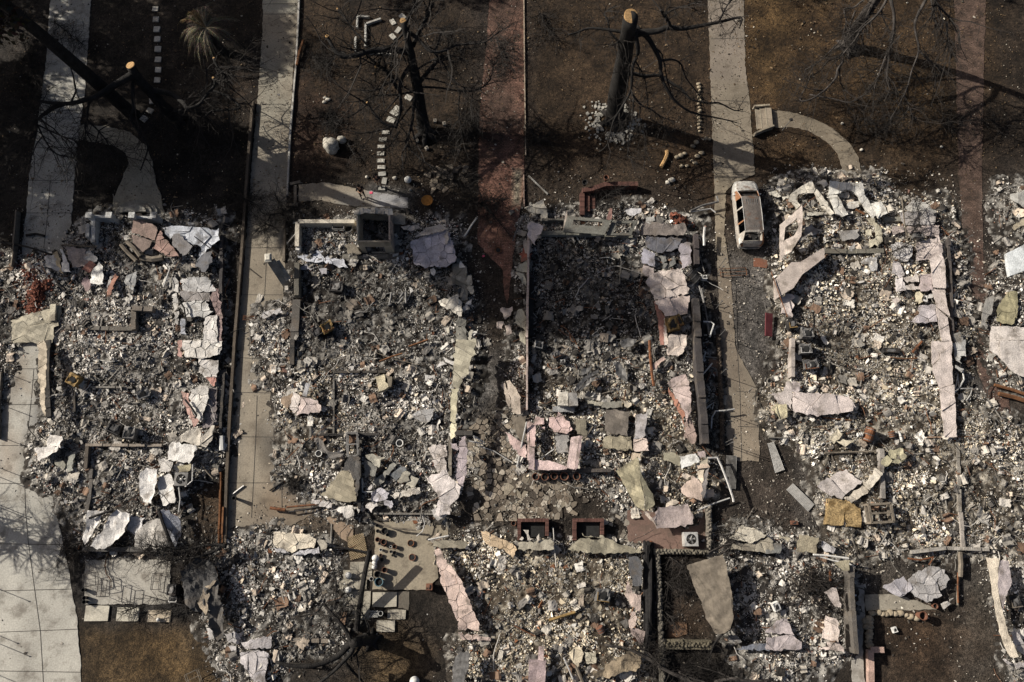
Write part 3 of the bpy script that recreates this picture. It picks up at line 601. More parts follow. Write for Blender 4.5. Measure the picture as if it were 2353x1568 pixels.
def S(label, t, polys, col, z=.42, crack=.0, tilt=(0,0), mat='stucco', th=.05, rag=.042, und=.07, curl=0.0, cat='broken sheet', name='stucco_sheet', gap=.016, group=None, cols=None, parent=None):
 """one fallen sheet of wall: ragged outline, thickness, warped surface; crack = size of its broken pieces"""
 if not isinstance(polys[0][0], tuple): polys = [polys]
 if parent is None and len(polys) > 1 and t != 'x':
  wp = [densify(WP(t, p_, z), .15) for p_ in polys]; gid = list(range(len(polys)))
  for i in range(len(polys)):
   for k in range(i):
    if min((a[0] - b[0]) ** 2 + (a[1] - b[1]) ** 2 for a in wp[i] for b in wp[k]) < .19 ** 2: g0 = gid[i]; gid = [gid[k] if g_ == g0 else g_ for g_ in gid]
  if len(set(gid)) > 1:
   lb = 'one of the ' + re_art(label)
   if len(lb.split()) > 16: lb = re_art(label)
   for g0 in sorted(set(gid)):
    ii = [i for i in range(len(polys)) if gid[i] == g0]
    o = S(lb, t, [polys[i] for i in ii], col, z, crack, tilt, mat, th, rag, und, curl, cat, name, gap, label, [cols[i] for i in ii] if cols else None)
   return o
 mb = MB(); sd = random.randrange(1000)
 allp = [p for q in polys for p in WP(t, q, z)]
 cx = sum(p[0] for p in allp) / len(allp); cy = sum(p[1] for p in allp) / len(allp)
 def zf(x, y, e=0.0):
  b = z + tilt[0] * (x - cx) + tilt[1] * (y - cy)
  return b + und * 2 * (float(fbm(x + sd, y + sd, .9,2,3)) - .5) + und * .9 * (float(fbm(x + sd, y, .30,2,5)) - .5)
 for qi, q in enumerate(polys):
  base = WP(t, q, z)
  if area(base) < 0: base = base[::-1]
  c0 = cols[qi] if cols else col
  pol = ragged(base, .16, rag)
  if crack:
   xs = [p[0] for p in pol]; ys = [p[1] for p in pol]
   seeds = []
   nx = max(1, int((max(xs) - min(xs)) / crack)); ny = max(1, int((max(ys) - min(ys)) / crack))
   for i in range(-1, nx + 2):
    for k in range(-1, ny + 2):
     seeds.append((min(xs) + (i + random.uniform(0,1)) * (max(xs) - min(xs)) / nx, min(ys) + (k + random.uniform(0,1)) * (max(ys) - min(ys)) / ny))
   cells = []
   for a in seeds:
    c = pol
    near = sorted(seeds, key=lambda s: (s[0] - a[0]) ** 2 + (s[1] - a[1]) ** 2)[1:14]
    for b in near:
     c = clipcell(c, a, b)
     if len(c) < 3: break
    if len(c) >= 3 and abs(area(c)) > .004: cells.append(c)
  else: cells = [pol]
  for c in cells:
   n = len(c); ax = sum(p[0] for p in c) / n; ay = sum(p[1] for p in c) / n
   if crack:
    tx, ty = random.gauss(0,.06), random.gauss(0,.06); dz = random.uniform(-.015,.02)
    c = [(x - (x - ax) * gap / max(.05, math.hypot(x - ax, y - ay)), y - (y - ay) * gap / max(.05, math.hypot(x - ax, y - ay))) for x, y in c]
   else: tx = ty = dz = 0
   s = .2
   pts = [Vector(p) for p in c]
   xs = [p[0] for p in c]; ys = [p[1] for p in c]
   gx, gy = np.meshgrid(np.arange(min(xs) + s / 2, max(xs), s), np.arange(min(ys) + s / 2, max(ys), s)); gx = gx.ravel(); gy = gy.ravel()
   if gx.size:
    ok = inside(gx, gy, c) & (edge_dist(gx, gy, c) > s * .3); pts += [Vector((a, b)) for a, b in zip(gx[ok], gy[ok])]
   try: r = delaunay_2d_cdt(pts, [(i, (i + 1) % n) for i in range(n)],[], 1,1e-4)
   except Exception: continue
   V = [(v.x, v.y) for v in r[0]]; fs = [tuple(f) for f in r[2]]
   if not fs: continue
   if curl:
    ed = edge_dist(np.array([v[0] for v in V]), np.array([v[1] for v in V]), base); cu = curl * np.clip(1 - ed / .5,0,1) ** 2
   else: cu = np.zeros(len(V))
   zz = [zf(v[0], v[1]) + tx * (v[0] - ax) + ty * (v[1] - ay) + dz + float(cu[i]) for i, v in enumerate(V)]
   nb = len(V); vs = [(v[0], v[1], zz[i]) for i, v in enumerate(V)] + [(v[0], v[1], zz[i] - th) for i, v in enumerate(V)]
   k = random.uniform(.86,1.08) if crack else 1
   cc = tuple(q_ * k for q_ in c0)
   E_ = set((f[i], f[(i + 1) % len(f)]) for f in fs for i in range(len(f)))
   side = [(b, a, a + nb, b + nb) for a, b in E_ if (b, a) not in E_]
   mb.add(vs, fs + [tuple(i + nb for i in f[::-1]) for f in fs], cc); mb.add([vs[i] for i in range(2 * nb)], side, tuple(q_ * .6 for q_ in cc)) if False else None
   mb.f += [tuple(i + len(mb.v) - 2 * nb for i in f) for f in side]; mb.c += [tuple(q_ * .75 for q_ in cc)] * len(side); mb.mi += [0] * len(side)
 o = mb.build(name, mat, parent)
 if parent is None: tag(o, label, cat, group)
 return o
q = S
# ---- leftmost ruin
q('brown scorched panel lying just behind the white porch wall', '01', [[(1230,455),(1340,475),(1455,525),(1425,640),(1320,605),(1200,570)],[(1205,590),(1395,645),(1370,700),(1310,740),(1215,700)]], br, .75,0, (.1,.1), cols=[(.24,.175,.15),(.20,.155,.135)])
q('reddish crumpled sheet beside the blue-white panel of the leftmost ruin', '01', [(1395,720),(1440,600),(1475,540),(1500,600),(1580,690),(1655,800),(1560,790),(1480,750)],(.27,.18,.155), .85,.45, (.1,0))
q('large blue-white panel at the top right corner of the leftmost ruin', '01', [(1500,530),(1600,512),(1800,530),(2020,545),(2010,640),(1880,740),(1800,835),(1840,700),(1700,650),(1600,590),(1565,622),(1530,600)],(.50,.52,.56), .8,1.1, (0,.1), und=.12, curl=.1)
q('flat dark grey square sheet lying on the blue-white panel', '01', [(1590,590),(1640,585),(1775,700),(1690,790),(1620,730),(1575,660)],(.20,.19,.19), .98,0, (.05,0), und=.03)
q('black-grey sheet folded below the blue-white panel', '01', [(1800,840),(1870,770),(1950,740),(1950,850),(1880,940),(1790,870)],(.13,.13,.14), .7,0, (.15,0))
q('crumpled grey-white pieces left of the brick heap, over the driveway', '01', [[(400,790),(500,770),(560,930),(410,880)],[(495,760),(540,755),(560,930),(525,920)],[(570,720),(640,860),(640,930),(560,920)]], wh, .5,0, (.1,.2), cols=[(.46,.45,.44),(.50,.40,.26),(.58,.56,.54)])
q('brownish smooth panel between the driveway and the white porch wall', '01', [(600,700),(700,708),(780,725),(830,860),(740,882),(660,885),(625,800)],(.30,.255,.235), .6,0, (.0,.15))
q('grey curled panel edge right of the brownish smooth panel', '01', [(750,750),(830,730),(905,800),(860,850),(775,815)],(.36,.35,.34), .62,0)
q('small brick-red board next to the white pointed panel', '01', [(752,905),(820,830),(882,855),(812,945)],(.29,.14,.11), .62,0, name='fallen_board', cat='board')
q('bright white pointed panel near the brick heap', '01', [(825,1030),(835,930),(905,838),(950,885),(952,1052)],(.60,.59,.56), .7,0, (.2,0))
q('dusky mauve sheet below the white pointed panel', '01', [(750,1040),(790,950),(845,1040),(800,1125)],(.27,.20,.20), .5,0)
q('orange-red long narrow panel standing in the leftmost ruin', '01', [[(985,1100),(1048,950),(1085,972),(1008,1150),(985,1150)],[(980,1060),(1005,960),(1040,955),(985,1090)]], orr, .7,0, cols=[(.34,.18,.135),(.38,.35,.33)])
q('light grey torn plasterboard in the middle of the upper leftmost ruin', '01', [(1160,965),(1262,920),(1245,1010),(1220,1098),(1150,1050)],(.40,.40,.39), .5,.5)
q('grey-white mottled sheets forming the top of the right hand wall of the leftmost ruin', '01', [[(1650,1000),(1780,975),(1900,980),(1990,1100),(1900,1120),(1680,1108)],[(1640,1105),(1920,1118),(1920,1200),(1820,1190),(1690,1200)]], wh, .6,.55, cols=[(.48,.47,.46),(.27,.25,.24)])
q('white mottled sheet above the square gap in the right hand wall of the leftmost ruin', '01', [(1690,1212),(1790,1200),(1880,1190),(1955,1300),(1870,1350),(1710,1345),(1640,1250)],(.50,.49,.47), .62,.6)
q('white jagged strip running down the right hand wall of the leftmost ruin', '01', [(1890,1330),(1990,1325),(1998,1575),(1870,1580),(1868,1400)],(.60,.57,.54), .65,.5)
q('mauve-brown strip along the outer right side of the leftmost ruin', '01', [(1930,1190),(1960,1050),(2005,1090),(2040,1300),(2040,1575),(1998,1575),(1985,1300)],(.27,.20,.19), .55,.4)
q('line of small white torn pieces left of the mottled sheets in the leftmost ruin', '01', [[(1590,975),(1640,1005),(1635,1120),(1580,1100)],[(1575,1130),(1625,1120),(1640,1260),(1600,1290)],[(1600,1310),(1640,1300),(1640,1415),(1605,1400)]],(.5,.48,.45), .45,.4)
q('blue-grey torn strip beside the square gap in the leftmost ruin', '01', [(1655,1350),(1705,1362),(1705,1500),(1650,1505)],(.33,.34,.37), .45,.4)
q('cream cracked net-backed sheet lying over the pale driveway left of the leftmost ruin', '01', [(100,1380),(300,1310),(470,1270),(490,1245),(562,1242),(545,1420),(495,1440),(490,1580),(120,1580)],(.46,.42,.33), .3,.9, mat='lath')
q('tall tan wall strip leaning over the left side of the leftmost ruin', '02', [(325,-10),(410,-10),(437,150),(436,400),(428,700),(385,640),(345,330),(340,150)],(.44,.38,.30), 1.1,1.4, (.3,0), mat='lath', name='stucco_slab', und=.03)
q('white cracked sheets with pink chips at the middle right of the leftmost ruin', '02', [[(1680,-10),(2040,-10),(2030,120),(1850,165),(1700,140),(1670,60)],[(1630,-10),(1672,-10),(1670,150),(1630,150)]], wh, .62,.5, cols=[(.60,.57,.53),(.48,.30,.26)])
q('pale strip with a pink corner below the white cracked sheets', '02', [[(1830,150),(2008,172),(1990,330),(1880,330),(1830,290)],[(1885,325),(1985,330),(1975,410),(1925,400)]], wh, .6,.45, cols=[(.56,.53,.5),(.44,.24,.2)])
q('white and pink tapering sheet with a black hole in the leftmost ruin', '02', [[(1740,450),(1830,405),(1920,412),(1905,560),(1850,745),(1790,700),(1740,600)],[(1655,460),(1735,470),(1740,610),(1790,700),(1840,720),(1780,790),(1700,620)]], wh, .62,.5, (.1,0), cols=[(.60,.57,.53),(.46,.30,.26)])
q('shadow-toned grey-brown blocks along the outer right side below the pale strip', '02', [(1900,430),(1992,420),(1988,760),(1930,790),(1852,800),(1890,600)],(.24,.21,.21), .4,.45)  # shadow on the outer side is put into this grey-brown tone
q('tan-white bulging sheets above the long crosswise beam of the leftmost ruin', '02', [[(1655,890),(1740,810),(1825,800),(1870,860),(1840,965),(1680,925)],[(1860,870),(1945,780),(1975,770),(1950,900),(1900,970),(1850,965)]],(.50,.46,.40), .65,.9, curl=.06)
q('clean white folded sheet at the lower right of the leftmost ruin', '02', [(1550,950),(1600,922),(1700,945),(1815,968),(1790,1050),(1742,1128),(1640,1100),(1535,1092)],(.62,.60,.57), .75,1.0, (.1,0), curl=.06)
q('white square with a hole left of the clean white folded sheet', '02', [(1458,1072),(1560,1090),(1600,1110),(1548,1208),(1458,1185)],(.62,.59,.55), .62,.9)
q('olive-yellow flap above the fan unit', '02', [(1640,1150),(1750,1128),(1750,1190),(1700,1200),(1640,1205)],(.42,.38,.26), .75,0)
q('big wrinkled white sheet at the bottom of the leftmost ruin', '02', [(1290,1205),(1360,1170),(1455,1180),(1450,1300),(1420,1400),(1380,1490),(1300,1465),(1270,1400)],(.62,.60,.58), .75,0, (.1,.1), und=.14, curl=.05)
q('white sheet with soot holes right of the big wrinkled white sheet', '02', [(1450,1250),(1560,1210),(1600,1300),(1615,1480),(1540,1490),(1490,1512),(1470,1420),(1440,1340)],(.60,.58,.55), .7,1.0, und=.1)
q('white broken panel by the pale driveway at the left of the ruin', '02', [[(450,850),(585,870),(560,975),(425,960)],[(310,985),(400,965),(550,970),(525,1020),(420,1070),(352,1112),(345,1020)]],(.60,.57,.54), .7,0, (.1,-.1), curl=.1)
q('greenish grey slab piece below the white broken panel', '02', [(490,1105),(560,1085),(600,1130),(575,1185),(510,1150)],(.29,.28,.235), .5,0, th=.15)
q('grey flat piece leaning beside the dark beam in the lower leftmost ruin', '02', [(630,1050),(680,1040),(660,1190),(615,1205)],(.27,.27,.24), .55,0)
q('curled white sheet with a long black slit, bottom left of the leftmost ruin', '03', [[(820,-10),(965,-10),(905,110),(850,230),(800,300),(775,240),(800,120)],[(1080,-15),(1200,20),(1180,110),(1130,210),(1050,290),(950,355),(830,320),(880,240),(960,140),(1010,40)]],(.56,.54,.52), .8,0, (0,0), und=.14, curl=.12)
q('torn white flap between the two scorched sheets at the bottom left', '03', [(1195,35),(1255,45),(1322,65),(1310,120),(1262,225),(1165,165)],(.52,.51,.51), .6,.9)
q('smoke-browned white sheet beside the charred post at the bottom left', '03', [(1255,195),(1340,110),(1445,60),(1490,100),(1555,330),(1250,342)],(.54,.51,.47), .7,0, (-.1,0), und=.1)
q('pale blue-grey upright sheet right of the charred post', '03', [(1482,-20),(1560,-10),(1640,60),(1655,200),(1600,345),(1545,250)],(.38,.39,.43), .8,1.2, (-.2,0))
q('huge buckled black roofing sheet left of the back ruin', '03', [[(1665,540),(1750,470),(1820,425),(1920,450),(1990,520),(2002,630),(1920,690),(1880,800),(1900,960),(1790,915),(1720,845),(1690,700)],[(1990,640),(2015,700),(2045,900),(2045,1160),(1990,1180),(1940,1080),(1915,960),(1912,740)]],(.075,.073,.072), 1.0,0, (0,0), und=.35, curl=.15, cols=[(.07,.068,.067),(.085,.08,.075)], th=.03)
q('scorched tan inner fold of the buckled black roofing sheet', '03', [(1870,700),(1990,635),(1930,700),(1905,800),(1905,950),(1850,910),(1810,860)],(.32,.265,.20), 1.15,0, und=.1)
q('grey cracked slab pieces under the tip of the black roofing sheet', '03', [[(1900,1060),(1940,1040),(1965,1150),(1925,1180)],[(2060,1130),(2150,1100),(2215,1110),(2220,1200),(2100,1210)],[(2090,1220),(2180,1230),(2182,1290),(2112,1272)]],(.45,.43,.42), .35,.4)
q('grey-white pitted sheets crossing from the brown lawn into the back ruin', '03', [[(2220,1200),(2351,1160),(2500,1145),(2490,1250),(2330,1262),(2240,1270)],[(2200,1300),(2345,1270),(2470,1290),(2450,1420),(2440,1590),(2330,1560),(2250,1440),(2215,1390)]],(.48,.45,.45), .45,.6)
# ---- second ruin
q('bluish white jagged sheet below the open plaster box', '11', [(370,790),(480,770),(530,750),(600,727),(680,800),(740,810),(790,800),(838,890),(770,882),(640,842),(540,848),(470,835)],(.47,.48,.52), .4,.5)
q('big square lavender sheet cracked all over, right of the open plaster box', '11', [(1418,650),(1520,610),(1630,580),(1760,540),(1800,640),(1830,720),(1842,830),(1740,880),(1640,878),(1550,890),(1450,845),(1430,740)],(.47,.44,.48), .75,.55, (.05,.08), gap=.014)
q('cream folded rim along the top of the square lavender sheet', '11', [[(1440,620),(1560,530),(1700,500),(1775,540),(1640,575),(1530,600)],[(1330,520),(1480,500),(1500,530),(1420,560),(1350,545)],[(1740,560),(1775,550),(1770,650),(1735,690)]],(.54,.48,.42), .98,.8, curl=.06)
q('small upright cream panel between the plaster box and the lavender sheet', '11', [(1250,390),(1365,398),(1382,492),(1275,492)],(.30,.27,.22), .7,0)
q('cream cracked sheet near the right hand wall of the second ruin', '11', [(1680,1200),(1780,1160),(1860,1130),(1880,1220),(1902,1290),(1890,1352),(1780,1280),(1700,1240)],(.60,.56,.49), .65,.45)
q('grey-tan strip with small tiles along the right side of the second ruin', '11', [[(1800,840),(1930,880),(1945,1040),(1950,1200),(1870,1190),(1890,1060),(1800,1040)],[(1830,1380),(1930,1340),(1940,1560),(1840,1560)]],(.26,.25,.22), .45,.6, mat='lath')
q('small grey torn pieces under the bluish white jagged sheet', '11', [[(400,900),(470,852),(480,900),(410,912)],[(585,900),(640,895),(645,940),(600,950)],[(480,900),(530,905),(500,920)]],(.36,.35,.37), .4,0)
q('white jagged sheet beside the second driveway, above the timber heap', '11', [(40,1340),(70,1290),(220,1258),(240,1310),(140,1330),(72,1362)],(.50,.48,.47), .45,.5)
q('torn white pieces at the right edge of the upper second ruin', '11', [[(1860,850),(1880,830),(1922,890),(1870,895)],[(1600,905),(1645,895),(1640,960),(1610,950)],[(1410,1065),(1450,1110),(1430,1130),(1410,1120)],[(1940,1200),(1980,1190),(1970,1230),(1930,1230)],[(1900,1250),(1950,1230),(1940,1270),(1905,1290)]],(.55,.53,.50), .5,0)
q('olive torn pieces at the lower right edge of the second ruin', '11', [[(1945,970),(1990,960),(1985,1050),(1950,1060)],[(1740,1450),(1770,1440),(1780,1490),(1750,1490)],[(1960,1470),(1985,1465),(1975,1560),(1955,1560)],[(1955,1060),(2000,1060),(1990,1130),(1960,1130)]],(.44,.41,.34), .5,0)
q('long tan wall strip standing on the right side of the second ruin', '12', [[(1830,-20),(2025,-20),(2005,130),(1972,170),(1958,300),(1905,340),(1900,380),(1860,430),(1800,420),(1812,200)],[(1795,430),(1862,430),(1845,650),(1830,868),(1785,900),(1785,650)]],(.46,.42,.31), 1.7,1.6, (.15,0), mat='lath', name='stucco_slab', und=.04, cols=[(.40,.37,.29),(.56,.52,.38)])
q('small white sheets lying against the top of the long tan wall strip', '12', [[(1840,60),(1960,20),(1900,115),(1850,120)],[(1730,150),(1830,180),(1815,225),(1740,190)],[(1665,225),(1720,185),(1740,205),(1680,240)],[(1560,310),(1630,320),(1560,365)]],(.52,.50,.48), .9,0)
q('pink and white broken panel beside the second driveway', '12', [[(350,462),(415,500),(400,560),(352,672),(298,620),(320,540)],[(412,512),(500,525),(570,550),(608,590),(580,650),(450,655),(358,688),(390,600)]], pk, .7,.9, (.1,.1), cols=[(.60,.54,.50),(.55,.46,.43)])
q('round edged brown sheet under the pink and white broken panel', '12', [(230,520),(340,470),(330,540),(298,618),(255,600),(228,570)],(.25,.19,.14), .55,0)
q('narrow grey plank sticking up from the pink and white broken panel', '12', [(460,378),(500,390),(462,510),(425,500)],(.30,.30,.31), .9,0, rag=.01, cat='plank', name='grey_plank')
q('cream crate shaped wall chunk in the middle of the second ruin', '12', [[(1095,330),(1172,302),(1192,345),(1212,420),(1130,462)],[(1180,298),(1242,320),(1242,410),(1218,415),(1195,345)]], cr, .95,0, th=.5, cols=[(.52,.46,.33),(.15,.13,.10)])
q('grey-white ash crusted panel near the lower right of the second ruin', '12', [(1435,680),(1500,625),(1640,622),(1612,700),(1578,752),(1482,722)],(.42,.41,.40), .55,.6)
q('whitish pink tiled sheet above the big curved pink-white sheet', '12', [[(1578,975),(1660,950),(1745,955),(1762,1050),(1700,1080),(1638,1085)],[(1615,1090),(1735,1072),(1752,1170),(1662,1205)]],(.62,.56,.52), .55,.32)
q('big curved pink-white sheet at the bottom right of the second ruin', '12', [(1550,1245),(1640,1215),(1740,1190),(1815,1275),(1880,1340),(1860,1430),(1790,1510),(1782,1600),(1650,1600),(1680,1420),(1610,1330)],(.62,.565,.54), .85,.75, und=.05)
q('mauve curved wall strip with a fork at the top, right of the second ruin', '12', [[(1870,868),(1920,868),(1938,1000),(1932,1200),(1900,1332),(1840,1290),(1838,1180),(1858,980)],[(1778,922),(1862,960),(1850,1010),(1790,980)]],(.48,.41,.42), 1.1,.6, (-.1,0), name='stucco_slab')
q('large tan fan-like sheet at the bottom of the second ruin', '12', [(780,1195),(850,1180),(880,1230),(915,1310),(925,1460),(810,1485),(690,1440),(590,1412),(680,1300)],(.36,.32,.24), .8,0, (.1,.15), mat='lath')
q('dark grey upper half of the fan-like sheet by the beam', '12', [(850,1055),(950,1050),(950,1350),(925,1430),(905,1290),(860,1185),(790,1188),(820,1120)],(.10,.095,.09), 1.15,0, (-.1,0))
q('grey curved tin-like sheet left of the metal shelf frame', '12', [(545,900),(575,885),(620,930),(655,1010),(730,1012),(805,1032),(780,1072),(690,1075),(600,1005),(560,960)],(.15,.14,.13), .8,0, curl=.15)
q('grey-green folded corner sheet right of the fan-like sheet', '12', [[(1000,1050),(1060,1042),(1180,1058),(1205,1070),(1140,1090),(1130,1170),(1060,1110)],[(1000,1080),(1050,1110),(1120,1175),(1100,1240),(1000,1240)]], gt, .75,0, curl=.1, cols=[(.38,.36,.30),(.16,.155,.14)])
for k_, (pl, c_, lb) in enumerate([([(1180,1200),(1262,1108),(1292,1130),(1205,1240),(1128,1322),(1075,1290)],(.30,.29,.26), 'longest of the slanting grey wall segments at the bottom of the second ruin'),
 ([(1232,1230),(1330,1130),(1382,1180),(1288,1272)],(.20,.21,.22), 'dark blue-grey slanting segment right of the longest slanting segment'),
 ([(1290,1285),(1370,1190),(1432,1212),(1400,1265),(1330,1312)],(.33,.31,.26), 'middle pale slanting segment between the blue-grey one and the end one'),
 ([(1380,1320),(1430,1235),(1488,1268),(1470,1310),(1430,1352)],(.46,.43,.36), 'palest slanting segment at the right end of the row')]):
 q(lb, '12', pl, c_, .6 - .03 * k_, 0, (.1,.1), mat='lath', name='slanting_sheet')
q('straight white strip of tiles leading to the big curved pink-white sheet', '12', [(1225,1410),(1400,1365),(1505,1340),(1500,1400),(1380,1425),(1255,1452)],(.62,.57,.50), .6,.4)
q('lavender broken sheets at the left end of the straight white strip', '12', [[(1050,1390),(1150,1340),(1225,1392),(1190,1462),(1060,1482)],[(1165,1462),(1250,1455),(1270,1500),(1220,1530),(1180,1500)]],(.46,.44,.47), .6,.4)
q('pinkish white pieces in the corner below the lavender broken sheets', '12', [[(1030,1482),(1130,1462),(1090,1530),(1060,1575),(1005,1540)],[(1060,1310),(1085,1330),(1040,1375),(1000,1375)]],(.58,.54,.51), .5,.5)
q('pale tile strip at the lower tip of the fan-like sheet', '12', [[(510,1445),(590,1455),(575,1500),(505,1480)],[(595,1460),(695,1490),(692,1542),(580,1512)]],(.50,.47,.45), .5,.5)
q('white sheets piled above the flower pot terrace', '12', [[(700,1545),(760,1520),(880,1498),(905,1568),(900,1610),(850,1650),(800,1580)],[(905,1510),(960,1560),(930,1580)]],(.58,.55,.51), .6,.6)
q('white sheet sticking out at the foot of the big curved pink-white sheet', '13', [(1610,-25),(1772,-30),(1765,30),(1680,78),(1640,50)],(.55,.53,.51), .7,.9)
q('white and cream cracked sheet on top of the back ruin, left of the lattice', '13', [[(160,180),(280,185),(400,200),(510,222),(550,255),(530,330),(380,350),(330,390),(230,345),(150,318)],[(545,255),(625,258),(655,275),(650,340),(600,362),(580,300)],[(340,385),(420,350),(580,330),(585,385),(420,398)],[(148,320),(250,345),(320,385),(200,375)]],(.60,.54,.45), .55,.55, cols=[(.62,.555,.45),(.36,.33,.28),(.47,.46,.48),(.45,.44,.45)])
q('long pink cracked board leaning on the back ruin right of the pot terrace', '13', [(1640,350),(1675,345),(1725,400),(1780,490),(1870,600),(1950,780),(2005,930),(2062,1062),(2042,1112),(1945,1060),(1840,1000),(1770,800),(1705,680),(1690,580),(1650,450)],(.58,.455,.40), .8,.6, und=.04, name='long_pink_board')
q('peach crusty sheet below the gravel strip, above the back ruin', '13', [(2060,170),(2140,195),(2240,240),(2351,295),(2400,340),(2351,425),(2270,350),(2150,320),(2095,290)],(.56,.43,.29), .5,.45)
q('flat pink scraps at the foot of the long pink board', '13', [[(1840,1020),(1900,995),(1960,1050),(1930,1100),(1855,1080)],[(1860,1110),(2000,1130),(2165,1150),(2160,1190),(1960,1180),(1880,1170)]],(.48,.38,.34), .4,.5)
q('tall grey rounded metal sheet at the lower edge below the pink scraps', '13', [(1835,1330),(1870,1290),(1945,1285),(1965,1380),(1935,1480),(1900,1600),(1800,1600),(1810,1430)],(.33,.33,.32), 1.2,0, und=.05, mat='greymetal')
q('tan board lying flat above the long pink board', '13', [(1630,262),(1930,265),(1932,330),(1790,335),(1632,322)],(.31,.28,.22), .5,0, mat='lath')
# ---- third ruin
q('pinkish white curved sheet at the upper left corner of the third ruin', '21', [(150,500),(190,478),(255,490),(288,512),(262,580),(238,605),(205,690),(140,600)],(.58,.50,.47), .9,0, (-.1,0), curl=.05)
q('cream cracked sheet beside the brick driveway above the third ruin', '21', [[(108,350),(180,310),(285,262),(330,400),(332,440),(300,440),(250,400),(180,392)],[(255,400),(330,420),(330,470),(260,460)]],(.52,.48,.40), .55,.55)
q('olive-cream crumpled strip on the left wall of the third ruin', '21', [[(45,870),(110,840),(172,830),(155,920),(95,940),(40,920)],[(40,940),(100,945),(128,1000),(132,1068),(80,1020)]],(.45,.42,.33), .7,0, curl=.1)
q('tan torn sheet lower on the left wall of the third ruin', '21', [[(60,1260),(95,1270),(132,1345),(130,1470),(60,1420),(15,1400)],[(70,1480),(130,1480),(120,1600),(60,1560)]],(.46,.43,.34), .6,.8)
q('peach scraps outside the left wall of the third ruin', '11', [[(2240,1270),(2351,1250),(2351,1330),(2280,1370)],[(2210,1400),(2280,1385),(2250,1450),(2205,1450)],[(2290,1430),(2340,1400),(2350,1500),(2300,1520)]],(.55,.46,.40), .5,.5)
q('leaning cream boards outside the middle left wall of the third ruin', '22', [[(-60,370),(-20,350),(60,470),(85,660),(10,650)],[(-90,400),(-60,380),(-10,600),(-30,620)]],(.48,.41,.34), .6,0)
q('terracotta corner panel above the olive-cream crumpled strip', '21', [[(80,770),(110,700),(120,755),(185,760),(150,820),(90,835)],[(100,640),(185,630),(180,750),(110,760)]],(.26,.09,.06), .8,0, cols=[(.27,.09,.06),(.33,.29,.26)])
q('dark folded sheets at the top right corner of the third ruin', '21', [[(1290,472),(1440,500),(1590,480),(1610,545),(1580,592),(1250,592),(1195,560)],[(1190,490),(1240,460),(1310,480),(1260,590),(1190,580)]],(.19,.165,.15), .8,0, (0,.1), und=.1)
q('smooth black-blue sheet below the dark folded sheets of the third ruin', '21', [(1240,600),(1380,615),(1565,622),(1525,710),(1460,735),(1340,752),(1250,712),(1215,650)],(.125,.125,.14), .7,.9, und=.08)
q('lavender upright panel left of the dark window gap in the third ruin', '21', [[(1200,720),(1308,752),(1312,890),(1260,880),(1190,850)],[(1200,870),(1300,895),(1310,930),(1230,980),(1195,930)]],(.35,.33,.36), .6,0, cols=[(.33,.32,.36),(.50,.43,.40)])
q('mauve upright panel right of the dark window gap in the third ruin', '21', [(1520,672),(1640,652),(1645,780),(1648,860),(1560,900),(1545,780)],(.34,.31,.33), .65,.7)
q('large pink-white smoke stained sheet, upper part, in the third ruin', '21', [(1245,945),(1400,920),(1555,902),(1600,962),(1622,1060),(1628,1130),(1460,1160),(1300,1188),(1270,1100),(1235,1020)],(.58,.50,.45), .85,.95, (-.05,0), und=.08)
q('pink-white smoke stained sheet, lower part, just above the yellow metal box', '21', [(1305,1195),(1630,1135),(1625,1230),(1612,1312),(1500,1335),(1410,1345),(1345,1270)],(.60,.50,.45), .75,1.1, (-.05,0), und=.08)
q('grey scraps in the dark window gap of the third ruin', '21', [[(1350,790),(1400,770),(1430,830),(1380,850)],[(1440,830),(1480,790),(1510,850),(1450,900)],[(1370,850),(1430,850),(1400,920)]],(.20,.20,.19), .4,0)
q('terracotta strip running down beside the yellow metal box', '21', [[(1300,1200),(1350,1195),(1375,1300),(1400,1345),(1400,1420),(1395,1600),(1362,1600),(1340,1350)],[(1392,1350),(1412,1352),(1432,1600),(1398,1600)]], rb, .7,0, rag=.02, cols=[(.29,.15,.12),(.56,.48,.42)])
q('white sheet fallen across the black frame above the third ruin', '21', [(1035,370),(1090,350),(1180,345),(1192,378),(1150,400),(1120,412),(1060,402)],(.48,.47,.48), .9,0)
q('pale flap between the black frame and the dark folded sheets', '21', [(1230,440),(1305,405),(1318,460),(1270,480),(1235,475)],(.46,.45,.42), .8,0)
q('pink-white curled sheet just below the yellow metal box', '22', [(1430,-60),(1600,-55),(1605,20),(1580,100),(1520,142),(1440,132),(1425,60)],(.58,.50,.44), .7,.8, curl=.06)
q('small curved pink sheet left of the rusty pipe end', '22', [(1290,215),(1340,165),(1400,135),(1415,165),(1350,215),(1295,260)],(.48,.36,.31), .6,0, curl=.06)
q('tall pink wedge of wall on the right side of the third ruin', '22', [[(1430,370),(1500,330),(1590,298),(1640,400),(1645,640),(1600,740),(1560,620),(1480,450)],[(1430,410),(1480,470),(1560,630),(1590,660),(1585,775),(1530,640),(1460,510)]], pk, .85,.75, cols=[(.52,.42,.39),(.40,.20,.14)])
q('brown-pink wall foot below the tall pink wedge', '22', [(1600,680),(1650,700),(1690,840),(1690,940),(1640,930),(1580,880)],(.33,.25,.22), .6,.5)
q('box shaped white wall chunk in the third ruin', '22', [[(430,468),(512,463),(516,590),(424,586)],[(518,468),(598,475),(606,592),(518,592)]], wh, 1.0,0, th=.45, rag=.012, cols=[(.58,.54,.47),(.25,.24,.23)])
q('grey slab at the foot of the box shaped white chunk', '22', [(370,600),(470,592),(582,600),(577,647),(450,648),(368,640)],(.24,.24,.24), .5,0, th=.1)
q('big brown-grey felt sheet in the lower third ruin', '22', [(862,632),(960,634),(1080,650),(1068,760),(1058,862),(960,855),(870,850),(848,780),(855,700)],(.20,.175,.15), .6,0, mat='lath', und=.05)
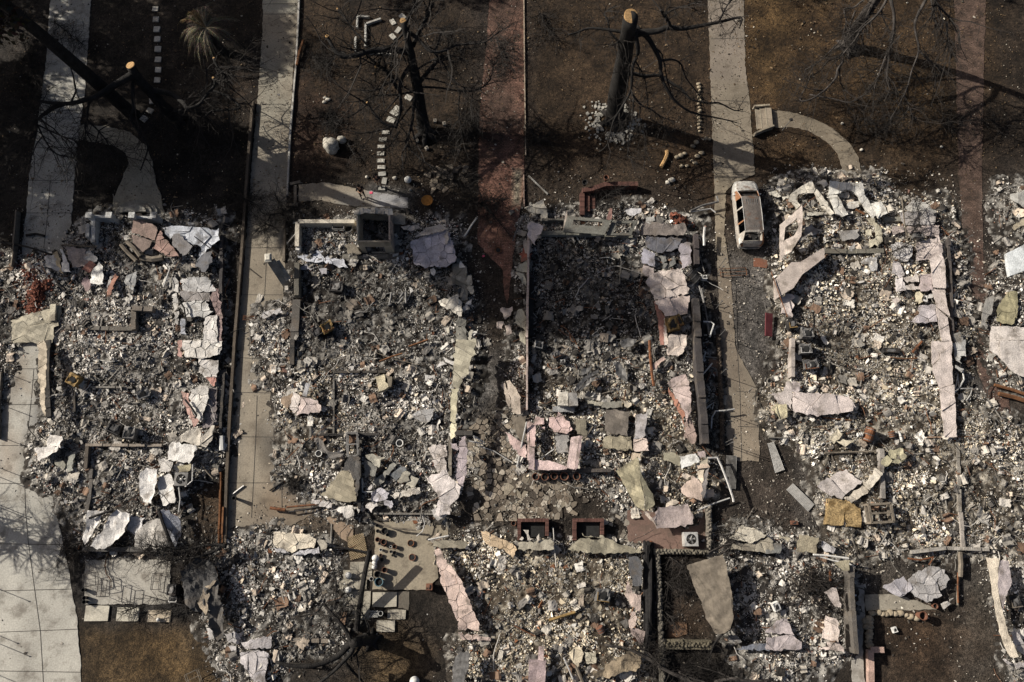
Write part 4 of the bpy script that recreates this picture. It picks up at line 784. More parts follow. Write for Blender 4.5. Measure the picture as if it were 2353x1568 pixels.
q('tan lath sheet below the big brown-grey felt sheet', '22', [(850,875),(960,868),(1098,872),(1102,1010),(1000,1002),(838,982),(840,930)],(.40,.355,.26), .55,.7, mat='lath')
q('long lavender to pink panel right of the felt sheet', '22', [[(1135,672),(1238,668),(1222,880),(1128,900)],[(1120,902),(1240,885),(1252,1010),(1120,1012)]], lv, .75,1.2, (.1,0), cols=[(.36,.34,.34),(.52,.43,.38)])
q('olive grey ledge above the big brown-grey felt sheet', '22', [[(680,535),(830,560),(822,600),(690,570)],[(825,553),(1020,548),(1022,610),(826,608)],[(1022,550),(1092,558),(1092,605),(1030,602)]], ol, .6,0, th=.2, cols=[(.34,.32,.26),(.22,.21,.18),(.54,.48,.38)])
q('pink torn top of the square room in the lower third ruin', '22', [[(212,700),(300,698),(285,770),(210,765)],[(330,705),(400,690),(430,652),(480,700),(530,742),(552,830),(500,852),(390,830),(340,785)],[(240,790),(320,780),(300,820),(250,815)]],(.55,.41,.385), .6,.6)
q('left pink wall of the square room in the third ruin', '22', [[(160,725),(215,770),(210,972),(165,960)],[(135,738),(160,738),(157,1100),(140,1092)],[(160,962),(207,982),(207,1182),(150,1172)]], pk, .95,0, rag=.015, name='pink_beam', cols=[(.50,.37,.35),(.55,.42,.39),(.47,.37,.36)])
q('bottom pink wall of the square room in the third ruin', '22', [(210,1085),(350,1100),(450,1130),(505,1152),(505,1182),(210,1182)],(.58,.45,.43), .8,0, rag=.02, name='pink_beam')
q('right pink beam of the square room in the third ruin', '22', [[(542,882),(620,868),(575,1180),(505,1162)],[(622,870),(645,872),(605,1160),(578,1182)]], pk, 1.0,0, rag=.012, th=.3, name='pink_beam', cols=[(.58,.46,.435),(.40,.31,.30)])
q('pink splinter panel outside the square room of the third ruin', '22', [(-60,840),(0,868),(130,940),(132,1072),(60,1045),(10,960)],(.52,.39,.365), .7,0)
q('mottled grey mat inside the square room of the third ruin', '22', [(395,838),(455,835),(522,850),(515,1030),(400,1022)],(.27,.26,.25), .4,0)
q('grey leaning plank wall left of the square room', '22', [(0,690),(125,690),(130,930),(60,890),(20,800)],(.27,.255,.24), .55,0, mat='wood')
q('olive-brown flap at the top right of the square room', '22', [(578,712),(680,718),(686,862),(602,858)],(.19,.17,.13), .65,0)
q('long olive curved sheet of square netting below the third ruin', '22', [[(950,1195),(1050,1130),(1150,1060),(1175,1150),(1180,1300),(1215,1440),(1220,1560),(1150,1530),(1110,1460),(1060,1370),(1000,1250)],[(1155,1060),(1190,1230),(1290,1400),(1312,1500),(1225,1560),(1220,1440),(1185,1300)]], ol, 1.0,0, (0,0), mat='lath', und=.12, cols=[(.43,.385,.265),(.27,.25,.18)], rag=.02)
q('cream cap at the upper tip of the netting sheet', '22', [(1098,1028),(1182,1025),(1180,1080),(1150,1055),(1110,1090)],(.56,.46,.35), .8,0)
q('brightest white sheet at the lower right corner of the third ruin', '22', [(1545,1060),(1610,1045),(1695,1030),(1732,1100),(1660,1130),(1560,1168)],(.72,.71,.68), .95,0, rag=.025, und=.02)
q('cream netting sheet left of the brightest white sheet', '22', [(1400,1022),(1470,1015),(1545,1062),(1542,1145),(1460,1110),(1385,1078)],(.40,.37,.28), .6,0, mat='lath')
q('pink-grey sheets stacked right of the brightest white sheet', '22', [[(1700,1008),(1775,1005),(1785,1062),(1712,1065)],[(1720,1110),(1800,1070),(1802,1115),(1740,1150)],[(1690,1150),(1800,1118),(1812,1160),(1700,1178)]],(.44,.38,.36), .85,0, cols=[(.42,.35,.34),(.42,.37,.29),(.56,.45,.36)])
q('ribbed pinkish tan sheet leaning at the lower right of the third ruin', '22', [[(1580,1330),(1660,1225),(1755,1320),(1760,1400),(1742,1470),(1620,1420),(1560,1390)],[(1700,1190),(1760,1178),(1752,1300),(1720,1260)],[(1550,1230),(1610,1210),(1650,1235),(1600,1262)]],(.52,.41,.35), .95,0, (.1,.1), cols=[(.50,.40,.34),(.56,.48,.38),(.5,.43,.36)])
q('grey upright wall end right of the ribbed pinkish tan sheet', '22', [(1765,1180),(1808,1170),(1790,1300),(1755,1470),(1745,1420)],(.24,.22,.21), 1.0,0)
q('dusky mauve floor sheet over the brown yard beside the air conditioner', '23', [[(1200,-20),(1260,20),(1300,60),(1330,150),(1290,100)],[(1295,60),(1340,-40),(1480,-60),(1600,-70),(1640,0),(1668,112),(1500,142),(1330,152)]],(.36,.30,.28), .7,0, (0,.1), curl=.1, cols=[(.52,.44,.38),(.34,.285,.27)])
q('pale peach scrap above the dusky mauve floor sheet', '22', [(1410,1510),(1480,1440),(1540,1470),(1500,1500)],(.52,.45,.37), .75,0)
q('yellow and grey crumpled metal sheet in the middle of the third ruin', '22', [[(570,440),(620,370),(690,310),(795,255),(795,285),(700,340),(640,420),(590,462)],[(640,420),(700,350),(795,315),(700,400),(610,465)],[(630,260),(740,235),(690,300),(640,320)]],(.33,.27,.18), .8,0, mat='greymetal', name='crumpled_sheet_metal', cat='sheet metal', und=.12, curl=.1, rag=.02)
q('twisted tan metal sheet right of the yellow and grey one', '22', [(935,200),(970,190),(1005,212),(1060,330),(1045,375),(990,340),(950,290)],(.3,.27,.2), .7,0, mat='greymetal', name='crumpled_sheet_metal', cat='sheet metal', und=.12, curl=.1, rag=.02)
q('small curled tan metal sheet at the top middle of the lower third ruin', '22', [(985,10),(1060,-25),(1140,-15),(1110,45),(1010,62)],(.36,.31,.25), .7,0, mat='greymetal', name='crumpled_sheet_metal', cat='sheet metal', und=.1, curl=.1, rag=.02)
# ---- back ruins, centre and right
q('grey-tan slab blocking the left brick planter', '23', [(60,285),(250,262),(350,252),(386,285),(386,352),(60,352)],(.36,.33,.265), .75,0, th=.2, und=.03)
q('white scraps standing inside the left brick planter', '23', [[(110,170),(135,180),(185,250),(150,270)],[(225,230),(250,210),(255,275),(225,275)],[(60,255),(95,225),(120,240),(80,265)]],(.58,.53,.46), .9,0, (0,.3))
q('long grey-tan rolled slab below the right brick planter', '23', [[(510,345),(640,240),(760,262),(850,240),(980,290),(1180,350),(1192,376),(1000,385),(850,388),(560,362)],[(640,205),(700,215),(860,235),(840,250),(650,232)]],(.34,.31,.235), .75,0, th=.15, und=.1, mat='lath')
q('charcoal grey panel beside the burnt timber wall of the back ruin', '23', [(1070,425),(1130,408),(1180,420),(1200,550),(1190,682),(1110,682),(1080,560)],(.105,.105,.11), .9,0, und=.03)
q('pale pink torn strip below the charcoal grey panel', '23', [[(1060,610),(1120,740),(1190,762),(1182,932),(1110,870),(1040,790)],[(1080,935),(1142,920),(1132,1050),(1070,1062)]],(.52,.42,.37), .7,.8)
q('mauve curled sheet at the lower right corner of the central back ruin', '23', [(1085,1065),(1150,1075),(1220,1100),(1202,1225),(1150,1190),(1100,1130)],(.30,.24,.22), .6,0, curl=.08)
q('very large grey-brown board leaning across the yard right of the burnt timber wall', '23', [(1610,492),(1780,440),(1930,392),(1960,480),(1985,620),(2022,800),(2025,980),(2000,1080),(1950,1120),(1880,1130),(1790,980),(1740,830),(1690,720),(1650,600)],(.31,.245,.18), 1.3,0, (.12,0), und=.1, rag=.02, mat='wood', name='big_brown_board', cat='board')
q('cream cracked plate at the bottom of the central back ruin', '23', [(520,1285),(570,1255),(640,1240),(662,1300),(620,1400),(600,1432),(540,1372)],(.56,.49,.37), .55,.6)
q('paler broken plate right of the cream cracked plate', '23', [(670,1290),(775,1288),(775,1395),(665,1405)],(.50,.46,.36), .45,.35)
q('mauve stained panel at the bottom edge of the photo with a pink beam on it', '23', [[(155,1355),(312,1370),(305,1600),(148,1600)],[(245,1240),(296,1240),(290,1372),(238,1372)]], pm, .8,0, rag=.012, cols=[(.33,.26,.26),(.56,.44,.42)], th=.12)
q('brown drooping tarpaulin-like sheet near the fallen pale branch', '23', [(860,1400),(1000,1330),(1130,1240),(1192,1320),(1182,1440),(1000,1490),(860,1532),(690,1502),(700,1470),(850,1450)],(.23,.185,.13), .7,0, und=.2)
q('white mottled sheet folded over the top of the back ruin right of the board', '23', [[(2100,120),(2200,150),(2260,170),(2340,222),(2205,292),(2100,270),(2005,250),(2050,190)],[(2015,300),(2240,300),(2351,235),(2400,260),(2400,370),(2200,365),(2010,342)]], wh, .7,.7, cols=[(.50,.46,.38),(.30,.27,.215)])
q('slate blue strip at the foot of the back ruin right of the board', '23', [(2050,1262),(2280,1208),(2370,1210),(2370,1275)],(.16,.17,.20), .6,0)
q('grey leaning sheet at the bottom, inside the back ruin right of the board', '23', [(1980,1130),(2060,1140),(2110,1190),(2060,1230),(1990,1200)],(.22,.21,.2), .6,0)
# ---- right ruin
q('white arch shaped wall piece nearest the burnt car', '31', [[(180,280),(210,212),(290,150),(400,88),(440,170),(420,205),(280,212),(262,260),(302,320),(272,345),(222,292)],[(420,200),(445,165),(520,260),(612,392),(580,416),(500,330),(440,240)]],(.62,.575,.49), .8,.55, th=.12, rag=.02)
q('second white arch shaped wall piece, standing to the right of the first', '31', [[(565,98),(700,104),(872,112),(888,212),(840,245),(790,200),(720,168),(640,216),(560,222)],[(562,225),(640,220),(672,290),(736,402),(690,422),(622,400)],[(835,250),(888,215),(940,300),(1005,412),(962,434),(852,290)],[(940,298),(1040,288),(1104,392),(1012,435)]],(.64,.62,.57), .85,.55, th=.12, rag=.02)
q('white slab lying in the opening of the second arch shaped piece', '31', [(715,342),(742,290),(832,285),(838,322),(780,352)],(.58,.55,.50), .5,0)
q('cream scraps lying left of the first arch shaped piece', '31', [[(5,195),(70,180),(125,240),(90,255)],[(130,240),(190,225),(190,260),(140,265)],[(330,380),(390,440),(330,445)],[(360,390),(500,375),(500,405),(370,410)]],(.58,.55,.47), .55,.6)
q('tall pinkish wall frame with an eye shaped hole beside the burnt car', '31', [[(115,490),(215,410),(225,470),(160,520),(150,640),(160,760),(120,832)],[(215,410),(308,322),(312,460),(305,600),(285,500),(265,440),(225,470)],[(305,600),(215,742),(160,770),(150,640),(245,592),(285,510)]],(.52,.45,.40), 1.3,0, (.15,0), rag=.008, th=.12, name='eye_hole_frame')
q('pinkish tan toppled chimney shaft with a rusty end, near the burnt car', '31', [[(70,992),(215,842),(300,838),(320,950),(235,1075),(80,1175)],[(300,838),(500,712),(520,712),(520,800),(320,950)]],(.46,.40,.36), 1.2,0, (0,0), rag=.008, th=.5, name='toppled_chimney', cat='chimney', und=.02, cols=[(.45,.39,.35),(.42,.36,.32)])
q('pinkish white post below the toppled chimney shaft', '31', [[(120,1170),(170,1150),(236,1205),(228,1342),(130,1312)],[(170,1130),(215,1128),(252,1165),(220,1190),(170,1185)]],(.54,.47,.44), .8,0, th=.25)
q('grey-white shattered sheet at the top right corner of the right ruin', '31', [[(1270,330),(1330,265),(1440,290),(1500,335),(1558,372),(1540,392),(1300,380)],[(1215,390),(1480,358),(1522,400),(1542,455),(1520,497),(1340,500),(1240,500)]],(.42,.40,.375), .6,.45, cols=[(.50,.48,.44),(.40,.375,.36)])
q('pinkish tile sheets around the grey electrical box of the right ruin', '31', [[(1140,512),(1240,502),(1252,560),(1150,590)],[(1270,512),(1480,505),(1570,500),(1572,610),(1440,600),(1430,572),(1290,575)]],(.48,.41,.38), .5,.32)
q('bright white three cornered sheet left of the pink sheet in the right ruin', '31', [(1115,690),(1200,650),(1340,682),(1310,782),(1285,832),(1240,838),(1170,790)],(.58,.555,.54), .6,.7)
q('pink sheet at the top of the long right hand wall of the right ruin', '31', [(1360,645),(1460,635),(1572,615),(1600,700),(1605,752),(1490,812),(1362,828)],(.55,.475,.44), .62,.9)
q('long pinkish white wall strip on the right side of the right ruin', '31', [[(1485,812),(1600,752),(1632,900),(1632,1080),(1645,1250),(1668,1440),(1685,1568),(1592,1568),(1565,1400),(1545,1240),(1522,1105),(1502,942)],[(1500,1568),(1690,1568),(1692,1900),(1705,1960),(1580,1998),(1512,1850)],[(1580,2000),(1706,1965),(1722,2120),(1732,2450),(1622,2450),(1590,2200)]],(.56,.49,.455), .8,1.7, und=.03, rag=.015, name='long_pink_sheet', gap=.010)
q('mauve-pink square joined to the long wall strip of the right ruin', '31', [(1390,962),(1502,940),(1522,1108),(1400,1105)],(.45,.38,.37), .65,1.2)
q('white crooked strip left of the mauve-pink square', '31', [[(1145,820),(1220,842),(1248,962),(1200,985),(1142,930)],[(1170,992),(1252,982),(1262,1110),(1180,1105)]],(.54,.50,.49), .55,.7)
q('pale short pieces lying between the crooked strip and the mauve-pink square', '31', [[(1258,980),(1382,958),(1382,1020),(1270,1024)],[(1268,1055),(1332,1038),(1410,1090),(1270,1092)]],(.54,.49,.45), .6,0)
q('cream block in front of the lower part of the long wall strip', '31', [(1368,1112),(1420,1122),(1422,1210),(1405,1215),(1358,1200)],(.55,.49,.36), .5,0, th=.1)
q('white pebble-like tile next to the cream block', '31', [[(1425,1150),(1475,1145),(1470,1200),(1430,1190)],[(1475,1125),(1515,1120),(1510,1168),(1480,1165)]],(.60,.58,.55), .45,0)
q('lone small square tile in the middle of the right ruin', '31', [(1140,1182),(1192,1158),(1216,1192),(1178,1228)],(.52,.46,.42), .5,0, rag=.01)
q('lavender cracked square below the mauve-pink square', '31', [(1390,1235),(1545,1230),(1562,1390),(1440,1405),(1310,1395),(1380,1320)],(.48,.44,.45), .6,.55)
q('white bent sheet in the upper middle of the right ruin', '31', [(845,842),(900,800),(990,788),(1008,910),(942,928),(920,860),(870,850)],(.52,.51,.50), .5,.8)
q('curving line of cream broken tiles in the upper right ruin', '31', [[(900,432),(962,422),(1010,490),(1050,552),(1052,640),(1012,702),(960,640),(990,600),(980,530),(940,480)],[(890,560),(940,540),(960,610),(900,600)],[(920,635),(990,630),(1010,690),(940,700)]],(.52,.48,.37), .5,.35)
q('grey shaded flaps inside the upper left of the right ruin', '31', [[(330,520),(400,500),(470,560),(420,600),(350,580)],[(280,640),(350,570),(390,590),(300,650)],[(745,700),(800,670),(800,710),(770,745),(740,735)],[(660,560),(820,540),(820,620),(680,650)]],(.28,.27,.26), .45,0)
q('pale blue-white roof panel of a trailer at the right edge', '31', [[(2190,760),(2270,720),(2400,655),(2400,905),(2220,970),(2205,880)]],(.60,.63,.64), 1.7,0, rag=.008, th=.25, und=.01, cat='roof panel', name='trailer_roof_panel')
q('tan panels above the blue-white roof panel at the right edge', '31', [[(2240,520),(2330,450),(2400,430),(2400,480),(2270,540)],[(2225,215),(2351,190),(2400,220),(2400,330),(2351,330),(2220,260)]],(.38,.34,.27), .8,0, cols=[(.40,.35,.26),(.42,.41,.38)])
q('yellow tiled floor piece at the right edge', '31', [(2160,1165),(2230,1100),(2292,1110),(2302,1270),(2250,1420),(2180,1400),(2110,1380),(2100,1280)],(.38,.345,.22), .5,.8, mat='lath')
q('wide pinkish white slab at the right edge below the yellow tiles', '31', [[(2050,1432),(2200,1430),(2420,1445),(2420,1560),(2038,1560)],[(2038,1562),(2420,1562),(2420,1900),(2300,1885),(2240,1830),(2170,1768),(2110,1700),(2035,1650)]],(.58,.53,.49), .9,1.6, und=.04, rag=.015, gap=.010)
q('crumpled pale sheet between the long wall strip and the brick path', '32', [[(1700,20),(1815,-20),(1820,130),(1770,130),(1775,200),(1730,180)],[(1715,210),(1790,255),(1770,285),(1720,250)]],(.46,.45,.43), .6,.7)
q('grey crosswise panels outside the long wall strip at the right', '31', [[(1700,1500),(1760,1480),(1800,1560),(1790,1600),(1710,1580)],[(1985,1370),(2030,1420),(2010,1450),(1960,1400)],[(2000,1180),(2080,1140),(2060,1300),(1950,1440),(1960,1350)]],(.27,.26,.24), .5,0)
q('wide pinkish white fallen wall at the lower left of the right ruin', '32', [[(15,485),(140,455),(162,370),(215,362),(222,640),(100,565)],[(222,470),(540,475),(740,498),(802,600),(740,652),(620,670),(460,685),(222,645)],[(218,362),(292,380),(290,468),(222,468)]],(.54,.475,.445), .85,1.3, und=.05, gap=.012, cols=[(.56,.50,.47),(.53,.465,.44),(.50,.44,.43)])
q('pale yellow crust at the foot of the wide pinkish white fallen wall', '32', [[(62,580),(160,575),(182,700),(120,716),(70,650)],[(30,600),(70,590),(60,650),(35,640)]],(.58,.52,.35), .9,.8)
q('cream sheets beside the rusty tank in the right ruin', '32', [[(550,882),(640,808),(686,850),(642,902),(605,942)],[(622,925),(790,902),(760,940),(700,962)]],(.58,.52,.40), .7,0, curl=.06)
q('ring of small cream pieces in the yard left of the rusty tank', '32', [[(390,800),(430,798),(438,860),(402,866)],[(330,875),(368,870),(368,940),(335,940)],[(380,900),(445,880),(448,940),(385,950)],[(470,800),(510,800),(510,870),(480,860)],[(440,930),(490,935),(480,960),(445,955)],[(498,890),(520,885),(515,915),(500,912)]],(.54,.49,.40), .3,0)
q('large ash coated pink sheet in the lower part of the right ruin', '32', [[(545,1250),(640,1200),(720,1180),(790,1240),(862,1302),(760,1370),(690,1445),(560,1412),(440,1322)],[(690,1445),(870,1325),(932,1372),(860,1430),(770,1480)]],(.43,.385,.365), .65,1.0, cols=[(.43,.39,.37),(.48,.43,.36)])
q('cream folded sheet at the right end of the large ash coated pink sheet', '32', [(870,1300),(930,1230),(980,1168),(1052,1198),(1000,1290),(932,1372),(900,1350)],(.58,.53,.45), .85,.8, (.1,0))
q('crumpled olive sheet metal with a round hole in the lower right ruin', '32', [[(1100,1005),(1170,985),(1232,990),(1262,1080),(1225,1100),(1215,1050),(1170,1040),(1165,1080),(1110,1075)],[(1165,1085),(1225,1100),(1262,1085),(1190,1122),(1130,1110)],[(1035,1102),(1100,1050),(1136,1110),(1072,1152)]],(.38,.35,.24), .8,0, mat='stucco', und=.08, curl=.08, cat='sheet metal', name='crumpled_sheet_metal')
q('tan sheet with an ash patch at the top of the lower right back ruin', '33', [(290,220),(380,228),(466,242),(455,310),(440,372),(350,365),(265,375),(275,300)],(.34,.30,.22), .7,0, (0,.1))
q('dark grey sheet left of the tan sheet with the ash patch', '33', [[(-20,300),(60,290),(115,302),(110,382),(-20,382)],[(100,215),(200,235),(190,265),(100,245)]],(.20,.20,.19), .7,0, cols=[(.18,.18,.17),(.42,.38,.29)])
q('ash whitened slab right of the tan sheet with the ash patch', '33', [(480,265),(540,290),(630,345),(600,380),(520,370),(480,330)],(.40,.39,.40), .5,.4)
q('tan-yellow sheet on the corner of the tall shaded wall', '33', [(605,470),(680,450),(748,452),(745,538),(700,530),(640,505)],(.40,.36,.26), 1.4,0, (0,0), mat='lath')
q('upper pinkish white sheet on top of the tall shaded wall', '33', [(508,735),(560,715),(622,698),(650,790),(675,882),(610,868),(560,800)],(.48,.42,.39), 1.3,0)
q('lower pinkish white sheet on top of the tall shaded wall', '33', [(532,960),(600,975),(650,1000),(652,1130),(648,1205),(560,1185),(495,1160),(515,1060)],(.57,.49,.44), 1.3,.9)
q('narrow pink-white sheet at the foot of the tall shaded wall', '33', [(540,1190),(650,1202),(705,1285),(600,1275),(450,1270),(470,1250),(560,1245)],(.55,.47,.43), .9,.6)
q('mauve triangular sheets at the lower left of the lower right back ruin', '33', [[(40,1050),(150,970),(200,1040),(232,1120),(140,1130),(60,1110)],[(-20,1160),(120,1135),(230,1130),(312,1205),(312,1272),(-20,1272)],[(-20,1080),(40,1050),(60,1100),(-20,1120)]],(.42,.37,.37), .6,.7)
q('smaller lavender leaf of the slab fan beside the gravel walk', '33', [(1050,690),(1150,630),(1240,600),(1312,662),(1330,720),(1240,790),(1140,760),(1090,720)],(.42,.40,.42), .45,.8)
q('large lavender-grey cracked slab fan beside the gravel walk', '33', [[(1290,610),(1380,550),(1450,520),(1540,500),(1632,540),(1600,600),(1540,640),(1600,780),(1450,832),(1350,780),(1290,700)],[(1560,640),(1620,560),(1675,620),(1640,690),(1590,720)]],(.38,.365,.36), .4,.5)
q('white three pointed scrap below the large slab fan', '33', [[(1590,850),(1640,820),(1680,840),(1640,870),(1615,905)],[(1650,800),(1690,795),(1670,830)]],(.58,.55,.51), .3,0)
q('long cream wall strip standing at the lower right edge', '33', [(2010,425),(2130,432),(2112,560),(2118,700),(2125,800),(2165,960),(2200,1100),(2260,1220),(2300,1332),(2230,1342),(2180,1240),(2130,1100),(2080,850),(2055,680),(2035,540)],(.60,.53,.43), 1.0,0, rag=.02, name='stucco_slab', und=.04)
q('mauve-grey half of the wall strip at the lower right edge', '33', [(2125,452),(2212,452),(2228,560),(2242,640),(2172,800),(2165,940),(2125,780),(2102,690)],(.42,.37,.37), .95,0, rag=.02)
q('white rubble sheets at the bottom of the lower right edge wall strip', '33', [[(2150,1345),(2240,1380),(2250,1400),(2170,1390)],[(2230,1100),(2290,1100),(2400,1300),(2400,1340),(2300,1290)],[(2260,1390),(2400,1380),(2400,1460),(2290,1440)]],(.44,.41,.40), .5,.7)
# =====================================================================  STANDING REMAINS
def vz(t, base, top):
 """height of the point seen at `top` if it stands above `base`"""
 b = W(t, *base); best = (1e9,0)
 for i in range(1,900):
  z = i * .02; p = W(t, *top, z); d = math.hypot(p.x - b.x, p.y - b.y)
  if d < best[0]: best = (d, z)
 return best[1]
def seg(mb, t, pts, w=.2, h=.4, col=(.2,.19,.17), step=.5, jag=.03, z0=-.1):
 for a, b in zip(pts[:-1], pts[1:]):
  A = W(t, *a); B = W(t, *b); n = max(1, int((B - A).length / step)); ang = math.atan2(B.y - A.y, B.x - A.x); LN = (B - A).length
  for i in range(n):
   c = A.lerp(B, (i + .5) / n); hh = h * (1 + random.uniform(-jag, jag) * 4); k = random.uniform(.8,1.15)
   mb.box((c.x + random.uniform(-jag, jag) * .3, c.y, (z0 + hh) / 2),(LN / n * 1.002 - .004, w * random.uniform(.96,1.05), hh - z0), ang + random.uniform(-jag, jag) * .3, col=tuple(q_ * k for q_ in col))
def wallthing(name, label, cat, t, pts, w, h, col, mat='stucco', **k):
 mb = MB(); seg(mb, t, pts, w, h, col, **k); o = mb.build(name, mat); return tag(o, label, cat)
def foundation(label, loc, parts):
 r = thing('house_foundation', loc, label, 'foundation')
 for nm, t, pts, w, h, col in parts:
  mb = MB(); seg(mb, t, pts, w, h, col); mb.build(nm, 'stucco', r)
 return r
fg = (.16,.15,.135); fd = (.05,.046,.043)
foundation('low concrete footings and crosswise partition stubs of the leftmost house ruin', W('02', 1000,500),[
 ('partition_stub', '01', [(640,1460),(1270,1475)], .25,.5, (.13,.12,.105)),('partition_stub', '01', [(1275,1490),(1270,1300),(1450,1305)], .3,.75, (.15,.13,.11)),
 ('partition_stub', '02', [(820,960),(1520,965)], .16,.5, (.28,.24,.2)),('partition_stub', '02', [(850,975),(835,1180)], .2,.6, (.10,.085,.07)),
 ('stem_wall', '02', [(880,1180),(862,1440),(835,1568)], .22,.5, (.12,.11,.10)),('stem_wall', '02', [(640,30),(1400,32)], .12,.35, fg),
 ('stem_wall', '03', [(790,345),(1560,352)], .25,.45, (.10,.095,.09)),('stem_wall', '02', [(470,700),(455,300),(465,0)], .35,.35, fd),('partition_stub', '02', [(710,440),(720,660)], .15,.45, fd),
 ('stem_wall', '01', [(2055,620),(2050,1500)], .2,.5, (.055,.05,.05)),('stem_wall', '02', [(2075,300),(2040,900)], .15,.4, fd),('partition_stub', '02', [(860,430),(1240,436)], .12,.4, fg)])
foundation('low footings and partition stubs of the second house ruin from the left', W('12', 1000,500),[
 ('stem_wall', '11', [(400,880),(400,1180)], .3,.7, (.13,.12,.10)),('stem_wall', '11', [(385,1200),(365,1568)], .5,.4, (.11,.10,.09)),('stem_wall', '12', [(350,0),(345,230)], .3,.45, fd),
 ('partition_stub', '12', [(735,295),(1200,292)], .15,.45, (.05,.045,.04)),('partition_stub', '12', [(520,865),(1220,862)], .15,.4, fd),('partition_stub', '12', [(725,290),(725,860)], .1,.35, fg),
 ('stem_wall', '12', [(1790,880),(1785,1240)], .2,.45, (.2,.18,.15)),('partition_stub', '12', [(965,1010),(968,1540)], .18,.6, fd),('stem_wall', '12', [(510,670),(515,880)], .12,.4, fg),
 ('stem_wall', '12', [(1820,845),(1990,850)], .3,.35, (.07,.065,.06)),('partition_stub', '12', [(985,1265),(990,1390),(1100,1385)], .06,.5, (.5,.49,.46)),('stem_wall', '13', [(1090,20),(1770,25)], .1,.3, fg)])
foundation('low footings and front strips of the third house ruin', W('22', 800,100),[
 ('stem_wall', '21', [(265,600),(845,606)], .28,.55, (.20,.195,.165)),('stem_wall', '21', [(845,625),(1098,628)], .25,.5, (.16,.155,.13)),('stem_wall', '21', [(150,640),(135,1568)], .14,.9, (.44,.36,.32)),
 ('stem_wall', '22', [(138,0),(135,650)], .10,.8, (.42,.34,.31)),('stem_wall', '22', [(215,1188),(900,1195)], .2,.55, (.08,.07,.065)),('partition_stub', '22', [(250,655),(460,652)], .1,.4, fg),
 ('stem_wall', '21', [(270,480),(470,485)], .12,.7, (.15,.14,.12)),('stem_wall', '21', [(165,1000),(160,1568)], .5,.3, (.03,.028,.026))])
foundation('low footings of the house ruin right of the burnt car', W('32', 1200,300),[
 ('stem_wall', '31', [(300,760),(700,765),(1035,760)], .3,.45, (.16,.15,.125)),('stem_wall', '31', [(1040,470),(1210,468)], .3,.45, (.2,.19,.16)),('stem_wall', '32', [(1360,890),(2070,878)], .1,.35, (.25,.17,.12)),
 ('stem_wall', '32', [(1712,910),(1730,1568)], .2,.4, (.25,.23,.2)),('stem_wall', '33', [(1740,0),(1765,350)], .22,.4, (.3,.27,.24)),('stem_wall', '33', [(1290,372),(1600,335),(2000,348)], .2,.4, (.3,.28,.25)),
 ('partition_stub', '32', [(995,1000),(1010,1450)], .25,.7, (.26,.24,.22)),('stem_wall', '31', [(1620,650),(1660,1568)], .16,.55, (.08,.07,.065)),('stem_wall', '32', [(190,0),(190,350)], .22,.8, (.36,.32,.29)),('partition_stub', '32', [(0,888),(380,892)], .06,.2, fg)])
# open plaster box and its low walled room
zb = vz('11', (975,770),(925,650))
r = thing('plaster_room', W('11', 1100,600), 'tall open-topped plaster box with a window opening, at the front of the second ruin', 'room shell')
def wall_run(t, a, b, h, w, col, name, par, hole=None, z0=-.1, mat='stucco'):
 A = W(t, *a); B = W(t, *b); mb = MB(); ang = math.atan2(B.y - A.y, B.x - A.x); LN = (B - A).length; d = (B - A) / LN
 def bx(u0, u1, za, zc): c = A + d * ((u0 + u1) / 2 * LN); mb.box((c.x, c.y, (za + zc) / 2),((u1 - u0) * LN, w, zc - za), ang, col=col)
 if hole:
  u0, u1, h0, h1 = hole; bx(0, u0, z0, h); bx(u1,1, z0, h); bx(u0, u1, z0, h0); bx(u0, u1, h1, h)
 else: bx(0,1, z0, h)
 return mb.build(name, mat, par)
pc = (.46,.41,.32)
wall_run('11', (985,765),(1280,765), zb, .11, (.33,.29,.225), 'front_panel', r, (.15,.75,.25, zb * .62))
wall_run('11', (990,752),(985,470), zb, .11, pc, 'side_panel', r)
wall_run('11', (1272,752),(1268,470), zb, .11, (.34,.275,.23), 'side_panel', r, (.35,.75,1.1, zb - .5))
wall_run('11', (982,462),(1272,458), zb * .95,.11, pc, 'back_panel', r)
mb = MB(); seg(mb, '11', [(800,805),(1300,800),(1305,420)], .3,.3, (.15,.14,.12)); mb.build('plinth', 'stucco', r)
mb = MB()
for i in range(9):
 p = W('11', 925 + i * 38,375 + random.uniform(-8,12), zb + .02); mb.box(p, (.36, random.uniform(.25,.45), .07), random.uniform(-.3,.3),(random.uniform(-.3,.3), random.uniform(-.3,.3)), col=(.62,.57,.48))
mb.build('broken_rim', 'stucco', r)
r = thing('low_walled_room', W('11', 600,600), 'low walled room with grey ash floor, left of the open plaster box', 'room shell')
wall_run('11', (420,520),(930,520), .95,.26, (.52,.47,.39), 'back_panel', r)
wall_run('11', (415,525),(410,745), .95,.26, (.52,.47,.39), 'side_panel', r)
mb = MB(); seg(mb, '11', [(395,745),(430,750)], .35,.7, (.5,.48,.45)); mb.build('end_post', 'stucco', r)
rubble(WP('11', [(425,535),(965,535),(965,780),(425,740)]), 60, 'smooth grey ash inside the low walled room', .05,.4, False, [((.30,.30,.31),.5),((.22,.22,.23),.3),((.1,.1,.1),.2)], lambda x, y: ash_z(x, y) + .03, tilt=.25)
q('scorched tan board leaning on the outside of the plaster box', '11', [(810,680),(900,665),(965,750),(960,762),(850,760)],(.17,.15,.12), .7,0)
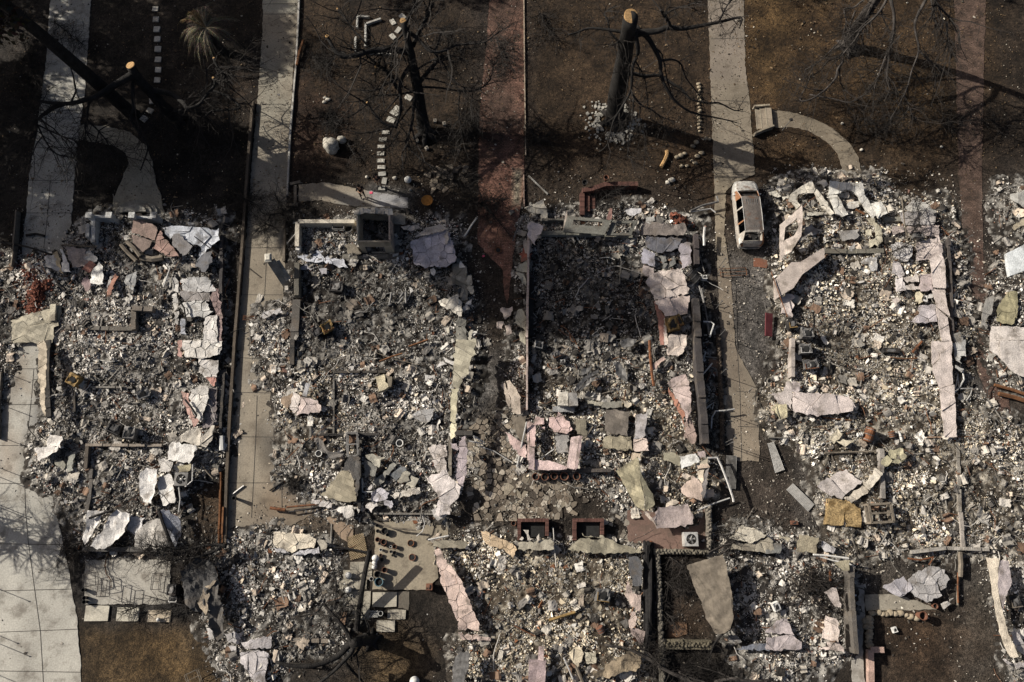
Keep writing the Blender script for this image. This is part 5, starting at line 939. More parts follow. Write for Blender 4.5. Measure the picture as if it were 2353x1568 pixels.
# grey window frames of the third ruin
def frame_panel(label, t, quad, hole, z, col, tiltz=(0,0), name='window_panel', mat='stucco'):
 a, b, c, d = quad; e, f, g_, h = hole
 return S(label, t, [[a, b, f, e],[b, c, g_, f],[c, d, h, g_],[d, a, e, h]], col, z, 0, tiltz, rag=.006, und=.015, name=name, cat='window frame', th=.12, mat=mat)
frame_panel('large grey wall panel with a wide window slot at the front of the third ruin', '21', [(510,415),(912,455),(850,590),(470,560)],[(565,452),(830,470),(822,512),(556,498)], 1.3, (.15,.148,.13))
frame_panel('smaller grey window frame right of the wide slotted panel, third ruin', '21', [(922,458),(1152,462),(1092,595),(866,592)],[(960,482),(1112,486),(1070,572),(935,572)], 1.1, (.12,.118,.105))
q('thin pale board standing at the left end of the wide slotted panel', '21', [(465,550),(490,400),(505,360),(508,420),(478,555)],(.34,.29,.25), 1.2,0, rag=.01, cat='board', name='thin_board')
q('reddish upright board between the two grey window frames', '21', [(868,450),(900,345),(922,345),(915,450),(890,458)],(.24,.14,.12), 1.5,0, rag=.01, cat='board', name='thin_board')
q('small orange scrap showing in the window slot of the grey panel', '21', [(622,458),(670,452),(680,480),(640,488)],(.42,.20,.10), 1.0,0, name='scrap')
q('cream scrap leaning in the smaller grey window frame', '21', [(1075,480),(1100,478),(1092,515),(1075,515)],(.55,.48,.36), 1.2,0, name='scrap')
# dark tall wall along the third ruin
r = thing('charred_side_wall', W('22', 1700,400), 'long black charred side wall running down the right side of the third ruin', 'burnt wall')
mb = MB(); seg(mb, '22', [(1655,-350),(1672,0),(1690,400),(1722,700),(1738,960)], .42,1.1, (.05,.045,.045)); mb.build('wall_core', 'stucco', r)
mb = MB(); seg(mb, '22', [(1722,-300),(1715,300),(1735,650),(1750,970)], .07,.8, (.03,.028,.026)); mb.build('rail', 'char', r)
mb = MB(); seg(mb, '21', [(1668,620),(1672,900)], .3,.8, (.06,.05,.05)); mb.build('wall_core', 'stucco', r)
r = thing('charred_timber_wall', W('23', 1245,700), 'black charred timber wall between the central back ruin and the dark yard', 'burnt wall')
for k in range(4):
 mb = MB(); x = 1222 + k * 17
 mb.tube([W('23', x + random.uniform(-5,5), 270 + i * 162 + (40 if k % 2 else 0), .35 + random.uniform(-.1,.3) + .15 * (k == 1)) for i in range(7)],[.09,.1,.11,.1,.09,.1,.08], 6, lump=.2); mb.build('charred_beam', 'char', r)
mb = MB(); seg(mb, '23', [(1250,280),(1250,700),(1262,1250)], .6,.3, (.02,.02,.02)); mb.build('charred_base', 'char', r)
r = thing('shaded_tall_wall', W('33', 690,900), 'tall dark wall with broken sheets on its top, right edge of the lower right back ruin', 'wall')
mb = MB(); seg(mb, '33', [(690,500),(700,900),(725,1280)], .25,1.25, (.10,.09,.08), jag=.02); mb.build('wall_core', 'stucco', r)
# rock walls and kerbs
def rocks(mb, t, pts, r0, gap, z, col=(.3,.27,.22), sq=.9):
 for a, b in zip(pts[:-1], pts[1:]):
  A = W(t, *a); B = W(t, *b); n = max(1, int((B - A).length / gap))
  for i in range(n):
   c = A.lerp(B, (i + .5) / n); k = random.uniform(.75,1.2)
   mb.blob((c.x + random.uniform(-.04,.04), c.y + random.uniform(-.04,.04), z),(r0 * k * random.uniform(.8,1.3), r0 * k, r0 * k * sq), random.randrange(90), 1, col=tuple(q_ * k * .9 for q_ in col))
def rockwall(label, t, pts, w, h, col=(.24,.215,.17)):
 r = thing('rock_wall', W(t, *pts[0]), label, 'rock wall')
 mb = MB(); seg(mb, t, pts, w * .85, h * .75, tuple(c * .7 for c in col)); mb.build('wall_core', 'stucco', r)
 mb = MB()
 for k in (-.28,.28):
  P2 = [(p[0] + k * w * 65, p[1] + k * w * 65) for p in pts]; rocks(mb, t, P2,.11,.2, h * .85, tuple(c * .62 for c in col))
 mb.build('rock_facing', 'chip', r); return r
rockwall('rough stone wall running down beside the dark yard below the air conditioner', '23', [(1330,395),(1340,700),(1352,1000),(1362,1225),(1375,1560)], .36,.5, (.17,.155,.13))
rockwall('rough stone wall below the air conditioner pad', '23', [(1290,368),(1790,368)], .36,.5)
rockwall('rough stone wall at the lower end of the dark yard', '23', [(1385,1210),(1820,1218)], .6,.5, (.20,.175,.125))
rockwall('short rough stone wall right of the air conditioner', '23', [(1792,-60),(1800,180),(1798,350)], .42,.45, (.27,.24,.2))
rockwall('low gravelly stone kerb along the right side of the third ruin', '22', [(1890,-60),(1905,300),(1920,620),(1925,1000)], .3,.25, (.13,.10,.075))
wallthing('kerb_strip', 'narrow white concrete strip along the right side of the second driveway', 'kerb', '10', [(400,-60),(388,250),(370,600),(345,900),(320,1200),(300,1568),(290,1800)], .12,.16, (.42,.40,.36), step=1.2, jag=.01)
wallthing('kerb_strip', 'brown timber edging continuing below the white concrete strip', 'kerb', '11', [(268,440),(262,840)], .14,.2, (.17,.14,.115), 'wood')
wallthing('low_boundary_wall', 'long low dark wall between the leftmost ruin and the second driveway', 'low wall', 'F', [(583,238),(571,392),(559,570),(549,700),(541,800),(531,960),(524,1100),(520,1250)], .17,.3, (.085,.068,.052), step=1.5, jag=.008)
wallthing('timber_edging', 'rusty brown timber edging at the lower end of the long low wall', 'edging', '03', [(2070,-40),(2055,290)], .1,.36, (.22,.10,.05), 'brownwood')
wallthing('timber_edging', 'second thinner timber strip beside the rusty brown edging', 'edging', '03', [(2035,-360),(2015,290)], .1,.2, (.12,.09,.07), 'brownwood')
wallthing('brick_edging', 'thin pale edging line along the right side of the brick driveway', 'edging', '20', [(108,-60),(112,400),(118,900),(125,1430)], .07,.1, (.36,.29,.22), step=1.0, jag=.01)
wallthing('brick_edging', 'thin edging continuing below the brick driveway toward the third ruin', 'edging', '21', [(105,40),(112,340)], .07,.12, (.36,.25,.2))
wallthing('diagonal_edging', 'diagonal thin edging of light blocks in front of the third ruin', 'edging', '21', [(150,50),(330,220)], .08,.1, (.25,.24,.22))
wallthing('low_fence_rail', 'low broken rail standing left of the driveway by the brick heap', 'rail', '01', [(185,390),(165,700),(140,900)], .08,.5, (.16,.15,.13), 'wood')
wallthing('dark_side_board', 'dark board lining the left edge of the pale driveway', 'board', '02', [(35,290),(10,620),(5,900)], .07,.3, (.10,.085,.07), 'wood')
wallthing('pink_kerb', 'L shaped pink kerb at the bottom right beside the grey walk', 'kerb', '33', [(1045,1265),(925,1265),(930,1568)], .32,.3, (.40,.28,.235), jag=.01)
wallthing('planter_edging', 'short row of brown blocks beside the tree stump bed', 'edging', '13', [(820,920),(800,1050)], .3,.22, (.2,.13,.09))
wallthing('chimney_base_wall', 'cream stub of wall beside the brick heap of the leftmost ruin', 'wall stub', '01', [(530,1250),(520,1400)], .35,.5, (.46,.42,.33))
wallthing('frame_of_shed', 'low block frame at the bottom of the yard left of the dead tree', 'frame', '13', [(330,1170),(680,1185)], .22,.3, (.2,.17,.14))
wallthing('frame_of_shed', 'dark lower rail of the block frame left of the dead tree', 'frame', '13', [(320,1390),(620,1420)], .15,.3, (.04,.035,.03))
# paved patches of the back yards
def patch(name, t, poly, col, z=.03, mat='concrete', th=.1, kind='structure'):
 return pave(name, WP(t, poly, z), z, lambda x, y: np.ones(np.shape(x) + (3,)) * L(*col) * (.85 + .3 * fbm(x, y, .8,4,31))[..., None], mat, .25, th, kind)
patch('pot_terrace', '13', [(1095,105),(1760,60),(1765,230),(1640,260),(1640,420),(1670,500),(1670,610),(1560,720),(1070,718),(1090,400)],(.26,.225,.17), .05)
patch('patio_slab', '03', [(782,440),(1560,440),(1565,850),(770,850)],(.36,.34,.30), .06)
patch('gravel_walk', '33', [(885,760),(1150,762),(1400,830),(1560,900),(1300,905),(1000,905),(900,910)],(.27,.245,.20), .03)
patch('shaded_walk', '33', [(735,668),(880,672),(890,950),(868,1240),(890,1568),(770,1568),(765,1200),(750,900)],(.30,.28,.25), .03)
patch('brown_pad', '23', [(1060,-20),(1770,-20),(1775,350),(1290,350),(1065,315)],(.16,.105,.085), .04)
patch('brown_pad', '13', [(640,50),(900,60),(890,310),(780,250)],(.24,.18,.13), .03)
patch('brown_pad', '23', [(1420,1010),(1600,1020),(1610,1130),(1430,1165)],(.15,.09,.055), .03)
patch('soil_bed', '13', [(1300,735),(1410,740),(1400,900),(1300,880)],(.12,.105,.085), .02)
patch('entry_pad', '31', [(0,820),(-130,800),(-130,880),(-10,900)],(.18,.08,.05), .03)
# flagstone patio, irregular flat stones
def flagstones(label, t, poly, z, size, cols, seed, dens=.78, matn='stucco'):
 P0 = WP(t, poly, z); rs = random.Random(seed); mb = MB(); xs = [p[0] for p in P0]; ys = [p[1] for p in P0]; seeds = []
 nx = int((max(xs) - min(xs)) / size) + 1; ny = int((max(ys) - min(ys)) / size) + 1
 for i in range(nx + 1):
  for k in range(ny + 1): seeds.append((min(xs) + (i + rs.uniform(0,.9)) * size, min(ys) + (k + rs.uniform(0,.9)) * size))
 for a in seeds:
  if rs.random() > dens or not inside(np.array([a[0]]), np.array([a[1]]), P0)[0]: continue
  c = [(a[0] - size, a[1] - size),(a[0] + size, a[1] - size),(a[0] + size, a[1] + size),(a[0] - size, a[1] + size)]
  for b in sorted(seeds, key=lambda s: (s[0] - a[0]) ** 2 + (s[1] - a[1]) ** 2)[1:12]: c = clipcell(c, a, b)
  if len(c) < 3: continue
  mx_, my_ = sum(p[0] for p in c) / len(c), sum(p[1] for p in c) / len(c); g_ = rs.uniform(.82,.95)
  c = [(mx_ + (x - mx_) * g_ * rs.uniform(.93,1.03), my_ + (y - my_) * g_ * rs.uniform(.93,1.03)) for x, y in c]
  k = rs.uniform(.55,1.15); cc = rs.choice(cols); zz = z + rs.uniform(-.015,.02); mb.prism(c, zz - .05, zz, tuple(q_ * k for q_ in cc))
 o = mb.build('flagstone_paving', matn); tag(o, kind='structure'); return o
flagstones('', '12', [(1990,720),(2351,640),(2940,1180),(2960,1600),(1990,1620),(1965,1200),(1960,900)], .05,.33, [(.31,.265,.21),(.24,.20,.155),(.40,.355,.29),(.14,.115,.09)], 4,.7)
flagstones('', '22', [(-20,1250),(180,1240),(640,1300),(700,1480),(540,1568),(-20,1568)], .05,.40, [(.15,.12,.09),(.20,.165,.125),(.30,.26,.2),(.09,.075,.06)], 5,.7)
flagstones('', '11', [(1560,20),(1700,-40),(1960,-30),(1980,80),(1740,200),(1600,180)], .05,.36, [(.30,.25,.19),(.22,.18,.14)], 6,.6)
flagstones('', '23', [(850,20),(1060,10),(1060,300),(940,240)], .05,.30, [(.38,.34,.28),(.26,.23,.19)], 8,.7)
PB = [((.45,.42,.36),.3),((.27,.24,.20),.35),((.12,.10,.08),.35)]
for t_, pl_ in (('12', [(1990,720),(2351,640),(2940,1180),(2960,1600),(1990,1620),(1965,1200),(1960,900)]),('22', [(-20,1250),(640,1300),(700,1480),(540,1568),(-20,1568)])):
 rubble(WP(t_, pl_), 26, 'broken bits lying over the irregular stone paving of the middle yard', .05,.5, False, PB, lambda x, y: np.full(np.shape(x), .05), 'debris_bits', .3)
# stones round the tall stump
mb = MB(); c0 = W('20', 940,1100)
for i in range(190):
 a = random.uniform(0,6.283); rr = 1.02 + abs(random.gauss(0,.5)); 
 if rr > 2.4: continue
 x, y = c0.x + rr * math.cos(a) * 1.05, c0.y - .15 + rr * math.sin(a) * .95; s_ = random.uniform(.06,.17) * (1.25 - rr * .25)
 pl = [(x + s_ * random.uniform(.7,1.2) * math.cos(a_), y + s_ * random.uniform(.7,1.2) * math.sin(a_)) for a_ in [j_ * 1.2566 + random.uniform(-.3,.3) for j_ in range(5)]]
 k = random.uniform(.5,1.1); mb.prism(pl, -.02, random.uniform(.05,.12),(.43 * k, .41 * k, .36 * k))
tag(mb.build('stone_ring', 'stucco'), 'ring of pale broken stones round the foot of the tall cut stump', 'stones', kind='stuff')
# stepping stones
def stones(t, pts, w, h, label, group, col=(.42,.39,.34), rz=0, z=.06, jit=.06, name='stepping_stone'):
 for k, p in enumerate(pts):
  c = W(t, p[0], p[1], z); a = math.radians(p[2]) if len(p) > 2 else 0; mb = MB(); ww = w * random.uniform(.92,1.06); hh = h * random.uniform(.9,1.06)
  pl = [(-ww / 2,-hh / 2),(0,-hh / 2 - .01),(ww / 2,-hh / 2),(ww / 2, hh / 2),(0, hh / 2 + .01),(-ww / 2, hh / 2)]
  ca, sa = math.cos(a + rz), math.sin(a + rz); pl = [(c.x + x * ca - y * sa + random.uniform(-.015,.015), c.y + x * sa + y * ca + random.uniform(-.015,.015)) for x, y in pl]
  k_ = random.uniform(.85,1.08); mb.prism(pl, -.03, z, tuple(q_ * k_ for q_ in col)); tag(mb.build(name, 'concrete'), label, 'stepping stone', group)
stones('00', [(1425,80),(1430,175),(1437,267),(1443,358),(1448,450),(1450,546),(1450,640),(1442,733)], .43,.42, 'square pale stone in the straight column beside the left hand palm', 'square stepping stones near the palm', (.5,.47,.41))
stones('00', [(1400,925,10),(1375,1015,-25),(1320,1090,-35)], .45,.40, 'dim square stone at the bend toward the garden path, below the straight column', 'turned stones at the bend')
stones('10', [(1400,895,-30),(1300,1000,-35),(1270,1040,-35),(1240,1100,-25)], .55,.36, 'scorched pale stone curving left below the many armed tree', 'curving stones by the many armed tree', (.44,.42,.37))
stones('10', [(1190,1215),(1165,1280),(1150,1345),(1145,1410),(1145,1475),(1150,1535)], .52,.27, 'pale oblong stone in the ladder like row leading down to the second ruin', 'ladder like row of stones', (.46,.44,.39))
stones('11', [(1157,28,5),(1178,92,80),(1155,160,0)], .5,.3, 'grey-white stone beside the person with the phone', 'stones beside the person', (.32,.31,.28))
stones('10', [(1255,200,-60),(1305,275,60),(1255,335,-50),(1345,150,-45)], .5,.32, 'pale slanted stone near the sawn top of the many armed tree', 'slanted stones by the white frame', (.45,.43,.38))
stones('03', [(888,935)], 1.36,.86, 'leftmost of the three large square slabs below the patio', 'large slabs below the patio', (.46,.43,.36), z=.07, name='paving_slab')
stones('03', [(1172,945)], 1.34,.80, 'middle one of the three large square slabs below the patio', 'large slabs below the patio', (.46,.43,.36), z=.07, name='paving_slab')
stones('03', [(1460,960)], 1.34,.66, 'rightmost, sooty one of the three large square slabs below the patio', 'large slabs below the patio', (.40,.34,.26), z=.07, name='paving_slab')
for (a, b, w_, h_, lb) in [(965,498,1.3,.45,'topmost concrete step left of the pots, behind the leaning black trunk'),(935,580,1.6,.5,'concrete step with one white ball on it'),(890,665,1.7,.58,'brownish concrete step with broken pots on it'),(935,800,1.4,.82,'large slab left of the black trunk, below the steps'),
 (1180,808,1.38,.86,'large clean slab below the pot terrace'),(945,930,1.2,.8,'slab crossed by the foot of the leaning black trunk'),(1290,945,1.1,.56,'small clean slab right of the honeycomb blocks'),(1190,1052,1.1,.56,'small slab with a half circle mark below the honeycomb blocks')]:
 stones('13', [(a, b)], w_, h_, lb, 'slabs and steps by the pot terrace', (.36,.33,.27), z=.09, name='paving_slab')
# rows of small border stones
def rockrow(t, pts, r0, label, group, col='tanrock', cat='stone', name='border_stone'):
 for p in pts:
  c = W(t, *p); mb = MB(); k = random.uniform(.75,1.2); mb.blob((c.x, c.y, r0 * .4),(r0 * k * 1.15, r0 * k * .85, r0 * .7), random.randrange(99), 2, lump=.35)
  tag(mb.build(name, col, smooth=True), label, cat, group)
rockrow('20', [(1712 + (i % 3) * 6,775 + i * 31) for i in range(15)], .13, 'small tan stone in the upright row left of the grey driveway', 'row of border stones')
rockrow('20', [(1515,1448),(1550,1432),(1585,1415),(1555,1530),(1605,1528),(1650,1480),(1680,1500),(1700,1440),(1738,1408),(1660,1345),(1690,1310),(1775,1275),(1810,1282)], .15, 'dark-edged stone in the loose cluster below the upright stone row', 'loose cluster of border stones')
rockrow('33', [(950,932),(1010,925),(1048,938),(1080,942),(1118,932),(1168,940),(1210,935),(1265,950),(1310,968),(1358,980)], .2, 'tan rock in the crosswise rock row below the gravel walk', 'crosswise rock row')
rockrow('33', [(925,985),(928,1022),(930,1055),(928,1090),(925,1122),(920,1155),(918,1190),(930,1225),(895,1000),(898,1060)], .19, 'tan rock in the downward rock row beside the grey walk', 'downward rock row')
rockrow('32', [(i_, 15 + j_) for i_, j_ in []], .1, '', '')
rockrow('10', [(635,905),(662,920),(630,942)], .14, 'small stone in the group of three above the big pale boulder', 'three small stones', 'rock')
rockrow('21', [(i_, j_) for i_, j_ in [(1430,112),(1465,88)]], .17, 'pale stone lying in front of the third ruin', 'two pale stones', 'rock')
rockrow('30', [(855,1380),(1590,1352),(680,1138)], .11, 'lone pale stone on the brown lawn at the upper right', 'lone pale stones', 'rock')
rockrow('11', [(1415,182),(1275,72),(1020,62)], .13, 'small pale rock on the dirt near the white globe', 'small pale rocks near the globe', 'rock')
for lb, t, p, r_ in [('big pale cleft boulder in the front yard of the second ruin', '10', (700,1360),(.52,.60,.55)),('smaller pale boulder touching the big cleft one', '10', (792,1295),(.32,.28,.3))]:
 c = W(t, *p); mb = MB(); mb.blob((c.x, c.y, r_[2] * .5), r_, 5,3, lump=.3)
 if r_[0] > .4: mb.blob((c.x - .22, c.y + .22, r_[2] * .5),(.34,.42,.45), 9,3, lump=.3)
 tag(mb.build('boulder', 'rock', smooth=True), lb, 'boulder')
for k, p in enumerate([(1645,1118),(1730,1145),(1480,1300),(1570,1370)]):
 c = W('10', *p); mb = MB(); mb.box((c.x, c.y, .1),(.22,.22,.2), .2 * k, col=(.30,.27,.23)); mb.box((c.x, c.y, .215),(.1,.1,.03), .2 * k, col=(.1,.09,.08))
 tag(mb.build('garden_block', 'stucco'), 'small square block under the many armed tree, with a dark centre', 'block', 'small square blocks under the tree')
# white kerb frame and balls
r = thing('raised_bed_frame', W('10', 1050,330), 'white rectangular kerb frame under the many armed tree', 'kerb frame')
for pts in [[(935,165),(930,265)],[(918,350),(912,485)],[(935,160),(1045,165)],[(1000,492),(1245,505)],[(1005,235),(1150,185)],[(1010,240),(1005,440)]]:
 mb = MB(); seg(mb, '10', pts, .13,.18, (.42,.41,.38)); mb.build('kerb_piece', 'stucco', r)
def ball(label, t, p, rad, mat='white', name='garden_ball', cat='ball', z=0):
 c = W(t, *p); mb = MB(); mb.lathe((c.x, c.y, z),[(rad * .45,0),(rad * .4, rad * .15)] + [(rad * math.sin(a), rad * 1.1 - rad * math.cos(a)) for a in [.4,.7,1.0,1.3,1.57,1.9,2.2,2.5,2.8,3.05]], 18, cap_top=True)
 return tag(mb.build(name, mat, smooth=True), label, cat)
ball('white globe standing in the dirt between the two stepping stone areas', '11', (1400,100), .24)
for lb, p, r_ in [('largest white ball at the left edge of the pot terrace','13_1105_428',.21),('upper one of the two touching small white balls by the pots','13_1096_470',.15),('lower one of the two touching small white balls by the pots','13_1094_505',.16),('white ball on the step left of the leaning trunk','13_858_585',.2),('white ball lower down, above the thin burnt sapling','13_855_718',.19),('white ball at the bottom edge of the photo','13_1463_1550',.28),('white ball on the sooty paving slab','03_1468_990',.12)]:
 t_, a_, b_ = p.split('_'); ball(lb, t_, (float(a_), float(b_)), r_, z=.06)
# ------------- pots
def pot(label, t, p, rad, h, mat='terracotta', group=None, name='flower_pot', soil='soot', z=.05, fill=.75):
 c = W(t, *p); r = thing(name, (c.x, c.y, z), label, 'flower pot', group); lp = 1.0
 mb = MB(); mb.lathe((c.x, c.y, z),[(rad * .68,0),(rad * .92, h * .82),(rad * 1.0, h * .83),(rad * 1.03, h),(rad * .88, h),(rad * .82, h * fill),(rad * .6, h * .3),(rad*.05, h * .25)], 22)
 mb.build('pot_body', mat, r, smooth=False)
 mb = MB(); mb.lathe((c.x, c.y, z),[(rad * .8, h * (fill - .1)),(rad * .4, h * (fill - .06)),(.01, h * (fill - .04))], 16); mb.build('pot_soil', soil, r)
 return r
for lb, x, rd in [('leftmost of the five brown pots in a row',215,.215),('second of the five brown pots from the left',300,.225),('third, smaller of the five brown pots in a row',385,.21),('fourth and biggest of the five brown pots in a row',477,.25),('last of the five brown pots, apart at the right and full of debris',590,.22)]:
 pot(lb, '22', (x, 1243 + (x % 7)), rd, .34, group='five brown pots')
for lb, x, y, rd, h, m in [('large blue rimmed bowl pot at the bottom of the pot group',1138,645,.25,.35,'bluepot'),('dark pot just above the blue rimmed bowl',1128,573,.19,.42,'darkmetal'),('terracotta pot right of the white balls',1190,535,.16,.35,'terracotta'),
 ('white ring topped pot left of the blue rimmed bowl',1068,617,.12,.25,'white'),('small white rimmed pot below the largest brown pot',1152,350,.09,.2,'white'),('brown pot with a dark mouth near the top left of the pots',1125,258,.14,.3,'terracotta'),('largest brown pot in the upper pot group',1180,280,.17,.3,'terracotta'),
 ('round black pot full of soot at the top of the pot group',1190,180,.2,.3,'darkmetal'),('small dark pot at the top left corner of the terrace',1125,180,.11,.2,'darkmetal'),('square black pot in the terrace corner',1118,130,.09,.15,'darkmetal'),('small grey pot between the brown pots',1140,295,.09,.18,'greymetal'),
 ('tiny terracotta pot below the white rimmed pot',1150,400,.09,.16,'terracotta'),('burnt pot with ash beside the white balls',1165,440,.12,.2,'darkmetal'),('pink-brown square pot lying on the terrace',1280,322,.13,.25,'terracotta'),('small pale pot left of the pink-brown square pot',1242,322,.08,.15,'white'),
 ('pale ringed pot on the terrace below the square one',1245,368,.09,.16,'greymetal'),('dark oval pot with a long shadow on the terrace',1280,380,.12,.25,'darkmetal'),('tiny dark pot left of the dark oval pot',1258,402,.07,.12,'darkmetal'),('rusty bowl filled with ash near the top of the terrace',1425,290,.19,.12,'rust'),
 ('flat brown dish on the open terrace floor',1437,420,.2,.1,'terracotta'),('small dark pot low in the upper group',1210,215,.09,.15,'darkmetal'),('small brown pot on the top edge of the terrace',1192,312,.09,.18,'terracotta'),('round white planter beside the honeycomb blocks',1152,932,.14,.3,'white'),('small white ring pot under the step balls',882,772,.08,.15,'white')]:
 if m == 'bluepot' and 'bluepot' not in M: M['bluepot'] = material('blue_glaze', (.10,.17,.20), .5, var=.2)
 pot(lb, '13', (x, y), rd, h, m)
pot('big terracotta urn beside the crosswise rock row', '33', (1375,950), .24,.6)
pot('small broken terracotta pot left of the big urn', '33', (1510,865), .15,.3)
for lb, x, y in [('upper black pipe pot at the patio corner',795,718),('middle black pot at the patio corner',805,790),('lower black pot at the patio corner',805,828)]: pot(lb, '03', (x, y), .12,.35, 'darkmetal')
pot('dark pot lying on the porch planter wall above the third ruin', '21', (850,125), .17,.4, 'terracotta', z=.6); pot('second dark pot on the porch planter wall, at its left end', '21', (660,160), .18,.35, 'darkmetal', z=.5)
pot('rust red pot left of the first brick planter', '23', (15,110), .15,.3)
pot('round black bin with a long shadow on the second driveway', '02', (2175,1445), .12,.5, 'darkmetal', name='bin')
# honeycomb blocks
mb = MB(); c = W('13', 1090,940)
for i in range(4):
 for k in range(3):
  mb.lathe((c.x - .22 + i * .13 + (k % 2) * .06, c.y - .12 + k * .13,.05),[(.06,0),(.06,.14),(.035,.14),(.035,.02)], 6)
tag(mb.build('honeycomb_block', 'white'), 'white honeycomb blocks beside the round white planter', 'block')
# lattice lying on the ground
def lattice(label, t, p, w, h, rz, step=.13, mat='wood'):
 c = W(t, *p); mb = MB(); ca, sa = math.cos(rz), math.sin(rz)
 n = int((w + h) / step)
 for s_ in (1,-1):
  for i in range(n):
   u = -w / 2 - h / 2 + (i + .5) * step; pts = []
   for k in (-1,1):
    x = u + s_ * k * h / 2 * 0 + (k * h / 2) * s_; y = k * h / 2
    pts.append([x, y])
   (x0, y0),(x1, y1) = pts
   if x1 == x0: continue
   def clipx(xa, ya, xb, yb):
    ta, tb = 0,1
    for lim, sg in ((-w / 2,1),(w / 2,-1)):
     fa = (xa - lim) * sg; fb = (xb - lim) * sg
     if fa < 0 and fb < 0: return None
     if fa < 0: ta = max(ta, fa / (fa - fb))
     if fb < 0: tb = min(tb, fa / (fa - fb))
    if ta >= tb: return None
    return (xa + (xb - xa) * ta, ya + (yb - ya) * ta, xa + (xb - xa) * tb, ya + (yb - ya) * tb)
   q_ = clipx(x0, y0, x1, y1)
   if not q_: continue
   z = .05 if s_ > 0 else .065
   mb.bar((c.x + q_[0] * ca - q_[1] * sa, c.y + q_[0] * sa + q_[1] * ca, z),(c.x + q_[2] * ca - q_[3] * sa, c.y + q_[2] * sa + q_[3] * ca, z), .03,.012)
 return tag(mb.build('garden_lattice', mat), label, 'lattice')
M['lat'] = material('lattice_wood', (.34,.26,.16), .9, var=.3)
lattice('brown diagonal lattice lying beside the pot terrace', '13', (930,320), 1.05,1.35,.25, mat='lat')
# brick planters and porch
def brickwall(mb, t, pts, w, h):
 for a, b in zip(pts[:-1], pts[1:]):
  A = W(t, *a); B = W(t, *b); L_ = (B - A).length; ang = math.atan2(B.y - A.y, B.x - A.x); n = max(1, int(L_ / .085))
  for i in range(n):
   c = A.lerp(B, (i + .5) / n); k = random.uniform(.6,1.2); mb.box((c.x, c.y, h / 2),(L_ / n - .012, w, h + random.uniform(-.006,.006)), ang, col=(.105 * k, .052 * k, .042 * k))
for lb, x0, x1 in [('left one of the two U shaped brick planters', 65,318),('right one of the two U shaped brick planters', 570,820)]:
 r = thing('brick_planter', W('23', (x0 + x1) / 2,150), lb, 'brick planter')
 for pts in [[(x0,265),(x0,66)],[(x0 + 14,82),(x1 - 14,82)],[(x1,66),(x1,225)]]:
  mb = MB(); brickwall(mb, '23', pts, .2,.55); mb.build('brick_course', 'chip', r)
 mb = MB(); a = W('23', x0,250); b = W('23', x1,85); mb.box(((a.x + b.x) / 2, (a.y + b.y) / 2,.1),(b.x - a.x - .3, b.y - a.y - .2,.15)); mb.build('planter_soil', 'soot', r)
r = thing('brick_porch', W('21', 850,250), 'curved dark red brick porch wall with side steps above the third ruin', 'porch')
mb = MB(); brickwall(mb, '21', [(640,215),(720,205),(790,180),(850,160),(950,158),(1145,158)], .3,.6); mb.build('porch_coping', 'chip', r)
mb = MB(); brickwall(mb, '21', [(640,230),(640,430)], .3,.45); mb.build('side_step', 'chip', r)
mb = MB(); brickwall(mb, '21', [(690,240),(690,390)], .3,.3); mb.build('side_step', 'chip', r)
mb = MB(); brickwall(mb, '21', [(740,240),(740,360)], .3,.18); mb.build('side_step', 'chip', r)
def bricks(mb, t, c, n, sx_, sy_, z1=.4):
 c = W(t, *c)
 for i in range(n):
  x, y = random.gauss(0, sx_), random.gauss(0, sy_); z = max(.03, z1 * math.exp(-(x * x / sx_ ** 2 + y * y / sy_ ** 2) / 2) * random.uniform(.6,1)) + .1
  k = random.uniform(.4,1.25); mb.box((c.x + x, c.y + y, z),(.21,.10,.065), random.uniform(0,3.14),(random.gauss(0,.4), random.gauss(0,.4)), col=(.19 * k, .07 * k, .045 * k))
mb = MB(); bricks(mb, '01', (300,980), 260,.55,.5); bricks(mb, '01', (370,1130), 330,.4,.75,.55); bricks(mb, '01', (460,1050), 120,.35,.5)
tag(mb.build('brick_heap', 'chip'), 'heap of dark red bricks from a fallen chimney, left of the leftmost ruin', 'brick heap', kind='stuff')
mb = MB(); bricks(mb, '21', (1540,490), 60,.3,.2,.7); bricks(mb, '21', (1490,450), 30,.2,.2,.7)
tag(mb.build('brick_heap', 'chip'), 'small scatter of red bricks at the top right corner of the third ruin', 'brick heap', kind='stuff')
# white porch balustrade of the leftmost ruin
r = thing('porch_balustrade', W('01', 1100,430), 'pale grey porch balustrade with four square pillars, front of the leftmost ruin', 'balustrade')
pc = (.40,.40,.39)
for a, b in [((905,470),(1050,470)),((1290,475),(1480,480))]:
 mb = MB(); seg(mb, '01', [a, b], .18,.85, pc, jag=.005, step=2); mb.build('rail', 'stucco', r)
mb = MB(); seg(mb, '01', [(915,480),(910,700)], .26,.8, pc, jag=.005, step=2); mb.build('rail', 'stucco', r)
for x in (905,1085,1290,1485):
 mb = MB(); c = W('01', x, 480); mb.box((c.x, c.y, .6),(.32,.32,1.2), col=pc); mb.box((c.x, c.y, 1.23),(.4,.4,.07), col=(.44,.44,.43)); mb.build('pillar', 'stucco', r)
mb = MB(); seg(mb, '01', [(870,540),(868,660)], .22,.9, pc, jag=.005, step=2); mb.build('side_panel', 'stucco', r)
r = thing('curved_porch_steps', W('01', 1255,390), 'half round concrete porch steps at the end of the garden path, leftmost ruin', 'steps')
for k, (rx, ry) in enumerate([(1.42,.95),(1.1,.72),(.78,.5)]):
 c = W('01', 1258,400); pl = [(c.x + rx * math.cos(a), c.y + ry * math.sin(a)) for a in [math.pi * i / 16 for i in range(17)]]
 mb = MB(); mb.prism(pl, -.02,.15 + k * .15, (.25 + .02 * k,.24 + .02 * k,.21 + .02 * k)); mb.build('step', 'concrete', r)
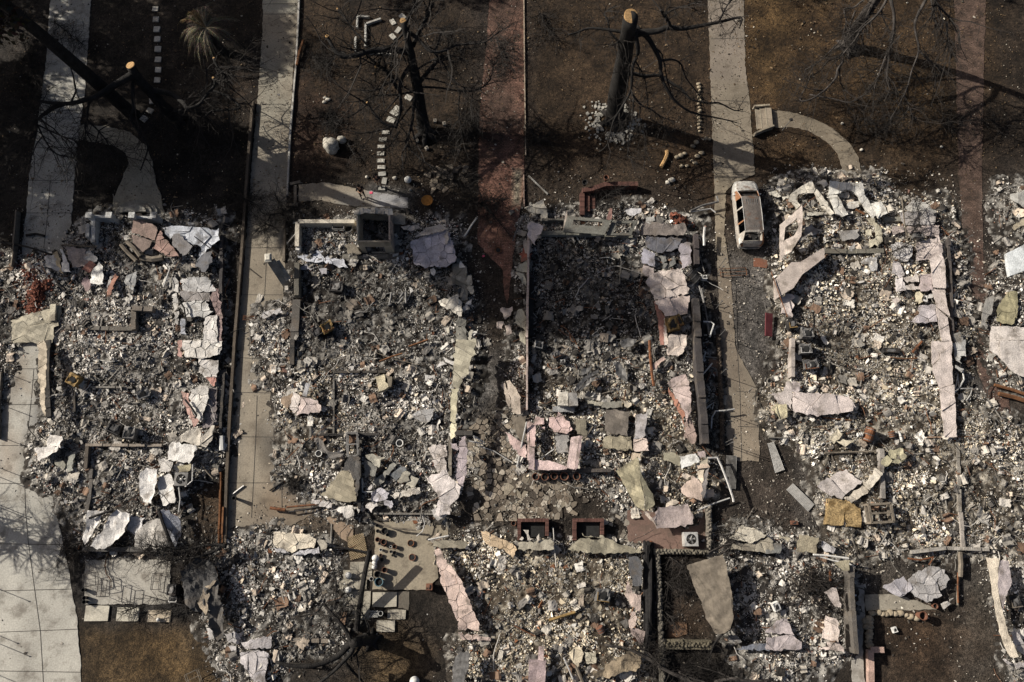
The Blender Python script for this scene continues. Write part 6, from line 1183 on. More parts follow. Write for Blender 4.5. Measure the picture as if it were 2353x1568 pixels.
r = thing('garden_stairs', W('20', 2300,1120), 'short flight of pale edged garden stairs beside the grey driveway', 'steps')
for k, x in enumerate((2245,2285,2332)):
 a = W('20', x, 1195); b = W('20', x, 1015); mb = MB(); mb.box(((a.x + b.x) / 2 + .15, (a.y + b.y) / 2,.08 + .04 * k),(.36, b.y - a.y, .16 + .08 * k), col=(.26,.22,.17)); mb.box((a.x + .0, (a.y + b.y) / 2,.165 + .08 * k),(.06, b.y - a.y, .02), col=(.30,.26,.2)); mb.build('step', 'concrete', r)
for pts in [[(2210,1002),(2351,992)],[(2215,1252),(2290,1215),(2390,1180)]]:
 mb = MB(); seg(mb, '20', pts, .12,.4, (.29,.25,.19), jag=.005, step=2); mb.build('side_kerb', 'stucco', r)
for lb, pts in [('upper plank at the left end of the shaded front walk', [(315,128),(410,104)]),('lower plank at the left end of the shaded front walk', [(275,322),(385,318)]),('upright plank joining the two planks of the shaded front walk', [(362,140),(362,300)])]:
 wallthing('walk_plank', lb, 'plank', '11', pts, .18,.1, (.25,.23,.2), 'wood', jag=.01)
# concrete gateway pillar with a leaning wing
zc = vz('11', (300,1000),(105,795)); zc = 2.2
r = thing('gate_pillar', W('11', 290,1050), 'leaning pillar with a square pale cap and stepped side, between the second driveway and ruin', 'pillar')
a = W('11', 300,1090,0); b = W('11', 110,800,1.9)
mb = MB(); mb.bar(W('11', 290,1060,.2), W('11', 140,830,1.7), .5,.3, (.22,.205,.175)); mb.build('shaft', 'stucco', r)
mb = MB(); mb.box((b.x, b.y, 1.85),(.42,.55,.14), .1, col=(.52,.49,.42)); mb.box((b.x, b.y, 1.96),(.42,.55,.12), .1, col=(.55,.52,.45), taper=.6); mb.build('cap', 'stucco', r)
mb = MB(); mb.bar(W('11', 300,1000,.6), W('11', 190,830,1.3), .35,.3, (.30,.28,.24)); mb.build('wing', 'stucco', r)
mb = MB(); c = W('11', 285,1085,.5); mb.box(c, (.22,.3,.3), .1, col=(.5,.47,.42)); mb.build('small_cap', 'stucco', r)
# ------------- metal and appliances
def appliance(label, t, p, size, rz, mat, mat2, name='washing_machine', cat='appliance', tilt=(0,0), z=.35):
 c = W(t, p[0], p[1], z + size[2] / 2); r = thing(name, c, label, cat); a = R(rz)
 mb = MB(); bm = bmesh.new(); bmesh.ops.create_cube(bm, size=1); bmesh.ops.subdivide_edges(bm, edges=bm.edges[:], cuts=4, use_grid_fill=True); m0 = Matrix.Translation(c) @ Euler((tilt[0], tilt[1], a)).to_matrix().to_4x4(); sd = random.random() * 9
 vs = []
 for v in bm.verts:
  q_ = Vector((v.co.x * size[0], v.co.y * size[1], v.co.z * size[2])); k = .16 * min(size) * (1 if v.co.z > -.4 else .3)
  vs.append(m0 @ (q_ + Vector((fbm(q_.y + sd, q_.z, .25,2,1) - .5, fbm(q_.x + sd, q_.z, .25,2,2) - .5, (fbm(q_.x + sd, q_.y, .22,2,3) - .62) * (1.5 if v.co.z > .4 and max(abs(v.co.x), abs(v.co.y)) < .45 else .5))) * k * 2))
 mb.add(vs, [tuple(v.index for v in f.verts) for f in bm.faces]); bm.free(); mb.build('cabinet', mat, r)
 m4 = Matrix.Translation(c) @ Euler((tilt[0], tilt[1], a)).to_matrix().to_4x4()
 mb = MB()
 w, d, h = size
 for (x0, y0, x1, y1) in [(-w / 2,-d / 2, w / 2,-d / 2 + .04),(-w / 2,-d / 2 + .04,-w / 2 + .04, d / 2 - .2)]:
  pts = [(x0, y0),(x1, y0),(x1, y1),(x0, y1)]; vs = [m4 @ Vector((x, y, z_)) for z_ in (h / 2, h / 2 + .03) for x, y in pts]; mb.add(vs, [(4,5,6,7),(0,1,5,4),(1,2,6,5),(2,3,7,6),(3,0,4,7)])
 mb.build('top_rim', mat2, r)
 mb = MB(); vs = [m4 @ Vector((x, y, h / 2 + .012 + .03 * math.sin(3 * i))) for i, (x, y) in enumerate([(-w * .33,-d * .3),(w * .1,-d * .36),(w * .3,-d * .1),(w * .2, d * .33),(-w * .2, d * .2)])]; mb.add(vs, [(0,1,2,3,4)]); mb.build('top_dent', 'soot' if mat != 'darkmetal' else 'greymetal', r)
 return r
appliance('yellowed square appliance with a grooved top, left side of the leftmost ruin', '02', (690,355),(.68,.66,.6), -28, 'yellowrust', 'yellowrust', tilt=(.1,.1))
appliance('black tipped appliance beside the rust topped one in the leftmost ruin', '02', (1060,800),(.72,.7,.6), -25, 'darkmetal', 'greymetal', tilt=(-.2,.3))
appliance('ash grey appliance with a rust orange patch on top, leftmost ruin', '02', (1200,845),(.62,.68,.7), -3, 'greymetal', 'greymetal', tilt=(0,.15))
appliance('crumpled tin cabinet in the middle of the leftmost ruin', '02', (1315,480),(.7,.5,.4), 25, 'greymetal', 'palemetal', name='metal_cabinet', tilt=(.3,.2))
appliance('rust streaked yellow appliance in the upper left of the second ruin', '11', (650,1440),(.7,.6,.55), 35, 'yellowrust', 'rust', tilt=(.2,.3))
appliance('dark box beside the rust streaked yellow appliance', '11', (560,1480),(.6,.5,.4), 35, 'darkmetal', 'greymetal', name='metal_cabinet', tilt=(.3,.1))
appliance('faint black cabinet in the sooty upper part of the second ruin', '11', (745,1070),(.8,.7,.4), -5, 'darkmetal', 'darkmetal', name='metal_cabinet')
appliance('bright yellow metal box on the right side of the third ruin', '21', (1465,1415),(.75,.85,.5), 15, 'yellowrust', 'yellowrust', tilt=(0,.2), name='metal_cabinet')
appliance('ochre open drawer beside the bright yellow metal box', '21', (1530,1380),(.35,.75,.4), 20, 'yellowrust', 'rust', tilt=(0,.1), name='open_metal_box')
appliance('grey broken box right of the ochre open drawer', '21', (1600,1370),(.55,.5,.4), 30, 'greymetal', 'darkmetal', tilt=(.2,.1), name='metal_cabinet')
appliance('rust edged open box in the right part of the central back ruin', '23', (830,765),(.72,.68,.7), -8, 'greymetal', 'yellowrust', tilt=(.0,.1), z=.3)
appliance('upper tin appliance with an ash filled drum, left side of the right ruin', '31', (350,1500),(.68,.6,.7), -2, 'greymetal', 'greymetal', z=.4)
appliance('middle rounded grey appliance with an open door, left side of the right ruin', '32', (335,75),(.68,.6,.6), 3, 'greymetal', 'palemetal', z=.4)
appliance('lower grey appliance with an orange edge, left side of the right ruin', '32', (390,215),(.8,.55,.55), 5, 'greymetal', 'rust', tilt=(.1,-.1), z=.4)
appliance('dark open brown box above the tin appliances of the right ruin', '31', (215,1415),(.5,.55,.6), 5, 'darkmetal', 'yellowrust', z=.4, name='metal_cabinet')
appliance('black ribbed engine-like block in the right ruin', '32', (1125,88),(1.0,.28,.3), -3, 'darkmetal', 'darkmetal', name='radiator', cat='radiator')
appliance('grey boxy filter unit left in the third ruin', '22', (400,125),(.5,.4,.35), 25, 'greymetal', 'rust', name='metal_cabinet', tilt=(.1,.2))
appliance('two toned box at the top left of the lower third ruin', '22', (240,30),(.5,.45,.4), -10, 'greymetal', 'palemetal', name='metal_cabinet', tilt=(.1,.3))
appliance('tin box with a small ash patch below the grey filter unit', '22', (465,185),(.3,.2,.25), 0, 'palemetal', 'greymetal', name='metal_cabinet')
appliance('grey meter box with a black round hole on the pink tile sheets', '31', (1372,603),(.62,.25,.3), 0, 'greymetal', 'greymetal', name='meter_box', cat='meter box', z=.7)
appliance('black trunk-like cabinet beside the patio of the back yard', '03', (1598,715),(.5,.62,.7), 0, 'darkmetal', 'darkmetal', name='metal_cabinet', z=.1)
appliance('open grey bin below the black trunk-like cabinet', '03', (1602,805),(.46,.3,.5), 0, 'greymetal', 'palemetal', name='metal_bin', cat='bin', z=.1)
appliance('small pale cube with brown stains in the lower right back ruin', '33', (70,870),(.36,.46,.3), 25, 'white', 'palemetal', name='small_box', cat='box', tilt=(.2,.1))
appliance('lone tan block on the brown yard at the lower right', '33', (1160,1085),(.26,.28,.2), 15, 'white', 'white', name='small_box', cat='box', z=.02)
appliance('red brick coloured square planter at the terrace corner', '13', (1593,690),(.36,.36,.4), 0, 'terracotta', 'terracotta', name='square_planter', cat='planter', z=.05)
appliance('slotted crate at the right edge beside the mauve wall strip', '33', (2255,825),(.6,.62,.5), 8, 'darkmetal', 'wood', name='slatted_crate', cat='crate', z=.1)
appliance('small dark red box in the yard left of the yellow blocks', '33', (240,103),(.4,.22,.2), 0, 'terracotta', 'terracotta', name='small_box', cat='box', z=.03)
appliance('grey electric meter beside the water heater right of the third ruin', '21', (1762,985),(.34,.28,.4), 0, 'white', 'white', name='small_box', cat='box', z=.1)
def blades(mb, c, r_, z, n=5):
 for i in range(n):
  a = 6.283 * i / n; p = Vector((c.x, c.y, z)); mb.add([p + Vector((.03 * math.cos(a), .03 * math.sin(a), 0)), p + Vector((r_ * math.cos(a - .12), r_ * math.sin(a - .12), .02)), p + Vector((r_ * math.cos(a + .32), r_ * math.sin(a + .32), -.03)), p + Vector((.05 * math.cos(a + .9), .05 * math.sin(a + .9), -.02))],[(0,1,2,3)])
for lb, t, p, s_, z0, tl in [('square grey air conditioner with a round fan on the brown pad', '23', (1622,255), .8,.05, (0,0)),('dark fan unit lying tilted at the lower right of the leftmost ruin', '02', (1705,1275), .78,.35, (0,.12))]:
 c = W(t, *p, z0); r = thing('air_conditioner', c, lb, 'air conditioner'); a = -.05; h = .7; mt = 'palemetal' if tl[1] == 0 else 'greymetal'
 mb = MB(); 
 for sx_ in (-1,1):
  mb.box((c.x + sx_ * (s_ / 2 - .02), c.y, z0 + h / 2),(.04, s_, h), 0); mb.box((c.x, c.y + sx_ * (s_ / 2 - .02), z0 + h / 2),(s_ - .085,.04, h), 0)
 mb.build('side_panels', mt, r)
 mb = MB(); n = 28; vs = []; 
 for i in range(n):
  a_ = 6.283 * i / n; cx_, cy_ = math.cos(a_), math.sin(a_); m_ = max(abs(cx_), abs(cy_)); vs += [(c.x + cx_ * s_ * .37, c.y + cy_ * s_ * .37, z0 + h + .01),(c.x + cx_ / m_ * s_ * .5, c.y + cy_ / m_ * s_ * .5, z0 + h)]
 mb.add(vs, [(2 * i, 2 * i + 1, (2 * i + 3) % (2 * n),(2 * i + 2) % (2 * n)) for i in range(n)]); mb.build('top_plate', mt, r)
 mb = MB(); blades(mb, c, s_ * .34, z0 + h - .12); mb.lathe((c.x, c.y, z0 + h - .14),[(.07,0),(.07,.1),(.02,.11)], 10); mb.build('fan', 'palemetal', r)
 mb = MB(); mb.box((c.x, c.y, z0 + .1),(s_ - .1, s_ - .1,.1)); mb.build('base', 'soot', r)
 mb = MB()
 for k in (.12,.2,.28):
  mb.tube([(c.x + k * math.cos(i * .524), c.y + k * math.sin(i * .524), z0 + h + .02) for i in range(13)], .005,3, False)
 for k in range(8): mb.bar((c.x + .05 * math.cos(k * .785), c.y + .05 * math.sin(k * .785), z0 + h + .02),(c.x + s_ * .38 * math.cos(k * .785), c.y + s_ * .38 * math.sin(k * .785), z0 + h + .02), .008,.008)
 mb.build('guard', 'greymetal', r)
def cyl(label, t, a, b, rad, mat, name, cat, z=(.5,.5), open_end=False):
 A = W(t, *a, z[0]); B = W(t, *b, z[1]); mb = MB(); n = 14
 mb.tube([A, A.lerp(B, .03), A.lerp(B, .5), A.lerp(B, .97), B],[rad * .9, rad, rad * .98, rad, rad * .9], n); r = thing(name, (A + B) / 2, label, cat); mb.build('barrel', mat, r)
 mb = MB(); d = (B - A).normalized()
 for q_ in (.12,.5,.88): p = A.lerp(B, q_); mb.tube([p - d * .02, p + d * .02], rad * 1.05, n, False)
 mb.build('hoops', 'greymetal', r); return r
cyl('black cylindrical water heater fallen between the third ruin and the bent pipes', '21', (1620,930),(1710,1010), .3, 'darkmetal', 'water_heater', 'water heater', (.6,.4))
cyl('orange rusty tank in the lower middle of the right ruin', '32', (950,795),(905,920), .3, 'rust', 'rusty_tank', 'tank', (.8,.6))
cyl('small rust coloured drum right of the orange rusty tank', '32', (1130,830),(1145,880), .2, 'rust', 'rusty_drum', 'drum', (.6,.5))
cyl('white cylinder lying next to the orange rusty tank', '32', (820,860),(870,855), .13, 'white', 'white_cylinder', 'cylinder', (.8,.8))
cyl('white rod-like tube right of the small rust coloured drum', '32', (1205,830),(1230,920), .08, 'white', 'white_tube', 'tube', (.5,.5))
cyl('black tilted drum mouth under the pink panel beside the second driveway', '12', (270,655),(320,700), .17, 'darkmetal', 'black_drum', 'drum', (.5,.4))
cyl('bluish round kettle above the flower pots', '13', (1010,60),(1020,85), .18, 'darkmetal', 'round_kettle', 'kettle', (.5,.4))
cyl('brown barrel lying in the lower central back ruin', '23', (800,1060),(830,1110), .22, 'terracotta', 'brown_barrel', 'barrel', (.5,.4))
cyl('small orange round tin at the right of the lower right back ruin', '23', (2110,668),(2125,668), .14, 'rust', 'round_tin', 'tin', (.4,.4))
# pipes, bars and poles
def pipe(label, t, pts, rad, mat, name='bent_pipe', cat='pipe', z=.4):
 zs = z if hasattr(z, '__len__') else [z] * len(pts); mb = MB(); mb.tube([W(t, *p, zz) for p, zz in zip(pts, zs)], rad, 6); return tag(mb.build(name, mat), label, cat)
pipe('rusty brown upright pipe lying in the lower third ruin', '22', [(1263,-10),(1270,150),(1285,300),(1302,410)], .09, 'rust', 'rusty_pipe', z=.7)
pipe('long pale bent downpipe from the white sheet toward the driveway, third ruin', '22', [(1795,1072),(1885,1068),(1925,1150),(1990,1320),(2030,1440),(2035,1475)], .07, 'palemetal', z=.8)
pipe('pale straight pole crossing below the long bent downpipe', '22', [(1700,1555),(1850,1490),(2000,1440)], .05, 'palemetal', z=.4)
pipe('pale hooked gutter beside the black side wall', '22', [(1830,800),(1835,700),(1870,640),(1960,635),(2045,622)], .05, 'palemetal', z=.5)
pipe('short pale angled pipe above the hooked gutter', '22', [(1755,645),(1800,600),(1855,560),(1840,620)], .04, 'palemetal', z=.5)
pipe('long pale blade-like gutter beside the black side wall', '22', [(1735,320),(1790,260),(1840,200)], .05, 'palemetal', z=.5)
pipe('thin pale gutter piece high beside the black side wall', '22', [(1730,320),(1745,200),(1780,95)], .035, 'palemetal', z=.6)
pipe('pale hooked pipe low beside the black side wall', '22', [(1720,530),(1750,590),(1760,650),(1730,500)], .04, 'palemetal', z=.5)
pipe('silver downpipe standing beside the mauve panel of the third ruin', '21', [(1765,690),(1762,600),(1770,520)], .08, 'palemetal', z=.7)
pipe('long thin black pole right of the mauve panel', '21', [(1700,650),(1730,800),(1765,925)], .03, 'greymetal', z=.6)
pipe('grey long downpipe beside the smoke stained pink sheet', '21', [(1720,1060),(1760,1200),(1790,1350),(1810,1510)], .06, 'greymetal', z=.5)
pipe('second grey downpipe touching the first beside the pink sheet', '21', [(1740,1080),(1770,1230),(1800,1400)], .04, 'greymetal', z=.6)
pipe('white angled pipe with an elbow right of the yellow metal box', '21', [(1705,1400),(1730,1385),(1825,1390),(1855,1410),(1815,1530)], .05, 'white', z=.6)
pipe('long grey bent pipe left of the car', '21', [(1640,370),(1750,320),(1895,285),(1880,235)], .08, 'greymetal', z=.5)
pipe('thin pale pipe below the long grey bent pipe', '21', [(1640,378),(1760,360),(1825,350),(1870,385)], .045, 'palemetal', z=.4)
pipe('grey downpipe leaning left of the pinkish curved sheet', '21', [(8,645),(50,530),(128,395)], .055, 'greymetal', z=.6)
pipe('bluish pipe lying on the brick driveway', '11', [(1915,605),(1980,500),(2035,425)], .07, 'palemetal', z=.4)
pipe('black bar beside the bluish pipe', '11', [(1990,560),(2060,440),(2010,420)], .03, 'darkmetal', z=.5)
pipe('thin white pole left of the low walled room', '11', [(285,668),(375,565)], .03, 'palemetal', z=.5)
pipe('white crossed poles at the right of the second ruin', '12', [(1955,915),(2085,940)], .045, 'palemetal', z=.5); pipe('white slanting pole over the crossed poles', '12', [(1995,868),(2100,930)], .04, 'palemetal', z=.6); pipe('white long pole running from the crossed poles over the flagstones', '12', [(2000,880),(2045,960),(2190,1010),(2351,1110)], .03, 'palemetal', z=.3)
pipe('long white pole propped outside the pink splinter panel', '22', [(135,740),(100,900),(45,1155)], .05, 'palemetal', z=(1.2,.8,.2))
pipe('pale stick crossing inside the square room', '22', [(265,1075),(385,992)], .04, 'palemetal', z=.5)
pipe('thin beam lying beside the flap of the square room', '22', [(655,915),(745,780)], .04, 'wood', 'thin_beam', 'beam', z=.6)
pipe('pale stick across the central upper second ruin', '12', [(1080,95),(1250,160),(1500,215)], .025, 'wood', 'thin_beam', 'beam', z=.6)
pipe('brown pipe slanting in the middle of the second ruin', '12', [(1135,185),(1250,140),(1345,112)], .07, 'brownwood', 'burnt_beam', 'beam', z=.6)
pipe('brown pipe at the top right of the second ruin', '12', [(1400,48),(1480,20),(1580,-15)], .07, 'brownwood', 'burnt_beam', 'beam', z=.6)
pipe('black iron strip lying at the right of the flagstone area', '12', [(2130,672),(2210,750),(2295,825)], .04, 'darkmetal', 'iron_strip', 'strip', z=.3)
pipe('pale plank over the top of the pot terrace', '13', [(1085,90),(1250,150),(1470,172)], .06, 'wood', 'thin_beam', 'beam', z=.5)
pipe('short pale plank at the right of the pot terrace', '13', [(1580,260),(1770,222)], .06, 'palemetal', 'thin_beam', 'beam', z=.4)
pipe('curved steel band above the pot terrace', '13', [(1530,40),(1550,110),(1530,180),(1475,225)], .03, 'palemetal', 'steel_band', 'band', z=.4)
pipe('rust orange beam on the driveway end, upper', '12', [(280,1525),(420,1510),(560,1500)], .06, 'rust', 'rusty_rod', 'rod', z=.3); pipe('rust orange channel below the upper beam', '12', [(130,1530),(270,1548)], .1, 'rust', 'rusty_rod', 'rod', z=.3)
pipe('thin black pole beside the rust orange beams', '12', [(300,1568),(450,1545),(590,1515)], .05, 'darkmetal', 'iron_strip', 'strip', z=.3)
pipe('black splinter beam lying on the second driveway', '12', [(125,1372),(275,1272)], .05, 'char', 'burnt_beam', 'beam', z=.1)
pipe('black burnt beam left of the lattice', '13', [(650,335),(780,330),(900,350),(1025,375)], .06, 'char', 'burnt_beam', 'beam', z=.3)
pipe('rusty rod low in the central back ruin', '23', [(20,1045),(120,1100),(215,1145)], .035, 'rust', 'rusty_rod', 'rod', z=.5); pipe('white hollow tin strip in the central back ruin', '23', [(340,1000),(450,965),(580,925)], .09, 'yellowrust', 'tin_strip', 'strip', z=.5)
pipe('pale rod at the bottom of the central back ruin', '23', [(475,1340),(520,1440),(560,1540)], .05, 'palemetal', z=.5); pipe('grey plank at the bottom beside the pale rod', '23', [(590,1420),(620,1500),(650,1568)], .09, 'wood', 'burnt_beam', 'beam', z=.4)
pipe('long thin rail over the right ruin', '32', [(545,150),(850,225),(1240,300)], .035, 'wood', 'thin_beam', 'beam', z=.8)
pipe('rusty thin pole crossing the pinkish white post', '31', [(30,930),(100,1130),(180,1345)], .03, 'rust', 'rusty_rod', 'rod', z=1.3)
pipe('upright post with a rusty bracket on the shattered sheet', '31', [(1280,630),(1255,480),(1228,240)], .045, 'wood', 'bracket_post', 'post', z=(.5,1.0,1.6))
pipe('short orange timber in the second arch shaped piece', '31', [(805,358),(885,398)], .08, 'brownwood', 'orange_timber', 'timber', z=.7)
pipe('brown rusty lever right of the engine-like block', '32', [(1325,100),(1370,50),(1415,0)], .07, 'rust', 'rusty_rod', 'rod', z=.6); pipe('brown bar below the engine-like block', '32', [(1125,148),(1250,160),(1370,155)], .04, 'brownwood', 'thin_beam', 'beam', z=.5)
pipe('orange bar below the wide pinkish fallen wall', '32', [(510,700),(640,715),(765,725)], .04, 'brownwood', 'thin_beam', 'beam', z=.5)
pipe('grey plank across the lower middle of the right ruin', '32', [(520,1027),(700,1020),(985,1010)], .06, 'wood', 'burnt_beam', 'beam', z=.5)
pipe('long orange-brown plank in the brown yard beside the right driveway', '32', [(2120,480),(2250,510),(2400,560)], .14, 'brownwood', 'orange_timber', 'timber', z=.2)
pipe('dark brown plank parallel to the long orange-brown one', '32', [(2080,400),(2230,440),(2400,500)], .1, 'brownwood', 'orange_timber', 'timber', z=.25)
pipe('curled pale strip outside the long pinkish wall strip, upper', '32', [(1710,475),(1760,420),(1800,350),(1785,250)], .05, 'palemetal', 'curled_strip', 'strip', z=.4); pipe('curled pale strip outside the long pinkish wall strip, lower', '32', [(1770,435),(1875,430),(1860,490),(1820,545)], .035, 'palemetal', 'curled_strip', 'strip', z=.4)
pipe('thin pale strip standing beside the curled strips', '32', [(1740,320),(1755,420),(1720,440),(1745,300)], .03, 'palemetal', 'curled_strip', 'strip', z=.4)
pipe('rusty orange rail at the end of the long pinkish wall strip', '32', [(1740,882),(1900,872),(2065,878)], .04, 'rust', 'rusty_rod', 'rod', z=.35)
pipe('rusty gear-like rod cluster between the back ruins at right', '33', [(1285,430),(1400,445),(1520,420),(1480,490)], .06, 'rust', 'rusty_rod', 'rod', z=.3)
pipe('white bent gutter over the top of the lower right back ruin', '33', [(415,395),(560,405),(740,430)], .06, 'white', 'white_gutter', 'gutter', z=1.0); pipe('second white gutter below the bent one', '33', [(430,400),(600,450),(745,478),(800,510)], .045, 'white', 'white_gutter', 'gutter', z=.9)
pipe('orange upright board inside the lower right back ruin', '33', [(568,535),(572,640)], .08, 'rust', 'orange_timber', 'timber', z=.9)
pipe('rusty thin rod between the slab fan and the mauve wall strip', '33', [(1745,560),(1742,700),(1745,840)], .05, 'rust', 'rusty_rod', 'rod', z=.2)
pipe('dark plank standing left of the brown yard at right', '33', [(1760,370),(1770,480),(1765,600)], .14, 'wood', 'burnt_beam', 'beam', z=.3)
pipe('dark edging pole below the dark plank', '33', [(1752,590),(1738,780),(1742,860)], .06, 'wood', 'burnt_beam', 'beam', z=.15)
pipe('white hooked pipe above the patio at the lower left', '02', [(1640,1320),(1655,1450),(1640,1568)], .04, 'palemetal', z=.7); pipe('second white pipe beside the fan unit', '02', [(1770,1130),(1765,1280),(1700,1335)], .04, 'palemetal', z=1.0)
pipe('pale thin pole in the brown yard right of the fan unit', '02', [(1840,1110),(1900,1200),(1960,1265)], .04, 'wood', 'thin_beam', 'beam', z=.3)
pipe('oblong white bundle beside the long low wall', '02', [(2035,870),(2040,1000)], .16, 'white', 'white_bundle', 'bundle', z=.35)
pipe('pale slanted sheet metal strip on the driveway near the long low wall', '02', [(2135,1405),(2180,1370),(2240,1325)], .05, 'palemetal', 'tin_strip', 'strip', z=.08)
pipe('black charred post crossing the smoke-browned sheet', '03', [(1455,-20),(1500,120),(1550,240),(1600,360)], .09, 'char', 'charred_post', 'post', z=1.0)
pipe('black board across the top of the curled white sheet', '03', [(820,60),(920,25),(1040,-15)], .08, 'char', 'charred_post', 'post', z=1.0)
pipe('dark stick across the right end of the blue-white panel', '01', [(1785,605),(1900,690),(2080,830)], .035, 'char', 'burnt_beam', 'beam', z=1.2)
pipe('grey long board leaning left of the brown scorched panel', '01', [(1110,680),(1180,760),(1255,830)], .13, 'wood', 'grey_timber', 'timber', z=.6); pipe('second grey board parallel to the leaning long board', '01', [(1160,650),(1230,710),(1290,790)], .13, 'wood', 'grey_timber', 'timber', z=.75); pipe('grey broad board at the foot of the brown scorched panel', '01', [(1290,800),(1400,815),(1500,800)], .2, 'wood', 'grey_timber', 'timber', z=.5)
pipe('dark pole crossing the driveway to the white-grey crumpled pieces', '01', [(0,655),(250,700),(470,770)], .07, 'char', 'burnt_beam', 'beam', z=.4); pipe('black short log lying on the pale driveway', '01', [(240,595),(330,582),(405,600)], .09, 'char', 'charred_log', 'log', z=.15)
pipe('grey-white long board in front of the left side of the porch', '01', [(570,680),(700,690),(885,705)], .05, 'wood', 'thin_beam', 'beam', z=.4); pipe('black cable looped over the upper right of the leftmost ruin', '01', [(1530,855),(1560,900),(1500,1070)], .05, 'palemetal', 'bent_strip', 'strip', z=.6)
pipe('black rod lying on the pink tapering sheet of the leftmost ruin', '02', [(1700,535),(1760,610),(1805,680),(1790,710)], .06, 'char', 'burnt_beam', 'beam', z=.85)
pipe('black rod on the grey-white column by the square gap', '01', [(1640,1180),(1690,1260),(1715,1410)], .05, 'char', 'burnt_beam', 'beam', z=.9)
pipe('split orange log lying in front of the third ruin', '20', [(1370,1535),(1400,1480),(1425,1420),(1420,1385)], .13, 'cut', 'split_log', 'log', z=.12)
pipe('thin burnt sapling trunk beside the white kerb strip', '10', [(375,600),(400,480),(435,370)], .1, 'brownwood', 'fallen_branch', 'branch', z=.2)
for i, (a, b) in enumerate([((1305,1125),(1345,1130)),((1320,1170),(1355,1120)),((1375,1110),(1378,1220)),((1310,1220),(1350,1165)),((1225,1235),(1245,1120)),((1210,1240),(1245,1225))]):
 cyl('short grey tin tube in the tube cluster of the second ruin', '11', a, b, .07, 'greymetal', 'tin_tube', 'tube', (.5,.5))['group'] = 'cluster of short tubes'
# corrugated sheets
def corrug(label, t, quad, z, mat, n=11):
 A, B, C_, D = [W(t, *p, z) for p in quad]; m = n * 4; vs = []
 for j in range(m + 1):
  u = j / m; dz = .035 * math.cos(u * n * 2 * math.pi)
  for k in range(5):
   v = k / 4; p = A.lerp(B, u).lerp(D.lerp(C_, u), v); vs.append((p.x, p.y, z + dz + .03 * math.sin(v * 3)))
 mb = MB(); mb.add(vs, [(j * 5 + k, j * 5 + k + 1, (j + 1) * 5 + k + 1, (j + 1) * 5 + k) for j in range(m) for k in range(4)])
 vs2 = [(x, y, q_ - .012) for x, y, q_ in vs]; mb.add(vs2, [((j + 1) * 5 + k, (j + 1) * 5 + k + 1, j * 5 + k + 1, j * 5 + k) for j in range(m) for k in range(4)])
 return tag(mb.build('corrugated_sheet', mat), label, 'corrugated sheet')
corrug('bluish corrugated sheet lying beside the long bent downpipe', '22', [(1960,1048),(2062,1050),(2052,1358),(1950,1345)], .15, 'greymetal', 9)
corrug('bright silver corrugated sheet in the brown yard', '32', [(-10,940),(50,925),(150,1180),(60,1212)], .12, 'palemetal', 8)
corrug('corrugated sheet with a yellow rusty end, lower in the brown yard', '32', [(165,1365),(228,1305),(425,1500),(365,1568)], .12, 'palemetal', 8)
# frames
def frame3(label, t, base, w, d, h, rz, mat, name='metal_frame', cat='frame', mid=1, rad=.04, z0=.2):
 c = W(t, *base, z0); r = thing(name, c, label, cat); ca, sa = math.cos(R(rz)), math.sin(R(rz))
 X = lambda x, y, z: (c.x + x * ca - y * sa, c.y + x * sa + y * ca, z0 + z)
 for sx_ in (-1,1):
  for sy_ in (-1,1): mb = MB(); mb.bar(X(sx_ * w / 2, sy_ * d / 2,0), X(sx_ * w / 2, sy_ * d / 2, h), rad * 2, rad * 2); mb.build('upright', mat, r)
 for zz in [h * (i / (mid + 1) if mid else 1) for i in range(1, mid + 2)]:
  mb = MB()
  for a, b in [((-1,-1),(1,-1)),((1,-1),(1,1)),((1,1),(-1,1)),((-1,1),(-1,-1))]: mb.bar(X(a[0] * w / 2, a[1] * d / 2, zz), X(b[0] * w / 2, b[1] * d / 2, zz), rad * 2.1, rad * 2.1)
  mb.build('shelf_rail', mat, r)
 mb = MB(); mb.bar(X(-w / 2,0, h * 1.0), X(w / 2,0, h * 1.0), rad * 1.8, rad * 1.8); mb.build('cross_rail', mat, r); return r
frame3('rusty topped metal shelf frame above the fan-like sheet of the second ruin', '12', (905,960), .62,1.4,.7,5, 'greymetal', 'shelf_frame')
frame3('open grey cabinet frame beside the yellow foam blocks', '33', (975,20), 1.3,1.05,.9,3, 'wood', 'cabinet_frame', z0=.2, rad=.06)
frame3('square wire chair frame at the bottom of the brown lawn', '03', (1800,1520), .7,.7,.5,25, 'wood', 'chair_frame', rad=.015)
frame3('rusty gate frame lying right of the third ruin', '21', (2030,935), 1.7,.5,.08,3, 'rust', 'gate_frame', rad=.015, mid=0, z0=.05)
frame3('wire cage left on the patio slab', '03', (870,620), .7,.7,.6,10, 'darkmetal', 'wire_cage', rad=.012)
frame3('thin wire trellis standing in the middle of the patio slab', '03', (1010,700), .5,.9,.9,0, 'darkmetal', 'wire_trellis', rad=.012)
frame3('oval wire basket on the right of the patio slab', '03', (1455,640), .45,.9,.4,0, 'darkmetal', 'wire_cage', rad=.012)
frame3('orange wire frame lying on the second driveway beside the low wall', '12', (-30,-210), 1.2,.25,.06,-2, 'rust', 'gate_frame', rad=.015, mid=0, z0=.05)
frame3('round seated stool frame in the low walled room', '11', (770,540), .75,.4,.5,0, 'greymetal', 'stool_frame', rad=.02)
pot('grey metal tub in the corner of the low walled room', '11', (862,560), .28,.5, 'greymetal', name='metal_tub')
pot('rust ringed dark hole on the brick driveway', '11', (2225,735), .22,.06, 'rust', name='drain_ring', fill=.5)
